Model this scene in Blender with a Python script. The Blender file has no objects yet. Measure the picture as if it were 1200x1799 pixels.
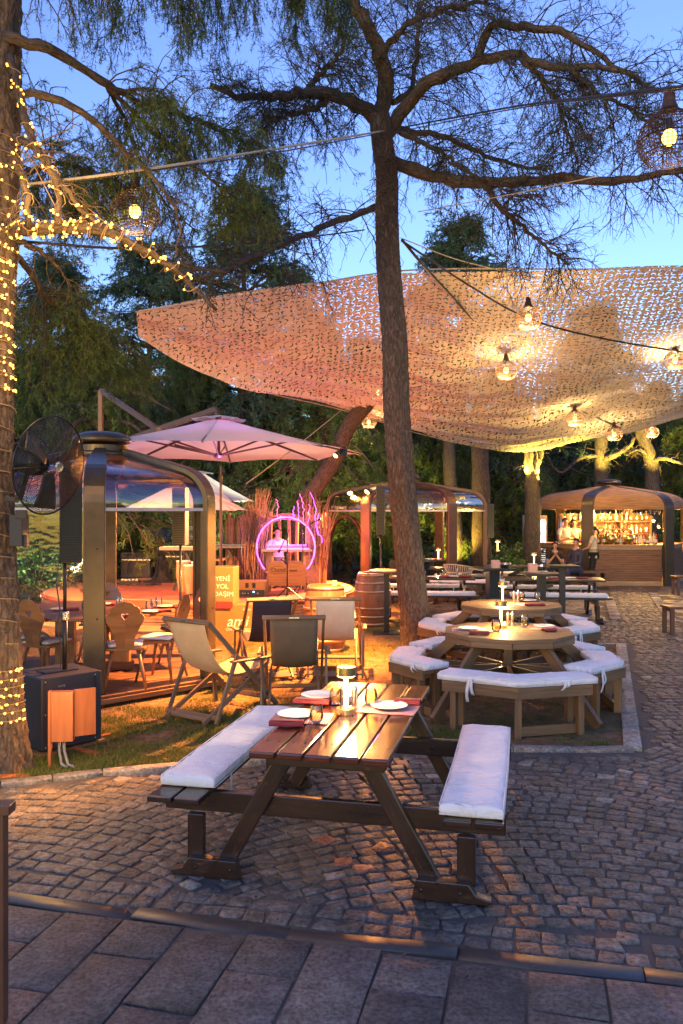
import bpy, math, random
import numpy as np
from mathutils import Vector, Matrix, Euler
random.seed(7); RNG = np.random.default_rng(7)
R = math.radians; PI = math.pi
S = bpy.context.scene; COL = S.collection
# ---------------------------------------------------------------- camera
F, CX, HY, H = 1450.0, 600.0, 899.5, 2.0
cam_d = bpy.data.cameras.new('camera'); cam = bpy.data.objects.new('camera', cam_d); COL.objects.link(cam)
cam.location = (0, 0, H); cam.rotation_euler = (R(90), 0, 0)
cam_d.sensor_fit = 'VERTICAL'; cam_d.sensor_height = 36; cam_d.lens = F / 1799 * 36
cam_d.clip_start = .1; cam_d.clip_end = 900
S.camera = cam
# ---------------------------------------------------------------- sky
W = bpy.data.worlds.new('World'); S.world = W; W.use_nodes = True
nt = W.node_tree; nt.nodes.clear()
sky = nt.nodes.new('ShaderNodeTexSky'); sky.sky_type = 'NISHITA'; sky.sun_disc = False
sky.sun_elevation = R(2.2); sky.sun_rotation = R(200); sky.altitude = 300; sky.air_density = 1.0; sky.dust_density = .5; sky.ozone_density = 3.2
bg = nt.nodes.new('ShaderNodeBackground'); bg.inputs[1].default_value = .15
hs = nt.nodes.new('ShaderNodeHueSaturation'); hs.inputs['Saturation'].default_value = .96; hs.inputs['Hue'].default_value = .525
wo = nt.nodes.new('ShaderNodeOutputWorld')
nt.links.new(sky.outputs[0], hs.inputs['Color']); nt.links.new(hs.outputs[0], bg.inputs[0]); nt.links.new(bg.outputs[0], wo.inputs[0])
S.view_settings.view_transform = 'Standard'; S.view_settings.look = 'None'
S.view_settings.exposure = 3.0; S.view_settings.gamma = 1
S.render.engine = 'CYCLES'
S.cycles.use_denoising = True; S.cycles.max_bounces = 8; S.cycles.transparent_max_bounces = 16
S.cycles.diffuse_bounces = 3; S.cycles.glossy_bounces = 3; S.cycles.transmission_bounces = 5
S.cycles.sample_clamp_indirect = 4; S.cycles.caustics_reflective = False; S.cycles.caustics_refractive = False
# ---------------------------------------------------------------- pixel <-> place
def G(px, py, z=0.0):
    D = F*(H-z)/(py-HY); return Vector(((px-CX)*D/F, D, z))
def A(px, py, D):
    return Vector(((px-CX)*D/F, D, H-(py-HY)*D/F))
V3 = Vector
# ---------------------------------------------------------------- mesh builder
class MB:
    def __init__(s): s.V = []; s.F = []; s.U = []
    def _add(s, vs, fs, us):
        b = len(s.V); s.V += [tuple(v) for v in vs]
        s.F += [tuple(i+b for i in f) for f in fs]; s.U += us
    def box(s, c, d, M=None, tx=1, ty=1):
        """box of size d centred at c, M 3x3; tx, ty: taper of the top"""
        c = V3(c); hx, hy, hz = d[0]/2, d[1]/2, d[2]/2
        lv = []
        for z in (-1, 1):
            for x, y in ((-1,-1), (1,-1), (1,1), (-1,1)):
                k = (tx, ty) if z > 0 else (1, 1)
                lv.append(V3((x*hx*k[0], y*hy*k[1], z*hz)))
        ax = max(range(3), key=lambda i: d[i]); o = (random.random()*9, random.random()*9)
        fs = [(0,3,2,1), (4,5,6,7), (0,1,5,4), (1,2,6,5), (2,3,7,6), (3,0,4,7)]
        us = []
        for f in fs:
            n = (lv[f[1]]-lv[f[0]]).cross(lv[f[2]]-lv[f[0]]); na = max(range(3), key=lambda i: abs(n[i]))
            oth = [i for i in range(3) if i != na]
            a = ax if ax in oth else oth[0]; b = [i for i in oth if i != a][0]
            us.append([(lv[i][a]+o[0], lv[i][b]+o[1]+na*.37) for i in f])
        vs = [(M @ v if M else v)+c for v in lv]
        s._add(vs, fs, us); return s
    def beam(s, p, q, w, h, up=(0,0,1), tx=1, ty=1):
        """bar from p to q; w sideways, h along up"""
        p, q = V3(p), V3(q); z = (q-p); L = z.length; z.normalize(); up = V3(up)
        x = up.cross(z)
        if x.length < 1e-4: x = V3((1,0,0)).cross(z)
        x.normalize(); y = z.cross(x)
        M = Matrix((x, y, z)).transposed()
        return s.box((p+q)/2, (w, h, L), M, tx, ty)
    def tube(s, pts, rad, n=8, cap=True):
        pts = [V3(p) for p in pts]; m = len(pts)
        if not hasattr(rad, '__len__'): rad = [rad]*m
        ref = None; vs = []; L = 0; us0 = []
        for i, p in enumerate(pts):
            t = (pts[min(i+1, m-1)]-pts[max(i-1, 0)]).normalized()
            if ref is None:
                ref = V3((0,0,1)) if abs(t.z) < .9 else V3((1,0,0))
            x = t.cross(ref).normalized(); ref = x.cross(t).normalized(); y = ref
            if i: L += (p-pts[i-1]).length
            us0.append(L)
            for k in range(n):
                a = 2*PI*k/n; vs.append(p+x*math.cos(a)*rad[i]+y*math.sin(a)*rad[i])
        fs, us = [], []; o = random.random()*9
        for i in range(m-1):
            for k in range(n):
                k2 = (k+1) % n; c = 2*PI*rad[i]
                fs.append((i*n+k, i*n+k2, (i+1)*n+k2, (i+1)*n+k))
                us.append([(us0[i]+o, c*k/n), (us0[i]+o, c*(k+1)/n), (us0[i+1]+o, c*(k+1)/n), (us0[i+1]+o, c*k/n)])
        if cap:
            fs.append(tuple(reversed(range(n)))); us.append([(.1*math.cos(k), .1*math.sin(k)) for k in range(n)])
            fs.append(tuple(range((m-1)*n, m*n))); us.append([(.1*math.cos(k), .1*math.sin(k)) for k in range(n)])
        s._add(vs, fs, us); return s
    def lathe(s, prof, c=(0,0,0), n=24, M=None, sx=1, sy=1, a0=0, a1=2*PI):
        c = V3(c); vs = []; m = len(prof); full = abs(a1-a0-2*PI) < 1e-6; nn = n if full else n+1
        for r, z in prof:
            for k in range(nn):
                a = a0+(a1-a0)*k/n; v = V3((r*sx*math.cos(a), r*sy*math.sin(a), z)); vs.append((M @ v if M else v)+c)
        fs, us = [], []
        for i in range(m-1):
            for k in range(n):
                k2 = (k+1) % nn
                fs.append((i*nn+k, i*nn+k2, (i+1)*nn+k2, (i+1)*nn+k))
                r = max(prof[i][0], .01)
                us.append([(prof[i][1], r*6.28*k/n), (prof[i][1], r*6.28*(k+1)/n), (prof[i+1][1], r*6.28*(k+1)/n), (prof[i+1][1], r*6.28*k/n)])
        s._add(vs, fs, us); return s
    def prism(s, poly, z0, z1, M=None, c=(0,0,0)):
        c = V3(c); n = len(poly)
        vs = [V3((x, y, z)) for z in (z0, z1) for x, y in poly]
        vs = [(M @ v if M else v)+c for v in vs]
        o = (random.random()*9, random.random()*9)
        fs = [tuple(reversed(range(n))), tuple(range(n, 2*n))]
        us = [[(poly[i][0]+o[0], poly[i][1]+o[1]) for i in f] if k == 0 else [(poly[i-n][0]+o[0], poly[i-n][1]+o[1]) for i in f] for k, f in enumerate(fs)]
        L = 0
        for i in range(n):
            j = (i+1) % n; d = math.dist(poly[i], poly[j])
            fs.append((i, j, j+n, i+n)); us.append([(L, z0), (L+d, z0), (L+d, z1), (L, z1)]); L += d
        s._add(vs, fs, us); return s
    def grid(s, fn, nu, nv, su=1, sv=1):
        vs = [V3(fn(i/nu, j/nv)) for j in range(nv+1) for i in range(nu+1)]
        fs, us = [], []
        for j in range(nv):
            for i in range(nu):
                a = j*(nu+1)+i; fs.append((a, a+1, a+nu+2, a+nu+1))
                us.append([(i/nu*su, j/nv*sv), ((i+1)/nu*su, j/nv*sv), ((i+1)/nu*su, (j+1)/nv*sv), (i/nu*su, (j+1)/nv*sv)])
        s._add(vs, fs, us); return s
    def ball(s, c, r, n=10, sz=1, M=None):
        pr = [(max(r*math.sin(PI*i/n), 1e-4), -r*sz*math.cos(PI*i/n)) for i in range(n+1)]
        return s.lathe(pr, c, n+2, M)
    def build(s, name, mat, parent=None, bevel=0, smooth=False, sub=0, solid=0, loc=None):
        me = bpy.data.meshes.new(name); me.from_pydata(s.V, [], s.F)
        uv = me.uv_layers.new(name='UVMap')
        flat = [c for f in s.U for p in f for c in p]
        uv.data.foreach_set('uv', flat)
        return finish(me, name, mat, parent, bevel, smooth, sub, solid, loc)
def finish(me, name, mat, parent=None, bevel=0, smooth=False, sub=0, solid=0, loc=None):
    me.materials.append(mat); me.update()
    o = bpy.data.objects.new(name, me); COL.objects.link(o)
    if parent: o.parent = parent
    if loc: o.location = loc
    if smooth: me.polygons.foreach_set('use_smooth', [True]*len(me.polygons))
    if solid:
        m = o.modifiers.new('solid', 'SOLIDIFY'); m.thickness = solid; m.offset = 0
    if bevel:
        m = o.modifiers.new('bevel', 'BEVEL'); m.width = bevel; m.segments = 2; m.limit_method = 'ANGLE'; m.angle_limit = R(40); m.harden_normals = False
    if sub:
        m = o.modifiers.new('sub', 'SUBSURF'); m.levels = sub; m.render_levels = sub
    return o
def mesh_np(name, V, Fc, mat, parent=None, smooth=False, tint=None, loc=None):
    """V (n,3), Fc (m,k) with k 3 or 4; tint: one number per vertex"""
    V = np.asarray(V, np.float32); Fc = np.asarray(Fc, np.int32); m, k = Fc.shape
    me = bpy.data.meshes.new(name)
    me.vertices.add(len(V)); me.vertices.foreach_set('co', V.ravel())
    me.loops.add(m*k); me.loops.foreach_set('vertex_index', Fc.ravel())
    me.polygons.add(m); me.polygons.foreach_set('loop_start', np.arange(0, m*k, k, dtype=np.int32))
    me.polygons.foreach_set('loop_total', np.full(m, k, np.int32))
    me.update(calc_edges=True)
    if tint is not None:
        a = me.attributes.new('tint', 'FLOAT', 'POINT'); a.data.foreach_set('value', np.asarray(tint, np.float32))
    return finish(me, name, mat, parent, smooth=smooth, loc=loc)
ORD = ['first','second','third','fourth','fifth','sixth','seventh','eighth','ninth','tenth','eleventh','twelfth','thirteenth','fourteenth','fifteenth','sixteenth','seventeenth','eighteenth','nineteenth','twentieth','twenty-first','twenty-second','twenty-third','twenty-fourth','twenty-fifth','twenty-sixth','twenty-seventh','twenty-eighth']
# ---------------------------------------------------------------- naming
def tag(o, label=None, cat=None, group=None, kind=None):
    if label: o['label'] = label
    if cat: o['category'] = cat
    if group: o['group'] = group
    if kind: o['kind'] = kind
    return o
def thing(name, label, cat, loc=(0,0,0), rz=0, group=None):
    o = bpy.data.objects.new(name, None); COL.objects.link(o); o.empty_display_size = .1
    o.location = loc; o.rotation_euler = (0, 0, rz)
    return tag(o, label, cat, group)
def dup(o, loc=None, rz=None, label=None, parent=None, scale=None):
    c = o.copy(); COL.objects.link(c)
    if parent: c.parent = parent
    if loc is not None: c.location = loc
    if rz is not None: c.rotation_euler = (0, 0, rz)
    if scale: c.scale = (scale,)*3
    if label: c['label'] = label
    for ch in list(o.children): dup(ch, parent=c)
    return c
LK = .50
def lamp_point(name, loc, power, col, r=.03, parent=None):
    d = bpy.data.lights.new(name, 'POINT'); d.energy = power*LK; d.color = col; d.shadow_soft_size = r
    o = bpy.data.objects.new(name, d); COL.objects.link(o); o.location = loc
    if parent: o.parent = parent
    return o
def lamp_spot(name, loc, tgt, power, col, ang=80, r=.05, blend=.4, parent=None):
    d = bpy.data.lights.new(name, 'SPOT'); d.energy = power*LK; d.color = col; d.shadow_soft_size = r
    d.spot_size = R(ang); d.spot_blend = blend
    o = bpy.data.objects.new(name, d); COL.objects.link(o); o.location = loc
    o.rotation_euler = (V3(tgt)-V3(loc)).to_track_quat('-Z', 'Y').to_euler()
    if parent: o.parent = parent
    return o
# ---------------------------------------------------------------- materials
def new_mat(name):
    m = bpy.data.materials.new(name); m.use_nodes = True; t = m.node_tree
    return m, t, t.nodes['Principled BSDF'], t.nodes['Material Output']
def N(t, typ, **kw):
    n = t.nodes.new(typ)
    for k, v in kw.items():
        if k.startswith('i_'): n.inputs[k[2:].replace('_', ' ')].default_value = v
        else: setattr(n, k, v)
    return n
def ramp(t, src, stops):
    r = t.nodes.new('ShaderNodeValToRGB'); e = r.color_ramp.elements
    while len(e) < len(stops): e.new(.5)
    for i, (p, c) in enumerate(stops): e[i].position = p; e[i].color = (*c, 1) if len(c) == 3 else c
    t.links.new(src, r.inputs[0]); return r
def coords(t, kind='UV', scale=(1,1,1)):
    tc = t.nodes.new('ShaderNodeTexCoord'); mp = t.nodes.new('ShaderNodeMapping'); mp.inputs['Scale'].default_value = scale
    t.links.new(tc.outputs[kind], mp.inputs['Vector']); return mp.outputs[0]
def bump(t, b, src, st, dist=.01, prev=None):
    n = t.nodes.new('ShaderNodeBump'); n.inputs['Strength'].default_value = st; n.inputs['Distance'].default_value = dist
    t.links.new(src, n.inputs['Height'])
    if prev: t.links.new(prev, n.inputs['Normal'])
    t.links.new(n.outputs[0], b.inputs['Normal']); return n.outputs[0]
def plain(name, c, rough=.5, metal=0, c2=None, scale=8, bmp=.15, kind='Object', coat=0, rvar=.12, sheen=0, bd=.004):
    """mottled surface: two near colours, uneven roughness, fine bump"""
    m, t, b, o = new_mat(name)
    v = coords(t, kind); n = N(t, 'ShaderNodeTexNoise', i_Scale=scale, i_Detail=6.0, i_Roughness=.6); t.links.new(v, n.inputs['Vector'])
    c2 = c2 or tuple(x*.72 for x in c)
    r = ramp(t, n.outputs[0], [(.32, c2), (.68, c)]); t.links.new(r.outputs[0], b.inputs['Base Color'])
    mr = N(t, 'ShaderNodeMapRange'); mr.inputs[3].default_value = max(rough-rvar, .03); mr.inputs[4].default_value = min(rough+rvar, 1)
    t.links.new(n.outputs[0], mr.inputs[0]); t.links.new(mr.outputs[0], b.inputs['Roughness'])
    b.inputs['Metallic'].default_value = metal; b.inputs['Coat Weight'].default_value = coat
    if sheen: b.inputs['Sheen Weight'].default_value = sheen
    if bmp:
        n2 = N(t, 'ShaderNodeTexNoise', i_Scale=scale*7, i_Detail=4.0); t.links.new(v, n2.inputs['Vector']); bump(t, b, n2.outputs[0], bmp, bd)
    return m
def wood(name, c1, c2, rough=.5, coat=0, grain=38, wear=None, bmp=.25):
    """boards: UV x runs along the piece"""
    m, t, b, o = new_mat(name)
    v = coords(t, 'UV', (2.2, grain, 1)); n = N(t, 'ShaderNodeTexNoise', i_Scale=1.0, i_Detail=7.0, i_Roughness=.62, i_Distortion=.6); t.links.new(v, n.inputs['Vector'])
    v2 = coords(t, 'UV', (1.1, 3.5, 1)); n2 = N(t, 'ShaderNodeTexNoise', i_Scale=2.0, i_Detail=3.0); t.links.new(v2, n2.inputs['Vector'])
    mx = N(t, 'ShaderNodeMath', operation='MULTIPLY_ADD'); mx.inputs[1].default_value = .6; t.links.new(n.outputs[0], mx.inputs[0])
    m2 = N(t, 'ShaderNodeMath', operation='MULTIPLY'); m2.inputs[1].default_value = .4; t.links.new(n2.outputs[0], m2.inputs[0]); t.links.new(m2.outputs[0], mx.inputs[2])
    r = ramp(t, mx.outputs[0], [(.36, c2), (.62, c1)]); src = r.outputs[0]
    if wear:
        v3 = coords(t, 'UV', (9, 26, 1)); n3 = N(t, 'ShaderNodeTexNoise', i_Scale=1.0, i_Detail=9.0, i_Roughness=.75); t.links.new(v3, n3.inputs['Vector'])
        rr = ramp(t, n3.outputs[0], [(.57, (0,0,0)), (.64, (1,1,1))]); mixc = N(t, 'ShaderNodeMixRGB'); mixc.inputs[2].default_value = (*wear, 1)
        t.links.new(rr.outputs[0], mixc.inputs[0]); t.links.new(src, mixc.inputs[1]); src = mixc.outputs[0]
    t.links.new(src, b.inputs['Base Color'])
    mr = N(t, 'ShaderNodeMapRange'); mr.inputs[3].default_value = max(rough-.1, .05); mr.inputs[4].default_value = rough+.15
    t.links.new(n2.outputs[0], mr.inputs[0]); t.links.new(mr.outputs[0], b.inputs['Roughness'])
    b.inputs['Coat Weight'].default_value = coat; b.inputs['Coat Roughness'].default_value = .12
    bump(t, b, n.outputs[0], bmp, .003); return m
def emis(name, c, s):
    m, t, b, o = new_mat(name); b.inputs['Base Color'].default_value = (*c, 1); b.inputs['Emission Color'].default_value = (*c, 1); b.inputs['Emission Strength'].default_value = s
    return m
def tinted(name, c1, c2, c3=None, rough=.6, scale=60, bmp=.3, bd=.002, coat=0, spec=.5, trans=0, stain=0):
    """colour picked by the 'tint' attribute (one value per stone, leaf, blade)"""
    m, t, b, o = new_mat(name); a = N(t, 'ShaderNodeAttribute', attribute_name='tint')
    stops = [(0, c1), (1, c2)] if not c3 else [(0, c1), (.86, c2), (1, c3)]
    r = ramp(t, a.outputs['Fac'], stops)
    if scale:
        v = coords(t, 'Object'); n = N(t, 'ShaderNodeTexNoise', i_Scale=scale, i_Detail=5.0, i_Roughness=.65); t.links.new(v, n.inputs['Vector'])
        mx = N(t, 'ShaderNodeMixRGB', blend_type='OVERLAY'); mx.inputs[0].default_value = .8; rc = ramp(t, n.outputs[0], [(.34, (.16,.16,.16)), (.5, (.5,.5,.5)), (.66, (.82,.82,.82))]); t.links.new(r.outputs[0], mx.inputs[1]); t.links.new(rc.outputs[0], mx.inputs[2])
        src = mx.outputs[0]
        if stain:                                                # dirt and worn patches that run across the stones
            for sc, lo, hi in ((stain, .35, .62), (stain*7, .40, .60)):
                ns = N(t, 'ShaderNodeTexNoise', i_Scale=sc, i_Detail=6.0, i_Roughness=.65); t.links.new(v, ns.inputs['Vector']); rs = ramp(t, ns.outputs[0], [(lo, (.58,.55,.52)), (hi, (1,1,1))]); mm = N(t, 'ShaderNodeMixRGB', blend_type='MULTIPLY'); mm.inputs[0].default_value = .8; t.links.new(src, mm.inputs[1]); t.links.new(rs.outputs[0], mm.inputs[2]); src = mm.outputs[0]
        t.links.new(src, b.inputs['Base Color']); bump(t, b, n.outputs[0], bmp, bd)
    else: t.links.new(r.outputs[0], b.inputs['Base Color'])
    b.inputs['Roughness'].default_value = rough; b.inputs['Coat Weight'].default_value = coat; b.inputs['Specular IOR Level'].default_value = spec
    if trans:
        tr = N(t, 'ShaderNodeBsdfTranslucent'); t.links.new(r.outputs[0], tr.inputs[0]); ms = N(t, 'ShaderNodeMixShader'); ms.inputs[0].default_value = trans
        t.links.new(b.outputs[0], ms.inputs[1]); t.links.new(tr.outputs[0], ms.inputs[2]); t.links.new(ms.outputs[0], o.inputs[0])
    return m
def clear(name, c, amount, rough=.08, wob=.2):
    """thin clear sheet: mostly see-through, glossy film on top"""
    m, t, b, o = new_mat(name); gl = N(t, 'ShaderNodeBsdfGlossy'); gl.inputs[0].default_value = (1,1,1,1); gl.inputs['Roughness'].default_value = rough
    tr = N(t, 'ShaderNodeBsdfTransparent'); tr.inputs[0].default_value = (*c, 1)
    v = coords(t, 'Object', (1,1,3)); n = N(t, 'ShaderNodeTexNoise', i_Scale=2.5, i_Detail=2.0); t.links.new(v, n.inputs['Vector'])
    bp = t.nodes.new('ShaderNodeBump'); bp.inputs['Strength'].default_value = wob; bp.inputs['Distance'].default_value = .05; t.links.new(n.outputs[0], bp.inputs['Height']); t.links.new(bp.outputs[0], gl.inputs['Normal'])
    fr = N(t, 'ShaderNodeFresnel'); fr.inputs[0].default_value = 1.5
    ad = N(t, 'ShaderNodeMath', operation='ADD', use_clamp=True); ad.inputs[1].default_value = amount; t.links.new(fr.outputs[0], ad.inputs[0])
    ms = N(t, 'ShaderNodeMixShader'); t.links.new(ad.outputs[0], ms.inputs[0]); t.links.new(tr.outputs[0], ms.inputs[1]); t.links.new(gl.outputs[0], ms.inputs[2]); t.links.new(ms.outputs[0], o.inputs[0])
    return m
M_ = {}
M_['darkwood'] = wood('dark_varnished_wood', (.034,.013,.008), (.012,.006,.005), .28, .45, wear=(.09,.035,.018))
M_['topwood'] = wood('table_top_varnished_wood', (.125,.028,.011), (.045,.012,.006), .20, .6, wear=(.20,.07,.03))
M_['oak'] = wood('oiled_pine', (.225,.13,.058), (.12,.066,.030), .55, .1, 30)
M_['oakdark'] = wood('stained_pine', (.17,.085,.035), (.09,.042,.018), .5, .15, 30)
M_['greywood'] = wood('weathered_teak', (.23,.15,.085), (.12,.075,.04), .62, 0, 30)
M_['chairwood'] = wood('carved_chair_wood', (.33,.15,.055), (.19,.08,.028), .42, .3, 22)
M_['redwood'] = wood('cherry_board', (.40,.13,.045), (.28,.085,.03), .35, .2, 26)
M_['deck'] = wood('deck_boards', (.20,.10,.055), (.11,.055,.03), .55, .05, 24)
M_['cask'] = wood('oak_cask_staves', (.28,.11,.045), (.14,.055,.022), .45, .15, 20)
M_['barwood'] = wood('bar_cladding', (.22,.10,.045), (.11,.05,.024), .5, .1, 18)
def cotton():
    m = plain('white_cushion_cotton', (.80,.79,.80), .85, c2=(.71,.70,.71), scale=4, bmp=.3, bd=.004, sheen=.2); t = m.node_tree; b = t.nodes['Principled BSDF']; prev = b.inputs['Normal'].links[0].from_socket
    v = coords(t, 'Object', (3,7,3)); n = N(t, 'ShaderNodeTexNoise', i_Scale=2.2, i_Detail=3.0, i_Roughness=.5, i_Distortion=1.6); t.links.new(v, n.inputs['Vector']); bump(t, b, n.outputs[0], .75, .035, prev); return m
M_['white'] = cotton()
M_['ceramic'] = plain('glazed_china', (.84,.82,.78), .15, c2=(.80,.78,.74), scale=4, bmp=0)
M_['brass'] = plain('brushed_brass', (.70,.50,.22), .28, 1, scale=20, bmp=.05)
M_['steel'] = plain('brushed_steel', (.62,.60,.56), .28, 1, scale=20, bmp=.05)
M_['bronze'] = plain('bronze_powder_coat', (.125,.095,.06), .36, .65, c2=(.085,.065,.042), scale=5, bmp=.12)
M_['bronzedark'] = plain('dark_bronze_coat', (.10,.07,.05), .38, .6, scale=3, bmp=.06)
M_['redbrown'] = plain('red_brown_lacquer', (.15,.070,.042), .35, .2, scale=5, bmp=.06)
M_['black'] = plain('black_paint', (.018,.018,.02), .42, 0, scale=12, bmp=.1)
M_['blackmetal'] = plain('black_metal', (.02,.02,.022), .38, .5, scale=12, bmp=.08)
M_['cabinet'] = plain('textured_cabinet_paint', (.022,.024,.034), .5, 0, c2=(.014,.015,.022), scale=60, bmp=.5, bd=.003)
M_['beige'] = plain('beige_canvas', (.56,.42,.25), .85, c2=(.48,.35,.20), scale=6, bmp=.3, kind='UV', sheen=.1)
M_['cream'] = plain('cream_canvas', (.66,.58,.46), .85, c2=(.58,.50,.39), scale=6, bmp=.3, kind='UV')
M_['greycanvas'] = plain('olive_grey_canvas', (.13,.105,.075), .85, c2=(.10,.08,.06), scale=6, bmp=.3, kind='UV')
M_['navy'] = plain('navy_canvas', (.028,.026,.045), .8, scale=6, bmp=.3, kind='UV')
M_['umbrella'] = tinted('umbrella_cloth', (.78,.72,.68), (.70,.64,.62), rough=.85, scale=0, trans=.35)
M_['strap'] = plain('webbing', (.55,.45,.32), .8, scale=30)
M_['wax'] = emis('lamp_diffuser', (1.0,.74,.34), 1.2)
M_['bulb'] = emis('glowing_bulb', (1.0,.50,.11), .75)
M_['fairy'] = emis('fairy_bulb', (1.0,.46,.07), .75)
M_['rattan'] = plain('dark_rattan', (.06,.028,.013), .5, scale=30, bmp=.3)
M_['wire'] = plain('wire_insulation', (.30,.20,.10), .5, scale=30)
M_['cable'] = plain('black_cable', (.03,.028,.026), .5, scale=30)
M_['glass'] = clear('clear_sheet', (.92,.93,.95), .05, .04, .10)
M_['glassp'] = clear('clear_roof_sheet', (.88,.90,.95), .12, .10, .25)
def glass_mat(name, c, rough=.02):
    m, t, b, o = new_mat(name); b.inputs['Base Color'].default_value = (*c, 1); b.inputs['Transmission Weight'].default_value = 1; b.inputs['Roughness'].default_value = rough; b.inputs['IOR'].default_value = 1.35
    return m
M_['amber'] = clear('amber_glass', (.96,.74,.42), .04, .03, .1)
M_['clearglass'] = clear('clear_glass', (.93,.93,.92), .06, .03, .1)
M_['red'] = plain('dark_red_napkin', (.30,.022,.028), .8, scale=10, bmp=.25, sheen=.1)
M_['skin'] = plain('skin', (.50,.27,.17), .5, scale=8, bmp=.05)
M_['hair'] = plain('dark_hair', (.015,.011,.009), .45, scale=40, bmp=.5)
# ================================================================ ground
def soil_mat():
    m, t, b, o = new_mat('bare_soil_and_thin_lawn'); v = coords(t, 'Object')
    n = N(t, 'ShaderNodeTexNoise', i_Scale=.55, i_Detail=8.0, i_Roughness=.62); t.links.new(v, n.inputs['Vector'])
    n2 = N(t, 'ShaderNodeTexNoise', i_Scale=9.0, i_Detail=8.0, i_Roughness=.7); t.links.new(v, n2.inputs['Vector'])
    r = ramp(t, n2.outputs[0], [(.3, (.13,.075,.040)), (.5, (.25,.14,.075)), (.72, (.38,.24,.13))])
    r2 = ramp(t, n2.outputs[0], [(.3, (.07,.075,.02)), (.7, (.19,.16,.05))])
    k = ramp(t, n.outputs[0], [(.46, (0,0,0)), (.60, (1,1,1))]); mx = N(t, 'ShaderNodeMixRGB')
    t.links.new(k.outputs[0], mx.inputs[0]); t.links.new(r.outputs[0], mx.inputs[1]); t.links.new(r2.outputs[0], mx.inputs[2])
    t.links.new(mx.outputs[0], b.inputs['Base Color']); b.inputs['Roughness'].default_value = .95; b.inputs['Specular IOR Level'].default_value = .15
    n3 = N(t, 'ShaderNodeTexNoise', i_Scale=28.0, i_Detail=6.0, i_Roughness=.7); t.links.new(v, n3.inputs['Vector'])
    bp = bump(t, b, n3.outputs[0], .9, .03); bump(t, b, n2.outputs[0], .6, .05, bp); return m
M_['soil'] = soil_mat()
M_['mortar'] = plain('joint_sand', (.13,.10,.075), .95, scale=14, bmp=.5, bd=.01)
M_['cobble'] = tinted('granite_sett', (.125,.103,.083), (.275,.23,.185), (.44,.38,.30), rough=.62, scale=30, bmp=1.0, bd=.022, stain=.9)
M_['slab'] = tinted('bush_hammered_slab', (.16,.128,.108), (.24,.195,.165), rough=.75, scale=48, bmp=1.0, bd=.016, stain=1.1)
M_['strip'] = plain('polished_dark_granite', (.06,.055,.055), .5, c2=(.035,.033,.035), scale=40, bmp=.08)
M_['kerb'] = tinted('pale_kerb_stone', (.30,.26,.22), (.42,.37,.31), rough=.8, scale=35, bmp=.6, bd=.006, stain=1.5)
M_['flag'] = tinted('irregular_flagstone', (.17,.14,.11), (.34,.28,.21), rough=.6, scale=10, bmp=.6, bd=.01, stain=1.0)

def sheet(name, pts, z, mat):
    me = bpy.data.meshes.new(name); me.from_pydata([(x, y, z) for x, y in pts], [], [tuple(range(len(pts)))])
    return tag(finish(me, name, mat), kind='structure')
sheet('ground', [(-250,-20), (250,-20), (250,400), (-250,400)], -.035, M_['soil'])
e_ = V3((.9735,-.2288,0)); n_ = V3((.2288,.9735,0)); O_ = G(600,1660)
KL = [(-9.,5.2), (-4.2,5.72)]+[tuple(G(*p)[:2]) for p in ((0,1380), (180,1358), (320,1347), (500,1331), (700,1321), (900,1317), (1112,1318))]
KR = [tuple(G(1112,1318)[:2]), tuple(G(1091,1133)[:2])]
K2 = [tuple(G(1082,1091)[:2]), tuple(G(1069,1050)[:2])]
K3 = [tuple(G(1180,1092)[:2]), tuple(G(1146,1042)[:2])]
kx, ky = np.array([p[0] for p in KL]), np.array([p[1] for p in KL])
def kerb_y(x): return np.interp(x, kx, ky)
def lin_x(a, b, y): return a[0]+(b[0]-a[0])*(y-a[1])/(b[1]-a[1])
soil = KL+[KR[1], (3.0,12.55), (1.6,12.7), (1.6,15.1), (1.4,15.3), (1.4,32), (-70,32), (-70,5.2)]
sheet('lawn', soil, 0.0, M_['soil'])
sheet('joint_sand', [(-9,3.7), (9,-.2), (16,10), (14,40), (1,40), (1,6), (-9,7)], -.0075, M_['mortar'])

def stones(name, cen, ang, sx, sy, tint, mat, h=.03, top=0.0, inset=.012, jit=.008, tilt=.004, kind='structure'):
    """one low pillow-topped stone per row of cen"""
    n = len(cen); c, s = np.cos(ang), np.sin(ang)
    q = np.array([(-1,-1), (1,-1), (1,1), (-1,1)], float)[None]*np.stack([sx, sy], -1)[:,None]/2
    q = q+RNG.uniform(-jit, jit, (n,4,2))
    V = np.zeros((n,16,3)); ins = [(0,-h), (.002,-.010), (inset*.45,-.002), (inset*1.7,.0015)]
    zt = top+RNG.uniform(-tilt, tilt, n)
    slope = RNG.uniform(-.03, .03, (n,2))
    for k, (i, z) in enumerate(ins):
        f = q*(1-2*i/np.stack([sx, sy], -1)[:,None])
        V[:,k*4:k*4+4,0] = f[...,0]*c[:,None]-f[...,1]*s[:,None]+cen[:,0:1]
        V[:,k*4:k*4+4,1] = f[...,0]*s[:,None]+f[...,1]*c[:,None]+cen[:,1:2]
        V[:,k*4:k*4+4,2] = zt[:,None]+z+(f*slope[:,None]).sum(-1)*(k > 0)
    Fq = []
    for k in range(3):
        for j in range(4): Fq.append((k*4+j, k*4+(j+1)%4, k*4+4+(j+1)%4, k*4+4+j))
    Fq.append((12,13,14,15)); Fq = np.array(Fq)[None]+np.arange(n)[:,None,None]*16
    return tag(mesh_np(name, V.reshape(-1,3), Fq.reshape(-1,4), mat, tint=np.repeat(tint, 16)), kind=kind)
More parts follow.
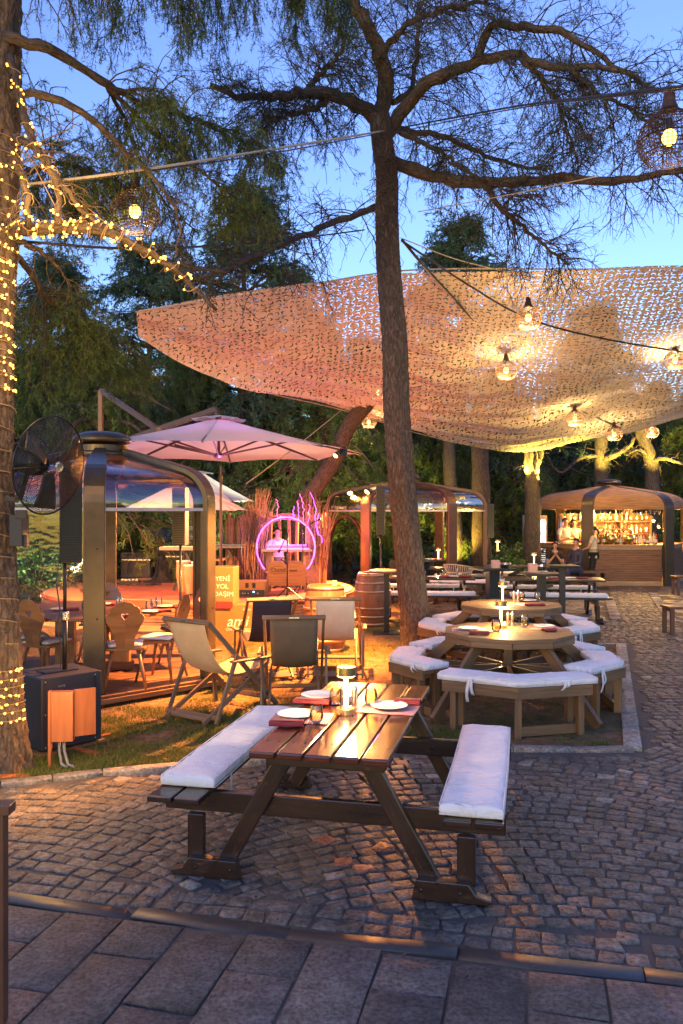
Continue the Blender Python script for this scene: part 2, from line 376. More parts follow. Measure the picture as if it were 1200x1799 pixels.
def in_cobble(P):
    x, y = P[:,0], P[:,1]
    sd = (x-O_.x)*n_.x+(y-O_.y)*n_.y
    near = (sd > .17) & (y < kerb_y(x)-.16) & (x > -8) & (x < 2.5) & (y < 7)
    near |= (sd > .17) & (x >= 2.5) & (y < 7.0) & (x < 6)
    kr = lin_x(KR[0], KR[1], y); path = (y >= 7.0) & (y < 12.55) & (x > kr+.18) & (x < 9)
    side = (y >= 12.55) & (y < 15.2) & (x > 1.7) & (x < 9)
    k2 = lin_x(K2[0], K2[1], y); k3 = lin_x(K3[0], K3[1], y)
    far = (y >= 15.2) & (y < 30) & (x > k2+.1) & (x < np.where(y < 30, k3-.1, 99))
    return near | path | side | far
pts, ang, rs_ = [], [], []
p = .118; RA = 2.35
for cxx in (-5.5, -2.3, .9, 4.1):                                # segmental arcs, one column beside the other
    for k in range(0, 40):
        a = np.arange(-.745, .745, .123/RA)+RNG.uniform(0, .05); a = a[np.abs(a) < .75]
        x = cxx+RA*np.sin(a); y = 3.5+k*p+RA*np.cos(a)-RA+.30; P = np.stack([x, y], -1); sd = (x-O_.x)*n_.x+(y-O_.y)*n_.y; ok = (y < 7.05) & (sd > .365)
        pts.append(P[ok]); ang.append(-a[ok]); rs_.append(np.maximum(np.cos(a[ok]), .7))
for j in range(2):                                              # two straight courses along the strip
    u = np.arange(-60, 60)*p*1.02; P = np.stack([O_.x+e_.x*u+n_.x*(.175+j*p), O_.y+e_.y*u+n_.y*(.175+j*p)], -1); pts.append(P); ang.append(np.full(len(u), math.atan2(e_.y, e_.x))); rs_.append(np.ones(len(u)))
y = 7.1; row = 0
while y < 30:                                                    # straight courses on the path
    u = 1.2+np.arange(90)*.132+RNG.uniform(0, .1); P = np.stack([u, y+.03*np.sin(u*1.3+row)+.0*u], -1); pts.append(P); ang.append(np.full(len(u), .02)); rs_.append(np.ones(len(u))); y += p; row += 1
P = np.concatenate(pts); An = np.concatenate(ang); RS = np.concatenate(rs_); ok = in_cobble(P); P, An, RS = P[ok], An[ok], RS[ok]; n = len(P)
tn = RNG.beta(2.2, 2.4, n)*.86; rare = RNG.random(n) < np.where(P[:,1] > 9, .055, .03); tn[rare] = RNG.uniform(.88, 1.0, rare.sum())
g_, keep = {}, []
for i in RNG.permutation(n):                                     # no stone on top of another where the arcs meet
    cx_, cy_ = int(P[i,0]/.1), int(P[i,1]/.1); ok_ = True; dm = .100*(RS[i] if RS[i] < 1 else 1)
    for a in (-1,0,1):
        for b in (-1,0,1):
            for k in g_.get((cx_+a, cy_+b), ()):
                if (P[i,0]-P[k,0])**2+(P[i,1]-P[k,1])**2 < (dm*.86)**2: ok_ = False
    if ok_: g_.setdefault((cx_, cy_), []).append(i); keep.append(i)
P, An, RS, tn = P[keep], An[keep], RS[keep], tn[keep]; n = len(P)
stones('cobblestone_paving', P, An+RNG.normal(0, .05, n), RNG.uniform(.100, .122, n), RNG.uniform(.100, .113, n)*RS, tn, M_['cobble'], jit=.013, tilt=.004, inset=.005)
# a few red setts near the table, part of the paving
rp = np.array([tuple(G(*q)[:2]) for q in ((572,1476), (604,1514), (672,1489), (640,1524))])
M_['redsett'] = tinted('red_porphyry_sett', (.30,.085,.045), (.42,.14,.08), rough=.5, scale=45, bmp=.9, bd=.008)
stones('red_setts', rp, RNG.uniform(0, 1.5, 4), np.full(4, .115), np.full(4, .105), RNG.random(4), M_['redsett'], top=.006)
# slabs: columns at right angles to the strip, joints staggered
cen, tn = [], []
for k in range(-16, 20):
    for j in range(-8, 2):
        v1 = (-.005 if k % 2 else -.335)+0.0; lo = (j*.655)+(0 if (k % 2 == 0) else -.325)+.005
        a, b_ = lo-.655+.0, lo
        b_ = min(b_, -.012); 
        if b_-a < .05: continue
        u = -.127+(k+.5)*.322; vv = (a+b_)/2
        cen.append((O_.x+e_.x*u+n_.x*vv, O_.y+e_.y*u+n_.y*vv, b_-a-.009)); tn.append(random.random())
cen = np.array(cen); nS = len(cen)
stones('slab_paving', cen[:,:2], np.full(nS, math.atan2(e_.y, e_.x)), np.full(nS, .313), cen[:,2], np.array(tn), M_['slab'], inset=.003, jit=.001, tilt=.001, top=.001)
a_ = math.atan2(e_.y, e_.x)
u = np.arange(-10, 12)*.80+.13; sp = np.stack([O_.x+e_.x*u+n_.x*.052, O_.y+e_.y*u+n_.y*.052], -1)
stones('granite_strip', sp, np.full(len(u), a_), np.full(len(u), .796), np.full(len(u), .108), np.zeros(len(u)), M_['strip'], inset=.0015, jit=.0005, tilt=.0003, top=.0015)
def kerb(name, line, w, L=.5, top=.022):
    c, a, s = [], [], []
    for (x0, y0), (x1, y1) in zip(line, line[1:]):
        d = math.dist((x0, y0), (x1, y1)); m = max(1, round(d/L))
        for i in range(m):
            f = (i+.5)/m; c.append((x0+(x1-x0)*f, y0+(y1-y0)*f)); a.append(math.atan2(y1-y0, x1-x0)); s.append(d/m-.006)
    k = len(c)
    return stones(name, np.array(c), np.array(a), np.array(s), np.full(k, w), RNG.random(k), M_['kerb'], h=.06, top=top, inset=.004, jit=.002, tilt=.002)
kerb('lawn_kerb', KL, .11, .45); kerb('path_kerb', KR, .15, .55)
kerb('lawn_kerb_far', [KR[1], (2.6,12.6), (1.6,12.7)], .11, .5); kerb('path_kerb_far', K2, .20, .55, .03)
kerb('path_kerb_right', K3, .20, .55); kerb('path_kerb_edge', [K3[0], (12,14.7)], .14, .55)
kerb('flagstone_edge', [K2[0], (1.5,15.2)], .10, .5, .01)
# crazy paving: jittered cells
def flags(name, x0, x1, y0, y1, test, s=.42):
    g = {}; V, Fc, T = [], [], []
    nx, ny = int((x1-x0)/s), int((y1-y0)/s)
    for i in range(nx+1):
        for j in range(ny+1): g[i,j] = (x0+(i+.5*(j % 2)+random.uniform(-.3,.3))*s, y0+(j+random.uniform(-.3,.3))*s)
    for i in range(nx):
        for j in range(ny):
            q = [g[i,j], g[i+1,j], g[i+1,j+1], g[i,j+1]]; mx = sum(p[0] for p in q)/4; my = sum(p[1] for p in q)/4
            if not test(mx, my): continue
            b = len(V)
            for k, z in ((.90,-.03), (.93,.0), (.86,.006)):
                V += [(mx+(p[0]-mx)*k, my+(p[1]-my)*k, z) for p in q]
            for k in range(2):
                for a in range(4): Fc.append((b+k*4+a, b+k*4+(a+1)%4, b+k*4+4+(a+1)%4, b+k*4+4+a))
            Fc.append((b+8, b+9, b+10, b+11)); T += [random.random()]*12
    tag(mesh_np(name, V, Fc, M_['flag'], tint=T), kind='structure')
flags('flagstone_terrace', 1.5, 7.2, 15.3, 24, lambda x, y: x < lin_x(K2[0], K2[1], y)-.25)
flags('flagstone_terrace_right', 5, 12, 14.9, 30, lambda x, y: x > lin_x(K3[0], K3[1], y)+.25)
# lawn blades: many short blades, thinning out to bare soil
def value_noise(x, y, s, seed):
    r = np.random.default_rng(seed); t = r.random((64, 64)); u, v = x/s, y/s; i, j = np.floor(u).astype(int), np.floor(v).astype(int); fu, fv = u-i, v-j
    fu = fu*fu*(3-2*fu); fv = fv*fv*(3-2*fv)
    g = lambda a, b: t[a % 64, b % 64]
    return (g(i,j)*(1-fu)+g(i+1,j)*fu)*(1-fv)+(g(i,j+1)*(1-fu)+g(i+1,j+1)*fu)*fv
def grass(name, n, x0, x1, y0, y1, test, dens, hgt=.028):
    X = RNG.uniform(x0, x1, n); Y = y0+(y1-y0)*RNG.random(n)**1.25; ok = test(X, Y); X, Y = X[ok], Y[ok]
    nv = value_noise(X, Y, .8, 3)*.6+value_noise(X, Y, .22, 4)*.4; ok = RNG.random(len(X)) < np.clip((nv-dens(X, Y))*5, .04, 1); X, Y, nv = X[ok], Y[ok], nv[ok]; n = len(X)
    a = RNG.uniform(0, 6.28, n); h = hgt*RNG.uniform(.5, 1.5, n); w = .0028; l = RNG.uniform(.2, 1.1, n)*h; b = RNG.uniform(0, 6.28, n)
    V = np.zeros((n,3,3)); V[:,0] = np.stack([X-w*np.cos(a), Y-w*np.sin(a), np.zeros(n)], -1); V[:,1] = np.stack([X+w*np.cos(a), Y+w*np.sin(a), np.zeros(n)], -1)
    V[:,2] = np.stack([X+l*np.cos(b), Y+l*np.sin(b), h], -1)
    t = np.clip(RNG.normal(.45, .28, n), 0, 1)
    tag(mesh_np(name, V.reshape(-1,3), np.arange(3*n).reshape(-1,3), M_['blade'], tint=np.repeat(t, 3)), kind='stuff')
M_['blade'] = tinted('grass_blades', (.05,.10,.018), (.20,.21,.05), (.42,.31,.12), rough=.6, scale=0, spec=.2, trans=.25)
grass('lawn_grass', 330000, -5.5, 2.3, 6.0, 9.6, lambda x, y: y > kerb_y(x)+.07, lambda x, y: .30+.16*np.clip((y-7.3)/1.6, 0, 1)+.10*(x > -1.2))
grass('lawn_grass_back', 110000, -1.2, 4.1, 7.0, 15, lambda x, y: (y > 9) & (x < lin_x(KR[0], KR[1], y)-.1), lambda x, y: .55-.12*(np.abs(y-14.2) < .6), .035)
# fallen leaves, bark scraps and needles
def litter(name, n, test, mat, x0, x1, y0, y1, s=.018):
    X = RNG.uniform(x0, x1, n); Y = RNG.uniform(y0, y1, n); ok = test(X, Y); X, Y = X[ok], Y[ok]; n = len(X); a = RNG.uniform(0, 6.28, n); L = s*RNG.uniform(.3, 1.3, n); w = L*RNG.uniform(.12, .5, n)
    q = np.array([(-1,0), (0,-1), (1,0), (0,1)], float)[None]*np.stack([L, w], -1)[:,None]; c, s_ = np.cos(a)[:,None], np.sin(a)[:,None]
    V = np.stack([X[:,None]+q[...,0]*c-q[...,1]*s_, Y[:,None]+q[...,0]*s_+q[...,1]*c, .008+RNG.uniform(0, .008, (n,4))], -1)
    tag(mesh_np(name, V.reshape(-1,3), np.arange(4*n).reshape(-1,4), mat, tint=np.repeat(RNG.random(n), 4)), kind='stuff')
M_['litter'] = tinted('dry_leaf_litter', (.03,.018,.010), (.16,.085,.035), (.32,.19,.08), rough=.8, scale=0)
litter('joint_debris', 5000, lambda x, y: (y < kerb_y(x)-.1) & ((x-O_.x)*n_.x+(y-O_.y)*n_.y > .1), M_['litter'], -4, 5, 3.2, 7, .007)
litter('leaf_litter', 900, lambda x, y: x > -99, M_['litter'], -4, 5, 2.0, 7, .013)
litter('leaf_litter_on_soil', 2600, lambda x, y: y > kerb_y(x)+.05, M_['litter'], -5, 4, 6, 15, .035)
def clip_strip(poly, y0, y1):
    def cl(P, f):
        out = []
        for i, p in enumerate(P):
            q = P[(i+1) % len(P)]; a, b = f(p), f(q)
            if a >= 0: out.append(p)
            if a*b < 0: k = a/(a-b); out.append((p[0]+(q[0]-p[0])*k, p[1]+(q[1]-p[1])*k))
        return out
    return cl(cl(poly, lambda p: p[1]-y0), lambda p: y1-p[1])
# ================================================================ cushions
def cushion(name, path, w, t, mat, parent, n=2.6, seg=.045, wob=.007, seed=0, piping=True):
    """stuffed pad swept along path (list of 3D points at the pad's underside)"""
    rd = random.Random(seed); P = [V3(p) for p in path]; S_ = []
    for a, b in zip(P, P[1:]):
        m = max(1, int((b-a).length/seg))
        for i in range(m): S_.append(a+(b-a)*i/m)
    S_.append(P[-1]); m = len(S_); mb = MB(); prof = []; K = 24
    edges = {k: [] for k in (0, 1)}
    sec = []
    for i, p in enumerate(S_):
        t0 = (S_[i]-S_[max(i-1, 0)]); t1 = (S_[min(i+1, m-1)]-S_[i]); t0 = t0.normalized() if t0.length else t1.normalized(); t1 = t1.normalized() if t1.length else t0
        T = (t0+t1).normalized(); sc = 1/max(T.dot(t0), .6); sec.append((p, T, sc))
    p0, T0, s0 = sec[0]; p1, T1, s1 = sec[-1]
    secs = [(p0, T0, s0, .93, .55), (p0+T0*.006, T0, s0, .985, .85)]+[(p+(T*.016 if i == 0 else (-T*.016 if i == m-1 else T*0)), T, s, 1, 1) for i, (p, T, s) in enumerate(sec)]+[(p1-T1*.006, T1, s1, .985, .85), (p1, T1, s1, .93, .55)]
    vs, rows = [], len(secs)
    for i, (p, T, s, kw, kt) in enumerate(secs):
        X = T.cross(V3((0,0,1))).normalized(); dw = 1+rd.uniform(-wob, wob)*3; dt = 1+rd.uniform(-wob, wob)*14
        f = min(i, rows-1-i)/rows*2; puff = 1+.20*min(1, f*4)
        for k in range(K):
            a = 2*PI*k/K; c, sn = math.cos(a), math.sin(a)
            x = math.copysign(abs(c)**(2/5), c)*w/2*s*kw*dw; z = math.copysign(abs(sn)**(2/4), sn)*t/2*kt
            if sn > 0: z *= 1+(puff*dt-1)*(1-abs(x/(w/2*s))**3)
            if sn > -.3: z += .0042*math.sin(i*.9+x*30+seed)*math.sin(i*.37+seed*2)+.003*math.sin(i*2.1-x*55+seed)+.0022*rd.uniform(-1, 1)
            vs.append(p+X*x+V3((0,0,t/2+z)))
    fs = [tuple(range(K))]+[((i)*K+k, (i+1)*K+k, (i+1)*K+(k+1) % K, i*K+(k+1) % K) for i in range(rows-1) for k in range(K)]+[tuple(reversed(range((rows-1)*K, rows*K)))]
    us = [[(vs[j][0]*1.0, vs[j][1]*1.0) for j in f] for f in fs]
    mb._add(vs, fs, us); o = mb.build(name, mat, parent, smooth=True)
    if piping:
        pm = MB()
        for zk in (1, -1):
            L, Rr = [], []
            for i, (p, T, s, kw, kt) in enumerate(secs[1:-1]):
                X = T.cross(V3((0,0,1))).normalized(); z = t/2+zk*t*.40*kt
                L.append(p+X*(w/2*s*kw*.985)+V3((0,0,z))); Rr.append(p-X*(w/2*s*kw*.985)+V3((0,0,z)))
            lp = L+Rr[::-1]+[L[0]]
            pm.tube(lp, .0035, 5, cap=False)
        pm.build('piping', mat, o, smooth=True)
    return o
# ================================================================ tableware
def gingham():
    m, t, b, o = new_mat('gingham_cloth'); v = coords(t, 'Object', (62,62,62)); sp = N(t, 'ShaderNodeSeparateXYZ'); t.links.new(v, sp.inputs[0]); outs = []
    for ax in 'XY':
        f = N(t, 'ShaderNodeMath', operation='FRACT'); t.links.new(sp.outputs[ax], f.inputs[0]); g = N(t, 'ShaderNodeMath', operation='GREATER_THAN'); g.inputs[1].default_value = .5; t.links.new(f.outputs[0], g.inputs[0]); outs.append(g.outputs[0])
    ad = N(t, 'ShaderNodeMath', operation='ADD'); t.links.new(outs[0], ad.inputs[0]); t.links.new(outs[1], ad.inputs[1]); hf = N(t, 'ShaderNodeMath', operation='MULTIPLY'); hf.inputs[1].default_value = .5; t.links.new(ad.outputs[0], hf.inputs[0])
    r = ramp(t, hf.outputs[0], [(0, (.75,.70,.66)), (.5, (.50,.20,.20)), (1, (.33,.04,.05))]); t.links.new(r.outputs[0], b.inputs['Base Color']); b.inputs['Roughness'].default_value = .9; return m
M_['gingham'] = gingham()
def plate(loc, label, group='dinner plates', r=.118):
    mb = MB().lathe([(0.001,.004), (r*.55,.003), (r*.62,.006), (r*.95,.018), (r,.020), (r*.985,.023), (r*.94,.021), (r*.62,.010), (r*.55,.008), (0.001,.008)], n=36)
    return tag(mb.build('dinner_plate', M_['ceramic'], smooth=True, loc=loc), label, 'plate', group)
def tumbler(loc, label, group='amber tumblers', k=1.0):
    o = MB().lathe([(.001,.0), (.026*k,.001), (.038*k,.02*k), (.043*k,.045*k), (.039*k,.08*k), (.034*k,.105*k)], n=24).build('amber_tumbler', M_['amber'], smooth=True, loc=loc)
    return tag(o, label, 'glass', group)
def napkin(loc, rz, label, group='red napkins', L=.20):
    mb = MB()
    def f(u, v):
        x = (u-.5)*L; a = v*2*PI; ry = .042*(1+.08*math.sin(u*11)); rzz = .014*(1+.15*math.sin(u*7+1))
        return (x, ry*math.cos(a), .014+rzz*math.sin(a))
    mb.grid(f, 14, 16, L, .2); mb.box((0,.01,.030), (L*.96,.05,.004)); o = mb.build('folded_napkin', M_['red'], smooth=True, loc=loc, bevel=.0015); o.rotation_euler = (0, 0, rz)
    return tag(o, label, 'napkin', group)
def placemat(loc, rz, label, w=.42, d=.28, group='gingham place mats'):
    mb = MB()
    mb.grid(lambda u, v: ((u-.5)*w, (v-.5)*d, .0022+.0012*math.sin(u*9+v*5)), 12, 8)
    o = mb.build('place_mat', M_['gingham'], solid=.0015, loc=loc); o.rotation_euler = (0, 0, rz); return tag(o, label, 'place mat', group)
def grinder(loc, label, group='salt and pepper grinders', h=.15):
    t = thing('grinder', label, 'grinder', loc, 0, group)
    MB().lathe([(.001,0), (.019,.0), (.0195,.004), (.0185,h*.75), (.0195,h*.78), (.0195,h*.93), (.014,h*.985), (.001,h)], n=20).build('body', M_['steel'], t, smooth=True)
    MB().ball((0,0,h+.006), .009, 8).build('knob', M_['steel'], t, smooth=True); return t
PROTO_LAMP = None
def table_lamp(loc, label, power=7, group='cordless table lamps', light=True, col=(1,.66,.28)):
    """the shade's underside and stem glow, shining down on the table"""
    global PROTO_LAMP
    if PROTO_LAMP is None:
        t = thing('table_lamp', label, 'table lamp', loc, 0, group)
        MB().lathe([(.001,0), (.062,0), (.063,.003), (.063,.034), (.060,.038), (.020,.040), (.001,.040)], n=32).build('base', M_['brass'], t, smooth=False, bevel=.001)
        MB().lathe([(.013,.038), (.013,.235)], n=16).build('stem', M_['wax_soft'], t, smooth=True)
        MB().lathe([(.001,.291), (.058,.291), (.062,.288), (.062,.240), (.059,.240), (.059,.262), (.001,.262)], n=32).build('shade', M_['brass'], t)
        MB().lathe([(.001,.2605), (.057,.2605), (.057,.236), (.050,.231), (.001,.229)], n=32).build('diffuser', M_['wax'], t, smooth=True)
        PROTO_LAMP = t
    else: t = dup(PROTO_LAMP, loc, 0, label)
    t['group'] = group
    if light: lamp_point('table_lamp_light', V3(loc)+V3((0,0,.215)), power, col, .045)
    return t
M_['wax_soft'] = emis('glowing_stem', (1.0,.66,.26), 1.1)
# ================================================================ rectangular picnic table
def picnic_table(loc, rz, label, L=1.83, wm='darkwood', tm='topwood', group='dark rectangular picnic tables', seat=.78):
    t = thing('picnic_table', label, 'picnic table', loc, rz, group); D_, T_ = M_[wm], M_[tm]
    for i in range(5):
        x = (i-2)*.150; e = random.uniform(-.006, .006)
        MB().beam((x, -L/2+e, .732), (x, L/2+e, .732), .138, .038).build('top_board', T_, t, bevel=.010)
    for sy in (-1, 1):
        y = sy*(L/2-.21)
        mb = MB(); w = .345; pr = [(-w-.02,.03), (-w+.03,-.045), (w-.03,-.045), (w+.02,.03), (w+.02,.045), (-w-.02,.045)]
        M = Matrix(((1,0,0), (0,0,-1), (0,1,0))); mb.prism(pr, -.0225, .0225, M, (0, y-sy*.0, .668)); mb.build('cleat', D_, t, bevel=.006)
        MB().beam((-.945, y-sy*.046, .385), (.945, y-sy*.046, .385), .044, .115).build('seat_beam', D_, t, bevel=.006)
        for sx in (-1, 1):
            MB().beam((sx*.235, y+sy*.0, .66), (sx*.585, y+sy*.0, .045), .095, .044, up=(0,1,0)).build('leg', D_, t, bevel=.006)
            MB().beam((sx*(seat-.035), y-sy*.0, .07), (sx*(seat-.035), y, .325), .095, .044, up=(0,1,0)).build('post', D_, t, bevel=.006)
            o = sx; pr = [(.47*o,0), (.86*o,0), (.875*o,.025), (.80*o,.045), (.76*o,.10), (.49*o,.10)]
            if sx < 0: pr = pr[::-1]
            MB().prism(pr, -.030, .030, M, (0, y+sy*.048, .004)).build('foot', D_, t, bevel=.005)
            for (bx, bz) in ((sx*.60,.10), (sx*.72,.055), (sx*.52,.055), (sx*.42,.385)):
                MB().lathe([(.001,-.006), (.010,-.004), (.010,0)], (bx, y+sy*(.080 if bz < .2 else -.07), bz), 8, Matrix(((1,0,0), (0,0,1), (0,1,0)))).build('bolt', M_['blackmetal'], t)
        for i in range(5):
            for dx in (-.032, .032): MB().lathe([(.001,.0018), (.006,.0018), (.0062,0)], ((i-2)*.150+dx, y, .7512), 8).build('screw', M_['blackmetal'], t)
    for sx in (-1, 1):
        MB().beam((sx*.20, -.03*sx, .64), (sx*.04, L/2-.25, .38), .04, .06).build('brace', D_, t, bevel=.004)
        for k in (0, 1):
            MB().beam((sx*(seat-.065+k*.155), -L/2-.01, .461), (sx*(seat-.065+k*.155), L/2+.01, .461), .142, .034).build('seat_board', D_, t, bevel=.007)
    return t
rzT = R(-12.7); cT = V3((.075, 5.125, 0)); MT = Matrix.Rotation(rzT, 4, 'Z')
def loc_T(x, y, z): return cT+(MT @ V3((x, y, z)))
PT = picnic_table(cT, rzT, 'glossy dark brown picnic table with long white seat pads, alone on the cobbles')
def seat_pad(tab_c, rz, sx, label, y0=-.86, y1=.78, seat=.78, group='long white bench pads', w=.32, seed=1):
    t = thing('bench_cushion', label, 'cushion', tab_c, rz, group)
    cushion('pad', [(sx*seat, y0, .4795), (sx*(seat+.006), (y0+y1)/2, .4795), (sx*seat, y1, .4795)], w, .062, M_['white'], t, seed=seed)
    for yy in (y0+.25, y1-.25):
        MB().grid(lambda u, v, yy=yy: (sx*(seat-.163*1)+sx*.0-sx*.004, yy+(v-.5)*.022, .50-u*.10), 5, 1).build('tie', M_['white'], t, solid=.002)
    return t
seat_pad(cT, rzT, -1, 'long white cushion on the left bench of the dark picnic table', -.76, .95, seed=3)
seat_pad(cT, rzT, 1, 'long white cushion on the right bench of the dark picnic table', -.885, .72, seed=4)
Z = .7515
def on_T(px, py, dz=0): return G(px, py, Z)+V3((0,0,dz))
lp = on_T(608, 1254); table_lamp(lp, 'brass table lamp glowing on the dark picnic table in front', 11)
table_mats = [((683,1246), -.05, 'red gingham mat under the plate at the right edge of the dark table'), ((530,1262), .10, 'red gingham mat under the front left plate of the dark table'), ((570,1230), .0, 'red gingham mat under the rear left plate of the dark table')]
for (q, a, l) in table_mats: placemat(on_T(*q), rzT+PI/2+a, l, .27, .40) if False else placemat(on_T(*q), rzT+a, l, .36, .27)
plate(on_T(684,1245,.0055), 'white plate at the right edge of the dark picnic table')
plate(on_T(521,1260,.0055), 'white plate at the front left of the dark picnic table')
plate(on_T(560,1226,.0055), 'white plate at the rear left of the dark picnic table')
tumbler(on_T(556,1271,.004), 'amber tumbler in front of the front left plate on the dark table')
tumbler(on_T(590,1240,.002), 'amber tumbler just behind the glowing lamp on the dark table')
tumbler(on_T(652,1240,.002), 'amber tumbler left of the right plate on the dark table')
grinder(on_T(623,1247), 'steel grinder touching the right side of the dark table lamp'); grinder(on_T(604,1245), 'steel grinder just behind the stem of the dark table lamp')
napkin(on_T(504,1276,.003), rzT+.12, 'rolled dark red napkin at the front left edge of the dark table')
napkin(on_T(548,1238,.004), rzT+.0, 'dark red napkin before the rear left plate of the dark table', L=.24)
napkin(on_T(716,1238,.004), rzT-.05, 'dark red napkin behind the right plate of the dark table', L=.17)
# ================================================================ ten-sided tables with five angled benches
RB = (1.52, 1.19, 1.30, 1.30, 1.30)
def ring_table(loc, rz, label, group='ten-sided picnic tables', wm='oak'):
    t = thing('round_picnic_table', label, 'picnic table', loc, rz, group); W_ = D_ = M_[wm]
    Ro = .69; dec = [(Ro*math.cos(PI/10+i*PI/5), Ro*math.sin(PI/10+i*PI/5)) for i in range(10)]; ym = Ro; nb = 10; wb = 2*ym/nb
    for i in range(nb):
        pl = clip_strip(dec, -ym+i*wb+.003, -ym+(i+1)*wb-.003)
        if len(pl) > 2: MB().prism(pl, .712, .75).build('top_board', W_, t, bevel=.003)
    for i in range(10):
        a, b = V3((*dec[i], 0))*.975, V3((*dec[(i+1) % 10], 0))*.975; MB().beam(a+V3((0,0,.682)), b+V3((0,0,.682)), .035, .055).build('skirt', D_, t, bevel=.003)
    MB().beam((0,0,.10), (0,0,.71), .085, .085, up=(0,1,0)).build('centre_post', D_, t, bevel=.004)
    for i in range(5):
        a = -PI/2+PI/5+i*2*PI/5; c, s = math.cos(a), math.sin(a)
        MB().beam((c*.50, s*.50, .70), (c*1.28, s*1.28, .02), .045, .115, up=(-c*.6, -s*.6, .8)).build('leg', D_, t, bevel=.004)
        MB().beam((c*.05, s*.05, .34), (c*.91, s*.91, .34), .04, .09).build('cross_rail', D_, t, bevel=.004)
    c22, s22 = math.cos(PI/8), math.sin(PI/8)
    for i in range(5):
        Rm = Matrix.Rotation(i*2*PI/5, 3, 'Z'); L = .73 if i == 0 else .57; rv = RB[i]
        def P(x, y, z): return Rm @ V3((x, y, z))
        for sx in (-1, 1):
            e = V3((sx*L*c22, -rv+L*s22, 0)); m = V3((0,-rv, 0)); d = (e-m).normalized(); nrm_ = V3((-d.y, d.x, 0))*(1 if sx > 0 else -1)
            for o1 in (0, .155):                                # two boards per wing, mitred in the middle
                o2 = o1+.146; mi = lambda o: V3((0, -rv+o/c22, 0)); pts = [mi(o1), e+nrm_*o1, e+nrm_*o2, mi(o2)]; pl = [((Rm @ p).x, (Rm @ p).y) for p in pts]
                MB().prism(pl if sx > 0 else pl[::-1], .42, .456).build('bench_board', D_, t, bevel=.003)
            f0, f1 = m+nrm_*.02, e+nrm_*.02
            MB().beam(Rm @ (f0+V3((0,0,.388))), Rm @ (f1+V3((0,0,.388))), .032, .062).build('bench_apron', D_, t, bevel=.003)
            for o in (.06, .25):
                pe = e-d*.10+nrm_*o; MB().beam(Rm @ (pe+V3((0,0,.0))), Rm @ (pe+V3((0,0,.42))), .072, .055, up=(Rm @ d)).build('bench_leg', D_, t, bevel=.003)
        MB().beam(P(0,-rv+.08,0), P(0,-rv+.08,.42), .075, .06, up=(Rm @ V3((1,0,0)))).build('bench_leg', D_, t, bevel=.003)
        MB().beam(P(0,-rv+.10,.05), P(.52,-rv+.32,.05), .04, .085).build('ground_rail', D_, t, bevel=.003)
        MB().beam(P(0,-rv+.10,.36), P(0,-.1,.36), .04, .08).build('bench_rail', D_, t, bevel=.003)
    return t
def ring_pad(loc, rz, i, label, seed, group='white angled bench pads'):
    t = thing('bench_cushion', label, 'cushion', loc, rz+i*2*PI/5, group); c22, s22 = math.cos(PI/8), math.sin(PI/8); rv = RB[i]; L = (.73 if i == 0 else .57)-.01; rd = random.Random(seed)
    def pt(s, o=.16): return V3((0, -rv+o/c22, .4575))+V3((s*c22, abs(s)*s22, 0))
    sh = rd.uniform(-.03, .03)
    cushion('pad', [pt(-L+sh), pt(-.02), pt(.02), pt(L+sh)], .31, .062, M_['white'], t, seed=seed, wob=.006)
    for s, l in ((-.46, .16+rd.random()*.12), (.46, .08)):
        b = pt(s+sh, -.004); d = V3((c22, math.copysign(s22, s), 0)); ph = rd.random()*6
        for w0, ll in ((-.015, l), (.02, l*.7)):
            MB().grid(lambda u, v: b+d*(w0*(.6+u)+(v-.5)*.03+.02*math.sin(u*3+ph)*u)+V3((0, -.012-.02*math.sin(u*4)*u, .04-u*ll)), 8, 1).build('tie', M_['white'], t, solid=.0015, smooth=True)
    return t
oc1, rz1 = V3((1.76, 8.72, 0)), R(-8); oc2, rz2 = V3((2.30, 11.2, 0)), R(-10)
ring_table(oc1, rz1, 'wooden ten-sided table nearest the dark picnic table, lamp and amber glasses on top')
ring_table(oc2, rz2, 'wooden ten-sided table just behind the nearer one, crowded with tableware')
for i, l in enumerate(('front', 'right hand', 'rear right', 'rear left', 'left hand')):
    ring_pad(oc1, rz1, i, f'angled white pad on the {l} bench of the nearer ten-sided table', 10+i)
    ring_pad(oc2, rz2, i, f'angled white pad on the {l} bench of the farther ten-sided table', 20+i)
def on(px, py, z, dz=0): return G(px, py, z)+V3((0,0,dz))
table_lamp(on(880,1104,.7505), 'brass table lamp glowing on the nearer ten-sided table', 24); table_lamp(on(883,1060,.7505), 'brass table lamp glowing on the farther ten-sided table', 24)
for i, (px, py) in enumerate(((824,1107), (956,1103))):
    placemat(on(px, py, .7505), rz1+(0,.3)[i], 'gingham mat on the %s side of the nearer ten-sided table' % ('left', 'right')[i], .36, .28); plate(on(px, py-1, .7565), 'white plate on the %s side of the nearer ten-sided table' % ('left', 'right')[i])
napkin(on(842,1114,.753), rz1-.1, 'dark red napkin beside the left plate of the nearer ten-sided table')
napkin(on(965,1109,.753), rz1+.5, 'dark red napkin beside the right plate of the nearer ten-sided table', L=.15)
tumbler(on(872,1110,.7505), 'amber tumbler left of the lamp on the nearer ten-sided table', k=1.25); tumbler(on(921,1102,.7505), 'amber tumbler right of the lamp on the nearer ten-sided table', k=1.25)
grinder(on(892,1100,.7505), 'left grinder of the pair beside the nearer ten-sided table lamp'); grinder(on(900,1100,.7505), 'right grinder of the pair beside the nearer ten-sided table lamp')
for i, px in enumerate((903, 910)): grinder(on(px, 1058, .7505), '%s grinder of the pair on the farther ten-sided table' % ('left', 'right')[i])
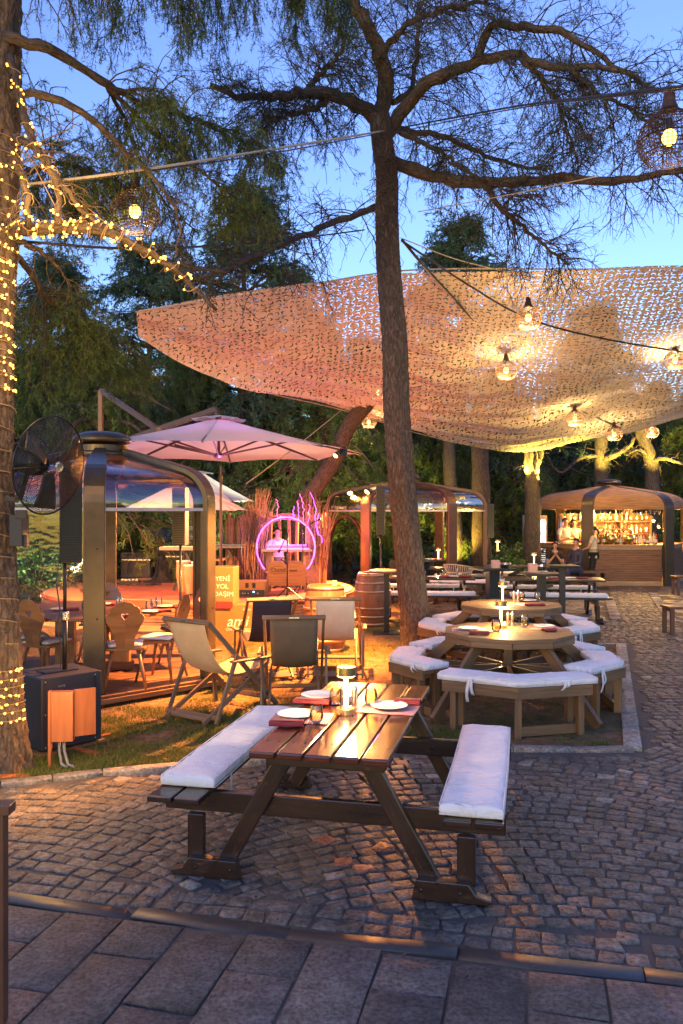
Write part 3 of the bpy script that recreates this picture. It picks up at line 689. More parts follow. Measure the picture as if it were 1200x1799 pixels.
tumbler(on(916,1056,.7505), 'amber tumbler right behind the grinders of the farther ten-sided table', k=1.2); tumbler(on(945,1056,.7505), 'amber tumbler at the right of the farther ten-sided table', k=1.2)
placemat(on(933,1062,.7505), .2, 'gingham mat at the right of the farther ten-sided table'); napkin(on(940,1064,.753), .1, 'dark red napkin on the farther ten-sided table', L=.26); plate(on(928,1056,.7565), 'white plate on the farther ten-sided table')
# ================================================================ deck chairs
def deck_chair(loc, rz, canvas, label, tilt=0, arms=True):
    """faces local +y; sling from the top rail behind to the front rail"""
    t = thing('deck_chair', label, 'deck chair', loc, rz, 'folding deck chairs'); W_ = M_['greywood']; w = .29
    A0, A1 = V3((0,.50,.03)), V3((0,-.50,.97))                  # long frame: front foot to top back
    B0, B1 = V3((0,-.52,.03)), V3((0,.40,.47))                  # seat frame: rear foot to front edge
    for s in (-1, 1):
        X = V3((s*w,0,0)); X2 = V3((s*(w-.045),0,0)); X3 = V3((s*(w+.035),0,0))
        MB().beam(A0+X, A1+X, .026, .048, up=(0,1,1)).build('back_rail', W_, t, bevel=.003)
        MB().beam(B0+X2, B1+X2, .026, .045, up=(0,-1,1)).build('seat_rail', W_, t, bevel=.003)
        pv = A0.lerp(A1, .50); MB().beam(V3((0,-.43,.02))+X3, pv+V3((0,-.14,.13))+X3, .024, .042, up=(0,1,0)).build('prop', W_, t, bevel=.003)
        if arms:
            MB().beam(V3((s*(w+.055),-.24,.575)), V3((s*(w+.055),.34,.545)), .062, .022).build('armrest', W_, t, bevel=.006)
            MB().beam(V3((s*(w+.045),.26,.02)), V3((s*(w+.045),.20,.535)), .022, .040, up=(0,1,0)).build('arm_post', W_, t, bevel=.003)
    for p, r, nm in ((A1, w+.02, 'top_bar'), (A0.lerp(A1,.09), w, 'foot_bar'), (B1, w-.03, 'seat_bar'), (B0.lerp(B1,.06), w-.03, 'rear_bar'), (V3((0,-.41,.07)), w+.05, 'prop_bar')):
        MB().beam(p-V3((r,0,0)), p+V3((r,0,0)), .045, .026, up=(0,-1,1)).build(nm, W_, t, bevel=.004)
    def sl(u, v):                                                # hanging curve of the canvas
        p = A1.lerp(B1, v); sag = -.30*math.sin(PI*min(1, v**.75))*1.0
        x = (u-.5)*2*(w-.055)*(1-.04*math.sin(PI*v)); q = V3((x, p.y*1+(-.06*math.sin(PI*v)), p.z+sag))
        q.z -= .02*math.sin(PI*u)*math.sin(PI*v); return q
    MB().grid(sl, 10, 26, .5, 1.1).build('sling', M_[canvas], t, smooth=True, solid=.004)
    MB().beam(A1+V3((-.05,-.022,-.0)), A1+V3((.05,-.022,0)), .004, .014, up=(0,0,1)).build('label_tag', M_['steel'], t)
    return t
deck_chair(G(392,1250)+V3((0,-.05,0)), R(-35), 'beige', 'beige canvas deck chair nearest the clear pavilion deck')
deck_chair(V3((-.49,8.55,0)), R(3), 'greycanvas', 'olive grey deck chair seen square from behind, nearest the dark picnic table')
deck_chair(V3((-.95,10.2,0)), R(16), 'navy', 'navy canvas deck chair behind the olive grey one')
deck_chair(V3((-.06,10.3,0)), R(-2), 'cream', 'cream canvas deck chair in front of the oak barrel')
# ================================================================ domed pavilions
def hexa(r, n=6, a0=0): return [(r*math.cos(a0+i*2*PI/n), r*math.sin(a0+i*2*PI/n)) for i in range(n)]
def arm_profile(Rr, z0=0., z1=2.10, zb=2.52, rc=.30, zc=2.70, k=.40):
    p = [(Rr, z0), (Rr, z1)]
    for i in range(1, 8):
        a = i/8*PI/2; p.append((Rr-k+k*math.cos(a), z1+(zb-z1-.03)*math.sin(a)))
    p += [(Rr-k, zb-.012), (rc, zc)]
    return p
def pavilion(loc, rz, Rr, label, deck=.12, metal='bronze', roof='glassp', arm_w=.22, arm_t=.10, group='six sided domed pavilions', walls={}, arches=(), slot='deck', kk=.40, zoff=0):
    t = thing('pavilion', label, 'pavilion', loc, rz, group); MT_ = M_[metal]
    if deck:
        hx = hexa(Rr+.17); y = -Rr-.2
        for i in range(int((2*Rr+.4)/.145)+1):
            pl = clip_strip(hx, y+.003, y+.142); y += .145
            if len(pl) > 2: MB().prism(pl, deck-.025, deck).build('deck_board', M_['deck'], t, bevel=.002)
        fm = MB().prism(hexa(Rr+.13), .03, deck-.03); fm.build('plinth', M_['oakdark'], t)
        for i in range(6):
            a, b = hexa(Rr+.19)[i], hexa(Rr+.19)[(i+1) % 6]; MB().beam((*a, deck-.055), (*b, deck-.055), .028, .05).build('fascia', M_['oak'], t, bevel=.002)
    prof = arm_profile(Rr, deck, k=kk, z1=2.10+zoff, zb=2.52+zoff, zc=2.70+zoff)
    for i in range(6):
        a = i*PI/3; rd = V3((math.cos(a), math.sin(a), 0)); tg = V3((-math.sin(a), math.cos(a), 0)); vs, fs, us = [], [], []
        for j, (r, z) in enumerate(prof):
            q0, q1 = prof[max(j-1, 0)], prof[min(j+1, len(prof)-1)]; d = V3((q1[0]-q0[0], q1[1]-q0[1])).normalized(); nr = V3((d.y, -d.x))
            w = arm_w*(1 if j < len(prof)-1 else .62)
            for sx, sn in ((-1,1), (1,1), (1,-1), (-1,-1)):
                vs.append(rd*(r+nr.x*sn*arm_t/2)+tg*(sx*w/2)+V3((0,0,z+nr.y*sn*arm_t/2)))
        for j in range(len(prof)-1):
            for m in range(4): fs.append((j*4+m, j*4+(m+1)%4, j*4+4+(m+1)%4, j*4+4+m)); us.append([(0,0)]*4)
        fs += [(3,2,1,0), tuple(range(len(vs)-4, len(vs)))]; us += [[(0,0)]*4]*2
        mb = MB(); mb._add(vs, fs, us); p = mb.build('arm', MT_, t, bevel=.012)
        if Rr < 1.6:
            MB().beam(rd*(Rr-.052)+tg*.07+V3((0,0,deck)), rd*(Rr-.052)+tg*.07+V3((0,0,2.06)), .03, .03).build('inner_channel', M_['bronzedark'], p)
            for zz in (.9, 1.62):
                MB().lathe([(.001,.004), (.010,.003), (.011,0)], rd*(Rr+arm_t/2+.001)+tg*.03+V3((0,0,zz)), 8, Matrix((tg, V3((0,0,1)), rd)).transposed()).build('bolt', M_['blackmetal'], p)
        # roof sheet between this arm and the next
        b = (i+1)*PI/3; half = arm_w/2*.92; pr = [(r, z) for r, z in prof if z >= 2.05+zoff]
        pr = [(Rr-.01, 2.04+zoff)]+pr[0:]
        def rf(u, v):
            s = v*(len(pr)-1); j = min(int(s), len(pr)-2); f = s-j; r = pr[j][0]*(1-f)+pr[j+1][0]*f; z = pr[j][1]*(1-f)+pr[j+1][1]*f
            h = half*(1 if r > .6 else .6); A0_ = V3((math.cos(a), math.sin(a), 0))*r+V3((-math.sin(a), math.cos(a), 0))*h; B0_ = V3((math.cos(b), math.sin(b), 0))*r-V3((-math.sin(b), math.cos(b), 0))*h
            q = A0_.lerp(B0_, u); q.z = z-.012; return q
        if roof:
            nv = (len(pr)-1)*(1 if roof != 'reed' else 2)
            if roof == 'reed':
                def rr_(u, v, rf=rf):
                    q = rf(u, v); e = math.sin(PI*u); q.z += .03+.03*e-(1-v)**6*.10*(1-e)*0; return q
                MB().grid(rr_, 16, nv*2, .9*Rr, 1.9).build('reed_panel', M_['reed'], t, solid=.03)
            else:
                MB().grid(rf, 10, nv).build('clear_roof_panel', M_[roof], t, smooth=True)
                MB().beam(rf(0,0), rf(1,0), .02, .035).build('panel_edge', M_['edge'], t)
    MB().lathe([(.001,2.63), (.30,2.63), (.335,2.66), (.335,2.70), (.30,2.715), (.30,2.79), (.001,2.79)], (0,0,zoff), n=40).build('roof_collar', MT_, t, bevel=.004)
    cp = MB().lathe([(.001,2.80), (.30,2.815), (.338,2.83), (.345,2.85), (.335,2.88), (.30,2.915), (.22,2.945), (.10,2.96), (.001,2.963)], (0,0,zoff), n=40).build('roof_cap', MT_, t, smooth=True)
    vsl = [(math.cos(i*PI/3)*Rr, math.sin(i*PI/3)*Rr) for i in range(7)]
    for i, m in walls.items():
        a, b = V3((*vsl[i % 6], 0)), V3((*vsl[(i+1) % 6], 0)); d = (b-a).normalized(); a, b = a+d*arm_w/2, b-d*arm_w/2
        MB().grid(lambda u, v: a.lerp(b, u)+V3((0,0,deck+.02+v*(2.03-deck))), 6, 6).build('clear_wall_panel', M_[m], t)
    for i in arches:
        a, b = V3((*vsl[i % 6], 0)), V3((*vsl[(i+1) % 6], 0)); d = (b-a).normalized(); c = (a+b)/2; hw = (b-a).length/2-arm_w/2-.02; ah = 1.98-hw
        pts = [c-d*hw+V3((0,0,deck)), c-d*hw+V3((0,0,ah))]+[c-d*hw*math.cos(q*PI/14)+V3((0,0,ah+hw*.92*math.sin(q*PI/14))) for q in range(1, 14)]+[c+d*hw+V3((0,0,ah)), c+d*hw+V3((0,0,deck))]
        mb = MB()
        nm = d.cross(V3((0,0,1))); vs, fs, us = [], [], []
        for j, p in enumerate(pts):
            td = (pts[min(j+1, len(pts)-1)]-pts[max(j-1, 0)]).normalized(); nn = td.cross(nm)
            for s1, s2 in ((1,1), (1,-1), (-1,-1), (-1,1)): vs.append(p+nn*.03*s1+nm*.028*s2)
        for j in range(len(pts)-1):
            for m in range(4): fs.append((j*4+m, j*4+(m+1)%4, j*4+4+(m+1)%4, j*4+4+m)); us.append([(0,0)]*4)
        mb._add(vs, fs, us); mb.build('arched_frame', MT_, t)
    return t
M_['greypipe'] = plain('grey_conduit_plastic', (.17,.18,.19), .5, scale=8, bmp=.05)
M_['olive'] = plain('olive_grey_casing', (.10,.09,.055), .45, scale=8, bmp=.1)
M_['edge'] = plain('clear_edge_profile', (.45,.45,.52), .2, .1, scale=6, bmp=.02)
def reed_mat():
    m, t, b, o = new_mat('reed_thatch'); v = coords(t, 'UV', (1.0, 17, 1)); n = N(t, 'ShaderNodeTexNoise', i_Scale=1.6, i_Detail=6.0, i_Roughness=.7, i_Distortion=.3); t.links.new(v, n.inputs['Vector'])
    r = ramp(t, n.outputs[0], [(.3, (.13,.055,.025)), (.48, (.36,.17,.07)), (.66, (.55,.30,.14))]); t.links.new(r.outputs[0], b.inputs['Base Color']); b.inputs['Roughness'].default_value = .75; bump(t, b, n.outputs[0], 1.0, .02)
    k = ramp(t, n.outputs[0], [(.31, (1,1,1)), (.335, (0,0,0))]); tr = N(t, 'ShaderNodeBsdfTransparent'); ms = N(t, 'ShaderNodeMixShader'); t.links.new(k.outputs[0], ms.inputs[0]); t.links.new(b.outputs[0], ms.inputs[1]); t.links.new(tr.outputs[0], ms.inputs[2]); t.links.new(ms.outputs[0], o.inputs[0]); return m
M_['reed'] = reed_mat()
P1c = V3((-2.86, 9.86, 0)); P1r = R(-17)
pavilion(P1c, P1r, 1.39, 'bronze framed pavilion with clear domed roof beside the deck chairs', walls={4: 'glass', 2: 'glass'}, arches=(3,))
P2c = V3((1.57, 20.2, 0)); P2r = R(-2)
pavilion(P2c, P2r, 1.92, 'dark red framed clear pavilion behind the leaning central tree', metal='redbrown', arm_w=.24, arches=(2, 3), walls={3: 'glass'}, deck=.10)
# ---------------------------------------------------------------- carved chairs and round table on the deck
PROTO_CH = None
def carved_chair(loc, rz, label, pad=None, group='carved wooden chairs in the near pavilion'):
    global PROTO_CH
    if PROTO_CH is None:
        t = thing('carved_chair', label, 'chair', loc, rz, group); W_ = M_['chairwood']
        MB().prism([(-.20,-.19), (.20,-.19), (.235,.0), (.225,.17), (.12,.22), (-.12,.22), (-.225,.17), (-.235,.0)], .435, .462).build('seat', W_, t, bevel=.006)
        for sx, sy in ((-1,1), (1,1), (-1,-1), (1,-1)):
            MB().tube([(sx*.13, sy*.12, .435), (sx*.175, sy*.17, .22), (sx*.215, sy*.215, 0)], [.021, .019, .013], 10).build('leg', W_, t, smooth=True)
        half = [(0,0), (.085,0), (.095,.06), (.105,.13), (.145,.22), (.185,.29), (.195,.34), (.175,.375), (.15,.385), (.155,.42), (.13,.455), (.095,.462), (.085,.485), (.05,.505), (0,.512)]
        heart = [(0,.375), (.018,.392), (.034,.385), (.038,.362), (.022,.338), (0,.312)]
        for sx in (-1, 1):
            pl = [(x*sx, y) for x, y in half+heart]
            if sx < 0: pl = pl[::-1]
            M = Matrix(((1,0,0), (0,-.20,-.98), (0,.98,-.20))); MB().prism(pl, -.011, .011, M, (0,-.185,.455)).build('back_half', W_, t, bevel=.002)
        PROTO_CH = t; c = t
    else: c = dup(PROTO_CH, loc, rz, label)
    if pad:
        o = MB().grid(lambda u, v: ((u-.5)*.38*(1-.1*(1-v)), (v-.5)*.36+.02, .478+.022*(1-abs(2*u-1)**4)*(1-abs(2*v-1)**4)), 10, 10).build('seat_pad', M_['white'], None, smooth=True, solid=.02, loc=loc); o.rotation_euler = (0,0,rz); tag(o, pad, 'cushion', 'white chair pads')
    return c
dz = .12
TC = V3((-2.90, 9.70, dz))
ch = [((-2.30,8.78), R(14), 'carved chair seen from behind, just right of the front pavilion post'), ((-2.02,9.28), R(78), 'carved chair facing left at the right end of the round table'), ((-3.22,8.98), R(-20), 'carved chair with heart cut-out seen through the clear wall'), ((-3.55,9.35), R(-62), 'carved chair against the far left of the round table'), ((-1.98,10.15), R(118), 'carved chair behind the right pavilion post'), ((-3.1,10.62), R(178), 'carved chair on the far side of the round table')]
for (x, y), r, l in ch: carved_chair(V3((x, y, dz)), r, l, l.replace('carved chair', 'white pad on the carved chair'))
t = thing('round_table', 'round wooden table laid for dinner inside the near pavilion', 'table', TC)
MB().lathe([(.001,.71), (.93,.71), (.95,.72), (.95,.745), (.94,.75), (.001,.75)], n=56).build('top', M_['chairwood'], t)
for a in (0, PI/2):
    d = V3((math.cos(a+.4), math.sin(a+.4), 0)); MB().beam(d*-.45+V3((0,0,.06)), d*.45+V3((0,0,.06)), .11, .10).build('foot', M_['oakdark'], t, bevel=.01)
for x, y in ((-.3,-.12), (.28,.1)): MB().box((x, y, .41), (.22,.10,.60)).build('pedestal', M_['chairwood'], t, bevel=.006)
zt = dz+.7505
for px, py, l in ((206,1083,'nearest'), (266,1074,'middle'), (292,1065,'right hand'), (105,1070,'left hand'), (185,1061,'far')):
    q = on(px, py+2, zt); plate(q, f'white plate at the {l} place of the round pavilion table', 'plates on the round table', .11); napkin(q+V3((.16,-.04,.002)), .4, f'red napkin at the {l} place of the round pavilion table', 'napkins on the round table', .14)
for i, px in enumerate((207, 213)): grinder(on(px, 1077, zt), '%s tall grinder on the round pavilion table' % ('left', 'right')[i], h=.17)
for px, py, l in ((222,1076,'right of the tall grinders'), (270,1068,'before a pair of tumblers'), (279,1064,'right one of a pair behind'), (262,1072,'left one of a pair'), (150,1072,'seen through the clear wall')): tumbler(on(px, py, zt), f'clear tumbler on the round pavilion table, {l}', 'tumblers on the round table').data.materials[0] = M_['clearglass']
# ================================================================ speakers, cover boards, fan
c0 = V3((-2.46, 6.76, 0)); d1 = V3((.69,.72,0)).normalized(); d2 = V3((-.72,.69,0)).normalized(); cs = c0+d1*.275+d2*.25; rs = math.atan2(d1.y, d1.x)
t = thing('subwoofer', 'big dark subwoofer cabinet standing in the grass beside the lit trunk', 'speaker', cs+V3((0,0,.03)), rs)
MB().prism([(-.275,-.25), (.275,-.25), (.275,.22), (.20,.28), (-.20,.28), (-.275,.22)], 0, .60).build('cabinet', M_['cabinet'], t, bevel=.012)
MB().prism([(-.235,-.256), (.20,-.256), (.20,-.250), (-.235,-.250)], .045, .565).build('front_panel', M_['cabinet'], t, bevel=.002)
MB().tube([(.205,-.258,.05), (.212,-.258,.18), (.205,-.258,.28), (.215,-.258,.40), (.21,-.258,.57)], .004, 5).build('seam', M_['black'], t)
for x, z in ((-.24,.03), (.21,.03), (-.24,.57), (.21,.57), (-.24,.30)): MB().lathe([(.001,.003), (.006,.002), (.007,0)], (x,-.2565,z), 8, Matrix(((1,0,0), (0,0,-1), (0,1,0)))).build('screw', M_['steel'], t)
for x in (-.20,.20): MB().box((x,-.2,-.004), (.06,.06,.012)).build('rubber_foot', M_['black'], t)
MB().box((.268,.02,.40), (.02,.16,.05)).build('handle', M_['black'], t, bevel=.006); MB().box((-.10,-.2575,.52), (.06,.003,.018)).build('badge', M_['steel'], t)
MB().box((0,0,.606), (.30,.18,.008)).build('top_plate', M_['black'], t, bevel=.003)
MB().box((0,.02,-.025), (.66,.62,.03)).build('base_board', M_['oak'], t, bevel=.003)
cp_ = cs+d2*.02+V3((.07,0,0))
t = thing('column_speaker', 'tall black column loudspeaker on a pole in front of the bronze post', 'speaker', V3((cp_.x, cp_.y, .64)), R(20))
MB().tube([(0,0,0), (0,0,.50)], .022, 14).build('pole', M_['black'], t, smooth=True); MB().tube([(0,0,.48), (0,0,.95)], .016, 14).build('pole_upper', M_['black'], t, smooth=True)
MB().box((.05,.03,1.36), (.185,.16,.88), None, 1.0, 1.0).build('cabinet', M_['black'], t, bevel=.01)
gm = MB()
for k in range(58): gm.box((.050,-.0525,.935+k*.0148), (.172,.006,.010))
gm.build('grille', M_['blackmetal'], t)
MB().lathe([(.030,.42), (.034,.43), (.034,.49), (.030,.50)], n=12).build('clamp', M_['steel'], t)
tag(MB().tube([(cp_.x-.03, cp_.y-.02, 1.62), (cp_.x-.06, cp_.y-.05, 1.4), (cp_.x-.03, cp_.y-.03, 1.15), (cp_.x-.055, cp_.y-.05, 1.0), (cp_.x-.01, cp_.y-.05, .85), (cp_.x-.02, cp_.y-.06, .66), (cp_.x-.2, cp_.y-.12, .655), (cp_.x-.42, cp_.y-.03, .62), (cp_.x-.5, cp_.y+.1, .3)], .006, 6).build('speaker_cable', M_['cable'], smooth=True), 'black cable winding down the column speaker pole to the subwoofer', 'cable')
q = G(88, 1348)
t = thing('cover_board', 'reddish wooden cover box on a stake leaning before the subwoofer', 'box', q, R(6))
MB().box((0,0,.30), (.022,.05,.60)).build('stake', M_['redwood'], t, bevel=.002)
MB().box((.098,-.0,.40), (.165,.07,.39)).build('front_box', M_['redwood'], t, bevel=.003)
MB().box((.255,.055,.415), (.165,.02,.37), Matrix.Rotation(R(22), 3, 'Z')).build('side_panel', M_['redwood'], t, bevel=.002)
for i, l in ((0, 'left'), (1, 'right')):
    tag(MB().tube([q+V3((.06+i*.03,.03,.24)), q+V3((.07+i*.04,.01,.12)), q+V3((.10+i*.05,-.03,.03)), q+V3((.15+i*.06,-.05,.012))], .012, 8).build('conduit', M_['greypipe'], smooth=True), f'grey conduit, {l} one of two coming out below the wooden cover box', 'conduit')
# fan on the trunk
hc = A(88, 818, 6.1)
t = thing('wall_fan', 'large black caged fan fixed to the lit tree trunk', 'fan', hc); t.rotation_euler = (V3((.92,-.38,-.16))).to_track_quat('Z', 'Y').to_euler()
Rf = .365; cg = MB()
for sgn in (1, -1):
    for k in range(26):
        r = .05+(Rf-.05)*(k+.5)/26; z = sgn*(.085*(1-(r/Rf)**2.4)); cg.tube([(r*math.cos(a*PI/20), r*math.sin(a*PI/20), z) for a in range(41)], .0019, 3, False)
    for k in range(14):
        a = k*PI/7; cg.tube([(r*math.cos(a+r*.3), r*math.sin(a+r*.3), sgn*.087*(1-(r/Rf)**2.4)) for r in (.03,.12,.2,.28,Rf)], .0028, 4, False)
cg.build('cage', M_['blackmetal'], t)
MB().tube([(Rf*math.cos(a*PI/24), Rf*math.sin(a*PI/24), 0) for a in range(49)], .007, 6, False).build('rim', M_['blackmetal'], t, smooth=True)
for k in range(3):
    a = k*2*PI/3+.5
    def bl(u, v):
        r = .05+u*.27; w = .035+.045*u; x = (v-.5)*2*w; return V3((r*math.cos(a)-x*math.sin(a), r*math.sin(a)+x*math.cos(a), x*.45+.01*math.sin(u*3)))
    MB().grid(bl, 8, 5).build('blade', M_['black'], t, smooth=True, solid=.003)
MB().lathe([(.001,.095), (.035,.093), (.042,.086), (.042,.078), (.001,.078)], n=20).build('badge', M_['steel'], t)
MB().lathe([(.05,-.05), (.085,-.08), (.095,-.15), (.09,-.26), (.06,-.30), (.001,-.30)], n=20).build('motor', M_['black'], t, smooth=True)
MB().beam((0,.0,-.20), (0,-.30,-.26), .05, .03).build('bracket_arm', M_['black'], t); MB().beam((-.04,-.30,-.25), (-.30,-.26,-.05), .03, .05).build('bracket', M_['black'], t)
tag(MB().box((-2.46,6.30,1.86), (.10,.14,.24)).box((-2.42,6.24,1.98), (.09,.03,.07)).box((-2.40,6.27,1.78), (.03,.04,.10)).build('junction_box', M_['cabinet'], bevel=.006), 'dark fixing plate strapped to the lit trunk under the fan', 'bracket')
# ================================================================ umbrellas
def parasol(loc, Rr, zr, za, rz, label, n=8, group='white parasols', hub=True, pole=None):
    t = thing('parasol', label, 'parasol', loc, rz, group); V, Fc, T = [], [], []; K = 6
    for i in range(n):
        a, b = i*2*PI/n, (i+1)*2*PI/n; tv = (i*37 % 11)/11; base = len(V)
        for j in range(K+1):
            f = j/K; r = .16+(Rr-.16)*f; z = za-(za-zr)*(f**.93)
            for m in range(K+1):
                g = m/K; p = V3((math.cos(a), math.sin(a), 0)).lerp(V3((math.cos(b), math.sin(b), 0)), g)*r; dip = math.sin(PI*g)*f
                V.append((p.x*(1-.02*dip*f), p.y*(1-.02*dip*f), z-.07*dip*(1-f)*1.2+.03*dip*f)); T.append(tv)
        for j in range(K):
            for m in range(K): q = base+j*(K+1)+m; Fc.append((q, q+1, q+K+2, q+K+1))
    mesh_np('canopy', V, Fc, M_['umbrella'], t, smooth=False, tint=T)
    MB().grid(lambda u, v: (math.cos(u*2*PI)*(.05+v*.30*(1+.1*math.sin(u*8*PI))), math.sin(u*2*PI)*(.05+v*.30), za+.07-v*.06+.012*math.sin(u*16*PI)*v), 40, 3).build('vent', M_['umbrella'], t, solid=.002)
    for i in range(n):
        a = i*2*PI/n; d = V3((math.cos(a), math.sin(a), 0)); MB().beam(d*.05+V3((0,0,za-.04)), d*(Rr*.985)+V3((0,0,zr-.0)), .018, .028).build('rib', M_['bronzedark'], t)
        if hub: MB().beam(d*.06+V3((0,0,zr-.02)), d*(Rr*.50)+V3((0,0,(za+zr)/2-.05)), .016, .024).build('strut', M_['redbrown'], t)
    if hub: MB().lathe([(.001,zr-.06), (.055,zr-.06), (.075,zr-.03), (.05,zr), (.02,zr+.02), (.02,za)], n=16).build('hub', M_['redbrown'], t)
    if pole: MB().tube([(0,0,0), (0,0,za)], .028, 12).build('pole', M_['redbrown'], t, smooth=True)
    return t
uc = V3((-1.68, 11.3, 0))
t = parasol(uc, 1.98, 2.80, 3.25, R(3), 'large white cantilever parasol lit pink over the stage edge', n=8)
il = t.matrix_basis.inverted(); loc = lambda p: Matrix.Rotation(-R(3), 4, 'Z') @ (p-uc)
mt = A(177, 686, 13.2); jn = A(281, 757, 12.0); lo = A(203, 780, 12.6); hi = A(380, 719, 11.35); ap = V3((uc.x, uc.y, 3.27))
MB().beam(loc(V3((mt.x, mt.y, 0))), loc(mt), .10, .07).build('mast', M_['redbrown'], t, bevel=.006)
for p, q, w in ((mt, jn, .06), (lo, hi, .06), (hi, ap, .05)): MB().beam(loc(p), loc(q), w, .075).build('arm', M_['redbrown'], t, bevel=.005)
MB().box(loc(jn), (.09,.09,.12)).build('joint', M_['redbrown'], t, bevel=.01)
b = loc(V3((mt.x, mt.y, 0))); MB().box((b.x, b.y, .04), (.9,.9,.08)).build('base', M_['bronzedark'], t, bevel=.01)
parasol(V3((-3.22, 17.0, 0)), 1.32, 2.02, 2.62, R(12), 'smaller white parasol far behind the near pavilion', pole=True)
parasol(V3((-3.55, 20.5, 0)), 1.4, 2.25, 2.95, R(0), 'smaller white parasol farther back above the stage', pole=True)
p = G(388, 1100); tag(MB().tube([(p.x, p.y, 0), (p.x, p.y, 2.8)], .022, 10).box((p.x, p.y, .01), (.4,.4,.02)).build('metal_pole', M_['redbrown'], smooth=False), 'thin brown metal pole standing at the front of the stage', 'pole')

for p, a, L, w, l in ((G(8,1368), .25, .34, .07, 'short orange scrap board lying in the grass at the left edge'), (G(150,1322), -.5, .28, .05, 'splintered scrap of wood beside the subwoofer'), (G(178,1296), .9, .20, .04, 'curled piece of bark on the lawn right of the subwoofer')):
    o = MB().box((0,0,.014), (L, w, .018)).build('wood_scrap', M_['redwood'], loc=p, bevel=.003); o.rotation_euler = (.06, .04, a); tag(o, l, 'wood scrap')

def slim_speaker(px, D, y0, y1, w, label, mat='black'):
    p = V3(((px-CX)*D/F, D, 0)); z1 = A(px, y0, D).z; z0 = A(px, y1, D).z; t = thing('column_speaker', label, 'speaker', p, R(-8), 'slim column speakers')
    MB().box((0,0,(z0+z1)/2), (w, w*.9, z1-z0)).build('cabinet', M_[mat], t, bevel=.008); MB().tube([(0,0,.03), (0,0,z0)], .018, 10).build('pole', M_['black'], t, smooth=True); g = MB()
    for k in range(34): g.box((0,-w*.46,z0+(z1-z0)*(k+.7)/35), (w*.84,.005,(z1-z0)/60))
    g.build('grille', M_['blackmetal'], t)
    for k in range(3): a = k*2*PI/3; MB().beam((0,0,.35), (.36*math.cos(a), .36*math.sin(a), .012), .02, .012).build('leg', M_['black'], t)
slim_speaker(317, 12.2, 852, 958, .20, 'olive grey column speaker on a pole seen through the near pavilion', 'olive'); slim_speaker(669, 17.0, 853, 940, .17, 'black column speaker just left of the leaning tree trunk'); slim_speaker(862, 21.6, 885, 945, .17, 'black column speaker right of the red framed pavilion')
p = G(641, 1064); t = thing('subwoofer', 'small dark speaker cabinet on the ground left of the farther barrel', 'speaker', p+V3((0,.2,0)), .1); MB().box((0,0,.31), (.30,.42,.60)).build('cabinet', M_['cabinet'], t, bevel=.01); MB().box((0,-.214,.31), (.25,.006,.52)).build('grille', M_['blackmetal'], t)
# ================================================================ people
def skin_mesh(name, joints, bones, mat, parent, sub=2):
    """joints: name -> (x, y, z, r); bones: pairs; one smooth continuous surface"""
    ks = list(joints); me = bpy.data.meshes.new(name); me.from_pydata([joints[k][:3] for k in ks], [(ks.index(a), ks.index(b)) for a, b in bones], [])
    o = finish(me, name, mat, parent); m = o.modifiers.new('skin', 'SKIN'); m.use_smooth_shade = True
    for i, k in enumerate(ks):
        r = joints[k][3]; me.skin_vertices[0].data[i].radius = (r, r) if not hasattr(r, '__len__') else r
    me.skin_vertices[0].data[0].use_root = True
    s = o.modifiers.new('sub', 'SUBSURF'); s.levels = sub; s.render_levels = sub
    dg = bpy.context.evaluated_depsgraph_get(); dg.update(); ev = o.evaluated_get(dg); nm = bpy.data.meshes.new_from_object(ev); o.modifiers.clear(); o.data = nm
    nm.materials.clear(); nm.materials.append(mat); return o
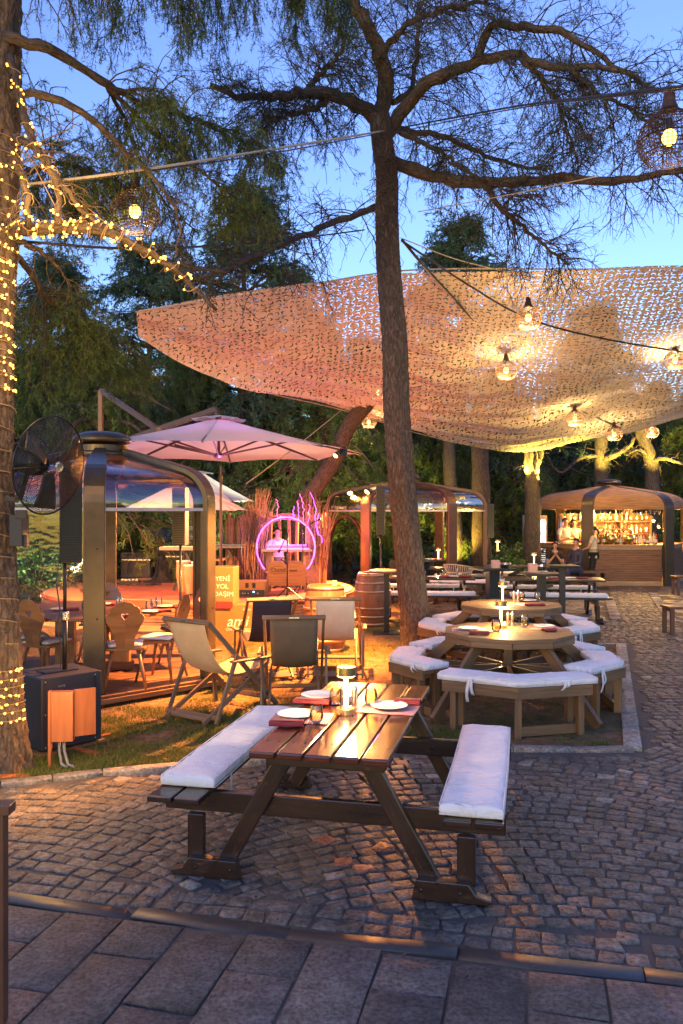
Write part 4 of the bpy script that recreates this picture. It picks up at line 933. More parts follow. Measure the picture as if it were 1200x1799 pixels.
def person(loc, rz, label, shirt, trousers, pose='stand', elbows=None, hands=None, hgt=1.72, hair='short', look=0, sit=False, sleeve=True):
    """faces local +y. elbows, hands: ((left xyz), (right xyz)) in body units (height 1.72)"""
    t = thing('person', label, 'person', loc, rz, 'people'); k = hgt/1.72; t.scale = (k, k, k)
    dz = -.43 if sit else 0
    E = elbows or ((-.25,-.02,1.10), (.25,-.02,1.10)); Hd = hands or ((-.26,.06,.86), (.26,.06,.86))
    J = {'pelvis': (0,0,.95+dz,(.135,.10)), 'waist': (0,.005,1.08+dz,(.118,.09)), 'chest': (0,0,1.28+dz,(.145,.105)), 'neckb': (0,-.01,1.43+dz,(.075,.07)), 'neck': (0,.0,1.50+dz,.050), 'chin': (0,.02,1.555+dz,(.052,.062)), 'head': (0,.01,1.625+dz,(.072,.085)), 'top': (0,0,1.69+dz,(.058,.065))}
    B = [('pelvis','waist'), ('waist','chest'), ('chest','neckb'), ('neckb','neck'), ('neck','chin'), ('chin','head'), ('head','top')]
    for s, nm, e, h in ((-1,'L',E[0],Hd[0]), (1,'R',E[1],Hd[1])):
        e = V3(e)+V3((0,0,dz)); h = V3(h)+V3((0,0,dz)); d = (h-e).normalized()
        J['sh'+nm] = (s*.17,-.005,1.40+dz,.055); J['el'+nm] = (*e,.040); J['wr'+nm] = (*(h-d*.02),.026); J['pa'+nm] = (*(h+d*.05),(.034,.018))
        B += [('neckb','sh'+nm), ('sh'+nm,'el'+nm), ('el'+nm,'wr'+nm), ('wr'+nm,'pa'+nm)]
        side = d.cross(V3((0,0,1))).normalized() if abs(d.z) < .9 else V3((0,1,0))
        for f in range(4):
            b = h+d*.085+side*(f-1.5)*.019; L = (.035,.042,.040,.030)[f]; J[f'f{f}a'+nm] = (*(b),.0085); J[f'f{f}b'+nm] = (*(b+d*L+V3((0,0,-.012))),.0075)
            B += [('pa'+nm, f'f{f}a'+nm), (f'f{f}a'+nm, f'f{f}b'+nm)]
        J['tha'+nm] = (*(h+d*.03-side*.04),.010); J['thb'+nm] = (*(h+d*.065-side*.058),.008); B += [('wr'+nm,'tha'+nm), ('tha'+nm,'thb'+nm)]
        if sit: hp, kn, an, tt = (s*.10,.03,.93+dz), (s*.13,.43,.93+dz), (s*.13,.42,.09), (s*.14,.56,.04)
        else: hp, kn, an, tt = (s*.095,0,.90), (s*.105,.03,.50), (s*.11,-.02,.09), (s*.13,.12,.04)
        J['hp'+nm] = (*hp,.088); J['kn'+nm] = (*kn,.055); J['an'+nm] = (*an,.037); J['to'+nm] = (*tt,(.036,.024))
        B += [('pelvis','hp'+nm), ('hp'+nm,'kn'+nm), ('kn'+nm,'an'+nm), ('an'+nm,'to'+nm)]
    body = skin_mesh('body', J, B, M_['skin'], t, 1)
    g = .016; C, CB = {}, []
    def put(nm, sc=g, at=None):
        v = J[nm]; r = v[3]; r = tuple(x+sc for x in r) if hasattr(r, '__len__') else r+sc; C[nm] = (*(at or v[:3]), r)
    for nm in ('pelvis', 'waist', 'chest', 'neckb'): put(nm)
    C['hem'] = (0,0,.86+dz,(.150,.118)) if not sit else (0,.02,.93+dz,(.15,.12))
    CB = [('pelvis','waist'), ('waist','chest'), ('chest','neckb'), ('pelvis','hem')]
    C['neckb'] = (0,-.01,1.425+dz,(.075,.07))
    for s, nm in ((-1,'L'), (1,'R')):
        put('sh'+nm, .018); a, b = V3(J['sh'+nm][:3]), V3(J['el'+nm][:3]); c = a.lerp(b, .62 if sleeve is True else .98); C['sl'+nm] = (*c, .058 if sleeve is True else .052); CB += [('neckb','sh'+nm), ('sh'+nm,'sl'+nm)]
        if sleeve == 'long': w = V3(J['wr'+nm][:3]); C['cu'+nm] = (*w,.034); CB += [('sl'+nm,'cu'+nm)]
    skin_mesh('shirt', C, CB, shirt, t, 1)
    T, TB = {'pelvis': (0,0,.94+dz,(.142,.108))}, []
    for s, nm in ((-1,'L'), (1,'R')):
        for q, sc in (('hp',.014), ('kn',.022), ('an',.028)):
            v = J[q+nm]; T[q+nm] = (*v[:3], v[3]+sc)
        TB += [('pelvis','hp'+nm), ('hp'+nm,'kn'+nm), ('kn'+nm,'an'+nm)]
        MB().grid(lambda u, v: V3(J['an'+nm][:3])+V3((math.cos(v*2*PI)*.045*(1-.1*u), .05+math.sin(v*2*PI)*.11*(1+.02*u), -.085+.05*math.sin(min(u*1.2,1)*PI/2))), 4, 16).build('shoe', M_['black'], t, smooth=True)
    skin_mesh('trousers', T, TB, trousers, t, 1)
    hm = MB(); hc = V3((0,-.012,1.652+dz)); m2 = Matrix.Rotation(look, 3, 'Z')
    def hf(u, v):
        a = u*2*PI; ph = v*PI*.62; r = 1+.03*math.sin(a*9+v*14); x = math.sin(ph)*math.cos(a)*.083*r; y = math.sin(ph)*math.sin(a)*.100*r; z = math.cos(ph)*.086*r
        if y > .02: z = max(z, .018+.4*(y-.02))
        return hc+V3((x, y-.008, z))
    hm.grid(hf, 24, 12); hm.build('hair', M_['hair'], t, smooth=True)
    if hair == 'long': MB().grid(lambda u, v: hc+V3((math.cos(PI+u*PI)*(.082-.01*v), math.sin(PI+u*PI)*(.085)-.005, .02-v*.30+.01*math.sin(u*20))), 16, 8).build('long_hair', M_['hair'], t, smooth=True, solid=.02)
    if hair == 'tail': MB().tube([hc+V3((0,-.09,-.02)), hc+V3((0,-.13,-.06)), hc+V3((0,-.12,-.16)), hc+V3((0,-.10,-.21))], [.03,.032,.022,.006], 8).build('ponytail', M_['hair'], t, smooth=True)
    fc = V3((0,.094,1.60+dz))
    for sx in (-1, 1):
        MB().ball(fc+V3((sx*.027,-.012,.028)), .0105, 6).build('eye', M_['hair'], t, smooth=True)
        MB().ball(V3((sx*.076,.0,1.61+dz)), .018, 6, 1.5).build('ear', M_['skin'], t, smooth=True)
    MB().tube([fc+V3((0,-.01,.035)), fc+V3((0,.006,.010)), fc+V3((0,.012,.0)), fc+V3((0,-.006,-.006))], [.007,.010,.013,.007], 8).build('nose', M_['skin'], t, smooth=True)
    MB().tube([fc+V3((-.022,-.020,-.026)), fc+V3((0,-.010,-.028)), fc+V3((.022,-.020,-.026))], [.004,.007,.004], 6).build('mouth', M_['lip'], t, smooth=True)
    return t
M_['lip'] = plain('lips', (.30,.09,.07), .5, bmp=0)
M_['tee'] = plain('white_cotton_shirt', (.72,.66,.62), .85, scale=6, bmp=.3)
M_['sand'] = plain('sand_cotton_shirt', (.68,.56,.38), .85, scale=6, bmp=.3)
M_['darkcloth'] = plain('black_cloth', (.02,.02,.024), .85, scale=8, bmp=.3)
M_['navycloth'] = plain('navy_dotted_cloth', (.030,.032,.07), .85, scale=40, bmp=.3)
M_['stage'] = wood('stage_boards', (.52,.30,.14), (.34,.19,.09), .5, .05, 20)
M_['carpet'] = plain('worn_carpet', (.30,.10,.06), .95, c2=(.18,.05,.03), scale=3, bmp=.6, bd=.01)
M_['yellowbox'] = plain('printed_card', (.30,.16,.045), .6, scale=3, bmp=.05)
M_['redbox'] = plain('red_card', (.42,.03,.03), .6, scale=3, bmp=.05)
M_['print'] = plain('white_print', (.85,.82,.76), .6, bmp=0)
M_['twig'] = plain('dry_twigs', (.34,.19,.11), .8, c2=(.18,.09,.05), scale=20, bmp=.5)
M_['neon'] = emis('purple_led_rope', (.50,.10,1.0), .85); M_['neonpink'] = emis('pink_led_rope', (1.0,.12,.55), .5)
M_['keys'] = plain('keyboard_casing', (.22,.20,.18), .35, scale=6, bmp=.03); M_['whitekeys'] = plain('white_keys', (.8,.78,.72), .3, scale=6, bmp=0)
# ================================================================ stage
SC = V3((-2.9, 17.25, 0)); SR = 3.15; SZ = .40
t = thing('stage', 'round wooden stage with an orange carpet behind the deck chairs', 'stage', SC)
MB().lathe([(.001,SZ), (SR,SZ), (SR+.04,SZ-.01), (SR+.04,SZ-.05), (SR,SZ-.055)], n=72).build('floor', M_['carpet'], t)
for k in range(6):
    z = .0+k*.057; MB().lathe([(SR-.01,z+.002), (SR+.012,z+.004), (SR+.012,z+.050), (SR-.01,z+.052)], n=72).build('facing_board', M_['stage'], t)
MB().lathe([(SR-.7,SZ+.004), (SR-.02,SZ+.004), (SR-.02,SZ+.022), (SR-.7,SZ+.022)], n=72).build('border_boards', M_['stage'], t)
MB().lathe([(.001,.0), (SR+.62,.0), (SR+.62,.05), (SR+.60,.06), (.001,.06)], n=72).build('stone_skirt', M_['kerbplain'] if 'kerbplain' in M_ else M_['stage'], t)
sz = SZ+.005
def on_s(px, py, dz=0): return G(px, py, SZ+.006)+V3((0,0,dz))
# rugs
o = MB().box((0,0,.004), (1.5,1.1,.006)).build('rug', M_['darkcloth'], loc=on_s(310, 1020)); o.rotation_euler = (0,0,.3); tag(o, 'dark rug lying on the stage under the music stand', 'rug')
def text(s, size, mat, parent, loc, rot, ext=.002, nm='lettering', shear=0):
    c = bpy.data.curves.new(nm, 'FONT'); c.body = s; c.size = size; c.extrude = ext; c.shear = shear; c.align_x = 'LEFT'; o = bpy.data.objects.new(nm, c); COL.objects.link(o)
    c.materials.append(mat); o.parent = parent; o.location = loc; o.rotation_euler = rot
    dg = bpy.context.evaluated_depsgraph_get(); dg.update(); me = bpy.data.meshes.new_from_object(o.evaluated_get(dg)); n = bpy.data.objects.new(nm, me); COL.objects.link(n); n.parent = parent; n.location = loc; n.rotation_euler = rot
    bpy.data.objects.remove(o); me.materials.clear(); me.materials.append(mat); return n
# sign boxes in front of the stage
q = G(412, 1133); t = thing('sign_box', 'yellow printed box with white lettering standing before the stage, lower of two', 'sign', q+V3((-.02,.25,.0)), R(-3))
MB().box((0,0,.30), (.66,.5,.60)).build('box', M_['yellowbox'], t, bevel=.004)
text('ami', .23, M_['print'], t, (-.09,-.252,.28), (R(90),0,0), shear=.25); text('ON ELECTRIC', .062, M_['print'], t, (-.10,-.252,.21), (R(90),0,0)); text('molto', .05, M_['print'], t, (.16,-.252,.52), (R(90),0,0))
t = thing('sign_box', 'yellow and red printed box with white lettering, stacked above the other', 'sign', q+V3((-.26,.22,.605)), R(-4))
MB().box((0,0,.28), (.52,.46,.56)).build('box', M_['yellowbox'], t, bevel=.004); MB().box((-.264,0,.28), (.006,.46,.56)).build('red_side', M_['redbox'], t); MB().box((.05,-.233,-.0), (.40,.004,.10)).build('red_foot', M_['redbox'], t)
for i, s in enumerate(('YENİ', 'YOL', 'ARKADAŞIM')): text(s, .098, M_['print'], t, ((-.01,.00,-.29)[i], -.233, .36-i*.115), (R(90),0,0))
# wedge monitor
t = thing('floor_monitor', 'wedge floor monitor loudspeaker on the stage edge', 'speaker', on_s(441, 1049), R(-2))
MB().prism([(-.27,.0), (.27,.0), (.27,.36), (-.27,.36)], 0, .30).build('cabinet', M_['yellowbox'], t, bevel=.01); MB().box((0,-.004,.075), (.50,.006,.12)).build('amplifier_panel', M_['cabinet'], t)
for x in (-.07, .06): MB().box((x-.01,-.004,.22), (.055,.008,.09)).build('handle', M_['black'], t, bevel=.006)
MB().ball((.05,-.010,.10), .008, 8).build('power_light', emis('blue_led', (.15,.3,1), 14), t)
for x in (-.15,-.11,-.05,.13): MB().lathe([(.012,0),(.012,.02),(.001,.02)], (x,-.008,.07), 10, Matrix(((1,0,0),(0,0,-1),(0,1,0)))).build('knob', M_['steel'], t)
# stands and instruments
def stand(p, h, label, boom=None, top=None, nm='microphone_stand', cat='stand', mat='black'):
    t = thing(nm, label, cat, p, random.random()*2, 'stage stands'); m = M_[mat]
    for k in range(3):
        a = k*2*PI/3; MB().beam((0,0,.22), (.28*math.cos(a), .28*math.sin(a), .01), .016, .016).build('leg', m, t)
    MB().tube([(0,0,.06), (0,0,h)], .012, 8).build('pole', m, t, smooth=True)
    if boom: MB().tube([V3((0,0,h-.02))-V3(boom)*.25, V3((0,0,h-.02))+V3(boom)], .009, 8).build('boom', m, t, smooth=True); MB().tube([V3((0,0,h-.02))+V3(boom), V3((0,0,h-.02))+V3(boom)*1.12], [.02,.026], 10).build('microphone', M_['blackmetal'], t, smooth=True)
    if top == 'music':
        t.rotation_euler = (0,0,.1); dk = MB(); Mx = Matrix.Rotation(R(-25), 3, 'X')
        for i in range(9): dk.box(Mx @ V3((0,0,-.17+i*.042))+V3((0,0,h+.12)), (.52,.004,.020), Mx)
        for i in range(11): dk.box(Mx @ V3((-.25+i*.05,0,0))+V3((0,0,h+.12)), (.020,.005,.36), Mx)
        dk.build('desk', m, t)
    return t
stand(on_s(277,1022), .92, 'black perforated music stand at the left of the stage', top='music', nm='music_stand')
stand(on_s(505,1052), 1.22, 'boom microphone stand in front of the purple arch', boom=(.42,.1,-.32))
stand(on_s(532,1040), 1.30, 'tripod stand with a tilted cymbal arm beside the purple arch', boom=(.30,-.1,.16))
stand(on_s(424,1040), 1.15, 'microphone stand beside the rear keyboard tray', boom=(-.3,.1,.3))
stand(on_s(399,1046), .80, 'short stand carrying the rear keyboard tray')
def keyboard(p, rz, w, label, legs=True, nm='keyboard'):
    t = thing(nm, label, 'keyboard', p, rz, 'stage keyboards'); MB().box((0,0,0), (w,.30,.075)).build('casing', M_['keys'], t, bevel=.01)
    MB().box((0,-.07,.040), (w*.86,.13,.012)).build('white_keys', M_['whitekeys'], t); bk = MB()
    for i in range(int(w*.86/.045)):
        if i % 7 not in (2, 6): bk.box((-w*.42+i*.045,-.045,.050), (.022,.08,.014))
    bk.build('black_keys', M_['black'], t)
    for i in range(6): MB().lathe([(.012,.037),(.012,.052),(.001,.052)], (-w*.3+i*.09,.08,0), 8).build('knob', M_['steel'], t)
    if legs:
        for s in (-1, 1): MB().beam((s*.05,s*.0+.02*s,-.04), (-s*.30,.02*s,-legs+.01), .05, .03, up=(0,1,0)).build('stand_leg', M_['black'], t)
    return t
kp = on_s(330, 1038); keyboard(kp+V3((0,0,.86)), R(-4), 1.10, 'wide front keyboard on crossed legs on the stage', legs=.86)
kq = on_s(352, 1022); keyboard(kq+V3((0,0,1.00)), R(2), .78, 'keyboard in the middle tier of the stage rack', legs=False); keyboard(kq+V3((0,.1,1.22)), R(2), .74, 'topmost keyboard of the stage rack', legs=False)
t = thing('keyboard_rack', 'tall metal rack holding two keyboards on the stage', 'stand', kq, R(2), 'stage stands')
for s in (-1, 1):
    MB().beam((s*.30,.18,0), (s*.30,.18,1.32), .04, .03).build('upright', M_['blackmetal'], t); MB().beam((s*.30,-.25,.015), (s*.30,.3,.015), .04, .03).build('foot', M_['blackmetal'], t)
    for z in (.945, 1.165): MB().beam((s*.30,.20,z), (s*.30,-.12,z), .03, .025).build('bracket', M_['blackmetal'], t)
kr = on_s(405, 1030); keyboard(kr+V3((0,0,.86)), R(-8), .80, 'keyboard tray right of the bronze post on the stage', legs=.86)
for i, (px, py, h) in enumerate(((322,1040,.62), (335,1043,.56), (348,1040,.60))):
    t = thing('conga_drum', f'tall lit {("left", "middle", "right")[i]} conga drum under the front keyboard', 'drum', on_s(px, py)); MB().lathe([(.09,.0), (.12,.2), (.145,.38), (.13,h-.02), (.13,h)], n=20).build('shell', M_['stage'], t, smooth=True)
    MB().lathe([(.001,h+.012), (.13,h+.012), (.14,h+.004), (.14,h-.02), (.13,h-.022)], n=20).build('head', M_['ceramic'], t)
for px, py, w, h, l in ((235,1016,.55,.62,'left dark equipment case at the back of the stage'), (292,1012,.62,.68,'right dark equipment case at the back of the stage')):
    t = thing('equipment_case', l, 'case', on_s(px, py)+V3((0,.35,0)), random.uniform(-.1,.1)); MB().box((0,0,h/2), (w*1.3,.4,h)).build('box', M_['cabinet'], t, bevel=.01); MB().box((0,-.203,h*.7), (w*1.3,.008,.03)).build('lid_seam', M_['steel'], t)
t = thing('guitar_bag', 'slumped dark instrument bag behind the music stand', 'bag', on_s(283,1022)+V3((0,.15,0)), .3); MB().grid(lambda u, v: (math.cos(u*2*PI)*.26*(1-v*.75)*(1+.12*math.sin(u*19+v*5)), math.sin(u*2*PI)*.18*(1-v*.7), v*.62), 22, 10).build('bag', M_['darkcloth'], t, smooth=True)
t = thing('pedal_board', 'low board of effect pedals at the left edge of the stage', 'pedals', on_s(228,1024), .1); MB().box((0,0,.03), (.44,.26,.05)).build('board', M_['black'], t)
for i in range(5): MB().box((-.16+i*.08,0,.075), (.06,.11,.04)).build('pedal', M_['steel'], t, bevel=.004)
for i, (px, py) in enumerate(((498,1032), (525,1030), (375,1047), (240,1028))):
    mb = MB(); r = random.Random(i)
    for k in range(5):
        a0 = r.random()*6; rr = .16+.05*k; mb.tube([(rr*math.cos(a0+j*.35)*(1.5), rr*.6*math.sin(a0+j*.35)+.02*math.sin(j), .012+.008*(j % 3)) for j in range(17)], .006, 5)
    tag(mb.build('cable_coil', M_['cable'], loc=on_s(px, py)), ('tangle of cables on the stage before the arch', 'tangle of cables right of the boom stand foot', 'tangle of cables beside the floor monitor', 'tangle of cables around the pedal board')[i], 'cable')
for i, (px, py) in enumerate(((398,1028), (372,1030))):
    t = thing('stool', ('wooden stool behind the floor monitor', 'wooden stool half hidden by the bronze post')[i], 'stool', on_s(px, py)+V3((0,.25,0)), .2, 'stage stools'); MB().box((0,0,.55), (.44,.34,.04)).build('seat', M_['stage'], t, bevel=.01)
    for a, b in ((-1,-1), (1,-1), (1,1), (-1,1)): MB().beam((a*.17,b*.13,.53), (a*.20,b*.16,0), .045, .045).build('leg', M_['stage'], t)
    MB().beam((-.17,-.14,.22), (.17,-.14,.22), .03, .03).build('rail', M_['stage'], t)
# twig arch with purple rope light
ac = A(503, 962, 17.2); t = thing('twig_arch', 'round arch of dry twigs wound with glowing purple rope light', 'arch', ac); rg = random.Random(5); Ra = .60
tw = MB()
for k in range(46):                                              # bundled ring
    a0 = rg.uniform(-.6, 3.7); da = rg.uniform(.5, 1.2); rr = Ra+rg.uniform(.0, .13); y = rg.uniform(-.09,.09)
    tw.tube([((rr+rg.uniform(-.012,.012))*math.cos(a0+da*j/7), y+rg.uniform(-.01,.01), (rr+rg.uniform(-.012,.012))*math.sin(a0+da*j/7)) for j in range(8)], rg.uniform(.006,.011), 4)
for k in range(170):                                             # upright twigs at both sides
    s = rg.choice((-1,-1,1)); x = s*(Ra*rg.uniform(.80,1.45)); y = rg.uniform(-.12,.14); top = rg.uniform(.50,1.25)*(1 if abs(x) < .8 else .85); lean = rg.uniform(-.10,.30)*(-s if s < 0 else rg.choice((-1,1)))
    z0 = rg.uniform(-.85,.1) if s < 0 else rg.uniform(-.5,.1)
    p = [(x, y, z0)]
    for j in range(1, 8): f = j/7; p.append((x+lean*f*f+rg.uniform(-.025,.025), y+rg.uniform(-.02,.02), z0+(top-z0)*f))
    tw.tube(p, [.013*(1-j/9) for j in range(8)], 4)
tag(tw.build('twigs', M_['twig'], t), kind='stuff')
for q in range(5): MB().tube([((Ra+rg.uniform(-.009,.009))*math.cos(a), -.13+rg.uniform(-.02,.02), (Ra*1.06+rg.uniform(-.009,.009))*math.sin(a)) for a in [(-.75+i*4.65/60) for i in range(61)]], (.010,.007,.006,.006,.005)[q], 5).build('rope_light', M_[('neon','neonpink','neon','neonpink','neon')[q]], t)
for x, z0, z1, m in ((.38,.50,1.12,'neonpink'), (.66,.25,1.14,'neon'), (-.16,.60,1.0,'neonpink'), (.16,.60,.86,'neon'), (.27,.58,.98,'neonpink'), (.50,.45,.90,'neonpink'), (.72,.1,.7,'neon')):
    MB().tube([(x+.03*math.sin(z*9+x)+rg.uniform(-.022,.022)-(z-z0)*.12, -.10+rg.uniform(-.02,.02), z) for z in [z0+(z1-z0)*j/13 for j in range(14)]], .0045, 4).build('rope_light', M_[m], t)
lamp_point('rope_light_glow', ac+V3((0,-.25,.35)), 12, (.75,.22,1.0), .3); lamp_point('rope_light_glow', ac+V3((0,.25,.1)), 7, (1,.25,.7), .3)
# bark slab fence behind
NP = -1
for i in range(34):
    px = 398+i*5.2+random.uniform(-1,1)
    if 462 < px < 540 and i % 3: continue
    NP += 1; p = on_s(px, 1022); p.y = 18.0+random.uniform(-.06,.06); p.x = (px-600)*p.y/F; hh = random.uniform(1.42,1.62)
    tag(MB().tube([(0,0,0), (random.uniform(-.02,.02),0,hh*.5), (0,0,hh)], [.045,.042,.04], 7).build('fence_post', M_['twig'], loc=(p.x, p.y, SZ)), f'{ORD[NP]} rough upright pole from the left in the palisade behind the stage', 'post', 'upright poles of the palisade behind the stage')
for i, px in enumerate((455, 549)):
    p = on_s(px, 1033); o = MB().prism([(-.14,-.05), (.15,-.05), (.16,.04), (-.15,.05)], 0, 1.45 if i else .65).build('bark_slab', M_['twig'], loc=p, bevel=.02); tag(o, ('short rough bark slab left of the disc jockey desk', 'tall rough bark slab right of the purple arch')[i], 'board')
# DJ, desk, chairs
dp = on_s(487, 1023); dp.y = 17.75; dp.x = (487-600)*dp.y/F
person(V3((dp.x, dp.y+.05, SZ)), R(180+12), 'person in a white t-shirt playing behind the desk under the purple arch', M_['tee'], M_['darkcloth'], elbows=((-.30,.08,1.16), (.30,.08,1.16)), hands=((-.30,.34,1.20), (.16,.36,1.20)), hgt=1.68, look=.2, sit=True)
t = thing('stool', 'low stool under the person behind the mixing desk', 'stool', V3((dp.x, dp.y+.05, SZ))); MB().lathe([(.001,.40), (.17,.40), (.17,.43), (.001,.43)], n=20).build('seat', M_['black'], t); MB().tube([(0,0,0), (0,0,.40)], .03, 10).build('post', M_['steel'], t)
t = thing('mixing_desk', 'desk with a mixer lit purple below the twig arch', 'desk', V3((ac.x+.02, 17.32, SZ))); MB().box((0,0,.80), (1.05,.42,.04)).build('top', M_['stage'], t)
MB().box((.02,-.02,.87), (.80,.30,.07)).build('mixer', M_['keys'], t, bevel=.008); MB().tube([(-.42,-.22,.835), (.46,-.22,.835)], .014, 6).build('light_strip', M_['neon'], t); MB().tube([(-.36,-.19,.915), (.40,-.19,.915)], .007, 6).build('light_strip', M_['neon'], t)
for x in (-.45,.45): MB().beam((x,0,0), (x,0,.78), .06, .3).build('leg', M_['stage'], t)
for i, px in enumerate((489, 521)):
    p = on_s(px, 1018); p = V3(((px-600)*16.55/F, 16.55, SZ)); t = thing('chair', ('left carved stage chair with an oval emblem on its back', 'right carved stage chair with lettering on its back')[i], 'chair', p, 0, 'stage chairs')
    hf = [(-.19,0), (.19,0), (.19,.40), (.15,.43), (.12,.48), (.05,.50), (0,.485), (-.05,.50), (-.12,.48), (-.15,.43), (-.19,.40)]; MB().prism(hf, -.012, .012, Matrix(((1,0,0), (0,0,-1), (0,1,0))), (0,-.2,.14)).build('back', M_['chairwood'], t, bevel=.003)
    MB().box((0,0,.40), (.40,.40,.03)).build('seat', M_['chairwood'], t)
    for a, b in ((-1,-1), (1,-1), (1,1), (-1,1)): MB().beam((a*.15,b*.15,.40), (a*.19,b*.19,0), .035, .035).build('leg', M_['chairwood'], t)
    text(('Chalet', 'mavi')[i], (.105, .075)[i], M_['darkcloth'], t, ((-.13,-.12)[i], -.215, .42), (R(90),0,0))
    if not i: MB().tube([(.165*math.cos(a*PI/12), -.214, .45+.075*math.sin(a*PI/12)) for a in range(25)], .003, 4, False).build('emblem_ring', M_['darkcloth'], t)
# ================================================================ barrels, high tables
def barrel(p, label, h=.93, k=1.0):
    t = thing('barrel', label, 'barrel', p, random.random()*6, 'oak barrels'); pf = lambda z: (.255+.075*math.sin(PI*z/h))*k
    for i in range(20):
        a0, a1 = i*2*PI/20+.006, (i+1)*2*PI/20-.006; zs = [h*j/10 for j in range(11)]
        MB().grid(lambda u, v: ((pf(v*h))*math.cos(a0+(a1-a0)*u), pf(v*h)*math.sin(a0+(a1-a0)*u), v*h), 2, 10, .1, h).build('stave', M_['cask'], t, smooth=True) if False else None
    MB().lathe([(pf(h*j/16), h*j/16) for j in range(17)]+[(pf(h)-.022,h), (pf(h)-.022,h-.03), (.001,h-.03)], n=48).build('staves', M_['cask'], t, smooth=False, bevel=0)
    for z0, z1 in ((.012,.06), (.15,.19), (.30,.34), (h-.34,h-.30), (h-.19,h-.15), (h-.06,h-.012)):
        if abs(z0-.30) < .01 or abs(z0-(h-.34)) < .01: pass
        MB().lathe([(pf(z0)+.001,z0), (pf(z0)+.005,z0), (pf(z1)+.005,z1), (pf(z1)+.001,z1)], n=48).build('hoop', M_['hoop'], t, smooth=True)
    MB().lathe([(.03,0), (.03,.006), (.001,.006)], (pf(.45)*math.cos(1)*.99, pf(.45)*math.sin(1)*.99, .45), 12, Matrix(((math.sin(1),0,math.cos(1)), (-math.cos(1),0,math.sin(1)), (0,1,0)))).build('bung', M_['stage'], t)
    return t
M_['hoop'] = plain('galvanised_hoop', (.50,.34,.22), .4, .7, scale=12, bmp=.1)
barrel(V3((-.23, 11.9, 0)), 'oak barrel right behind the cream deck chair, small card on top', .95); barrel(V3((.55, 14.6, 0)), 'oak barrel behind the thin high table post by the leaning tree', .93)
tag(MB().box((0,0,.05), (.07,.002,.09), Matrix.Rotation(.3, 3, 'X')).build('table_card', M_['tee'], loc=V3((-.10, 11.8, .93))), 'small white card standing on the barrel top', 'card')
def high_table(p, label, h=1.04, top='round', tm='oakdark', r=.29, w=.5, d=.5, rz=0, post=.085, group='slim high tables'):
    t = thing('high_table', label, 'table', p, rz, group)
    if top == 'round': MB().lathe([(.001,h-.035), (r,h-.035), (r+.005,h-.02), (r,h), (.001,h)], n=40).build('top', M_[tm], t)
    else: MB().box((0,0,h-.018), (w,d,.036)).build('top', M_[tm], t, bevel=.004)
    MB().box((0,0,(h-.04)/2+.01), (post,post*.8,h-.055)).build('post', M_['black'], t, bevel=.003); MB().box((0,0,.008), (.46,.46,.014)).build('base_plate', M_['black'], t, bevel=.003); return t
high_table(V3((.745, 13.65, 0)), 'high table with round wooden top and black post left of the leaning tree', top='round', tm='cask')
high_table(V3((.745+.0, 13.65, 0)), 'x') if False else None
p = G(866, 1078); high_table(V3((2.70, 14.75, 0)), 'black square high table with thick legs, menu card on top', 1.0, 'sq', 'black', w=.66, d=.62, rz=.3, post=.20)
high_table(V3((3.22, 13.3, 0)), 'dark high table with lit green yellow top, next to a pink menu card', 1.02, 'sq', 'black', w=.60, d=.50, rz=.0, post=.13)
high_table(V3((3.45, 12.9, 0)), 'thin black high table right of the lit ten-sided table', 1.17, 'sq', 'blackmetal', w=.50, d=.42, rz=.0, post=.085)
M_['pink'] = plain('printed_pink_card', (.72,.42,.34), .6, scale=40, bmp=0)
for p, l in ((V3((2.72, 14.6, 1.003)), 'pink patterned cube holder on the thick legged high table'), (V3((3.08, 13.3, 1.023)), 'pink patterned cube holder on the green lit high table')):
    tag(MB().box((0,0,.075), (.13,.13,.14)).build('menu_holder', M_['pink'], loc=p, bevel=.004), l, 'menu holder')
t = thing('ice_bucket', 'steel bowl standing on the thick legged high table', 'bowl', V3((2.92, 14.72, 1.002))); MB().lathe([(.001,.0), (.06,.0), (.10,.06), (.105,.09), (.10,.09), (.055,.01), (.001,.008)], n=24).build('bowl', M_['steel'], t, smooth=True); MB().lathe([(.104,.088),(.110,.092),(.104,.096)], n=24).build('rim', M_['steel'], t)
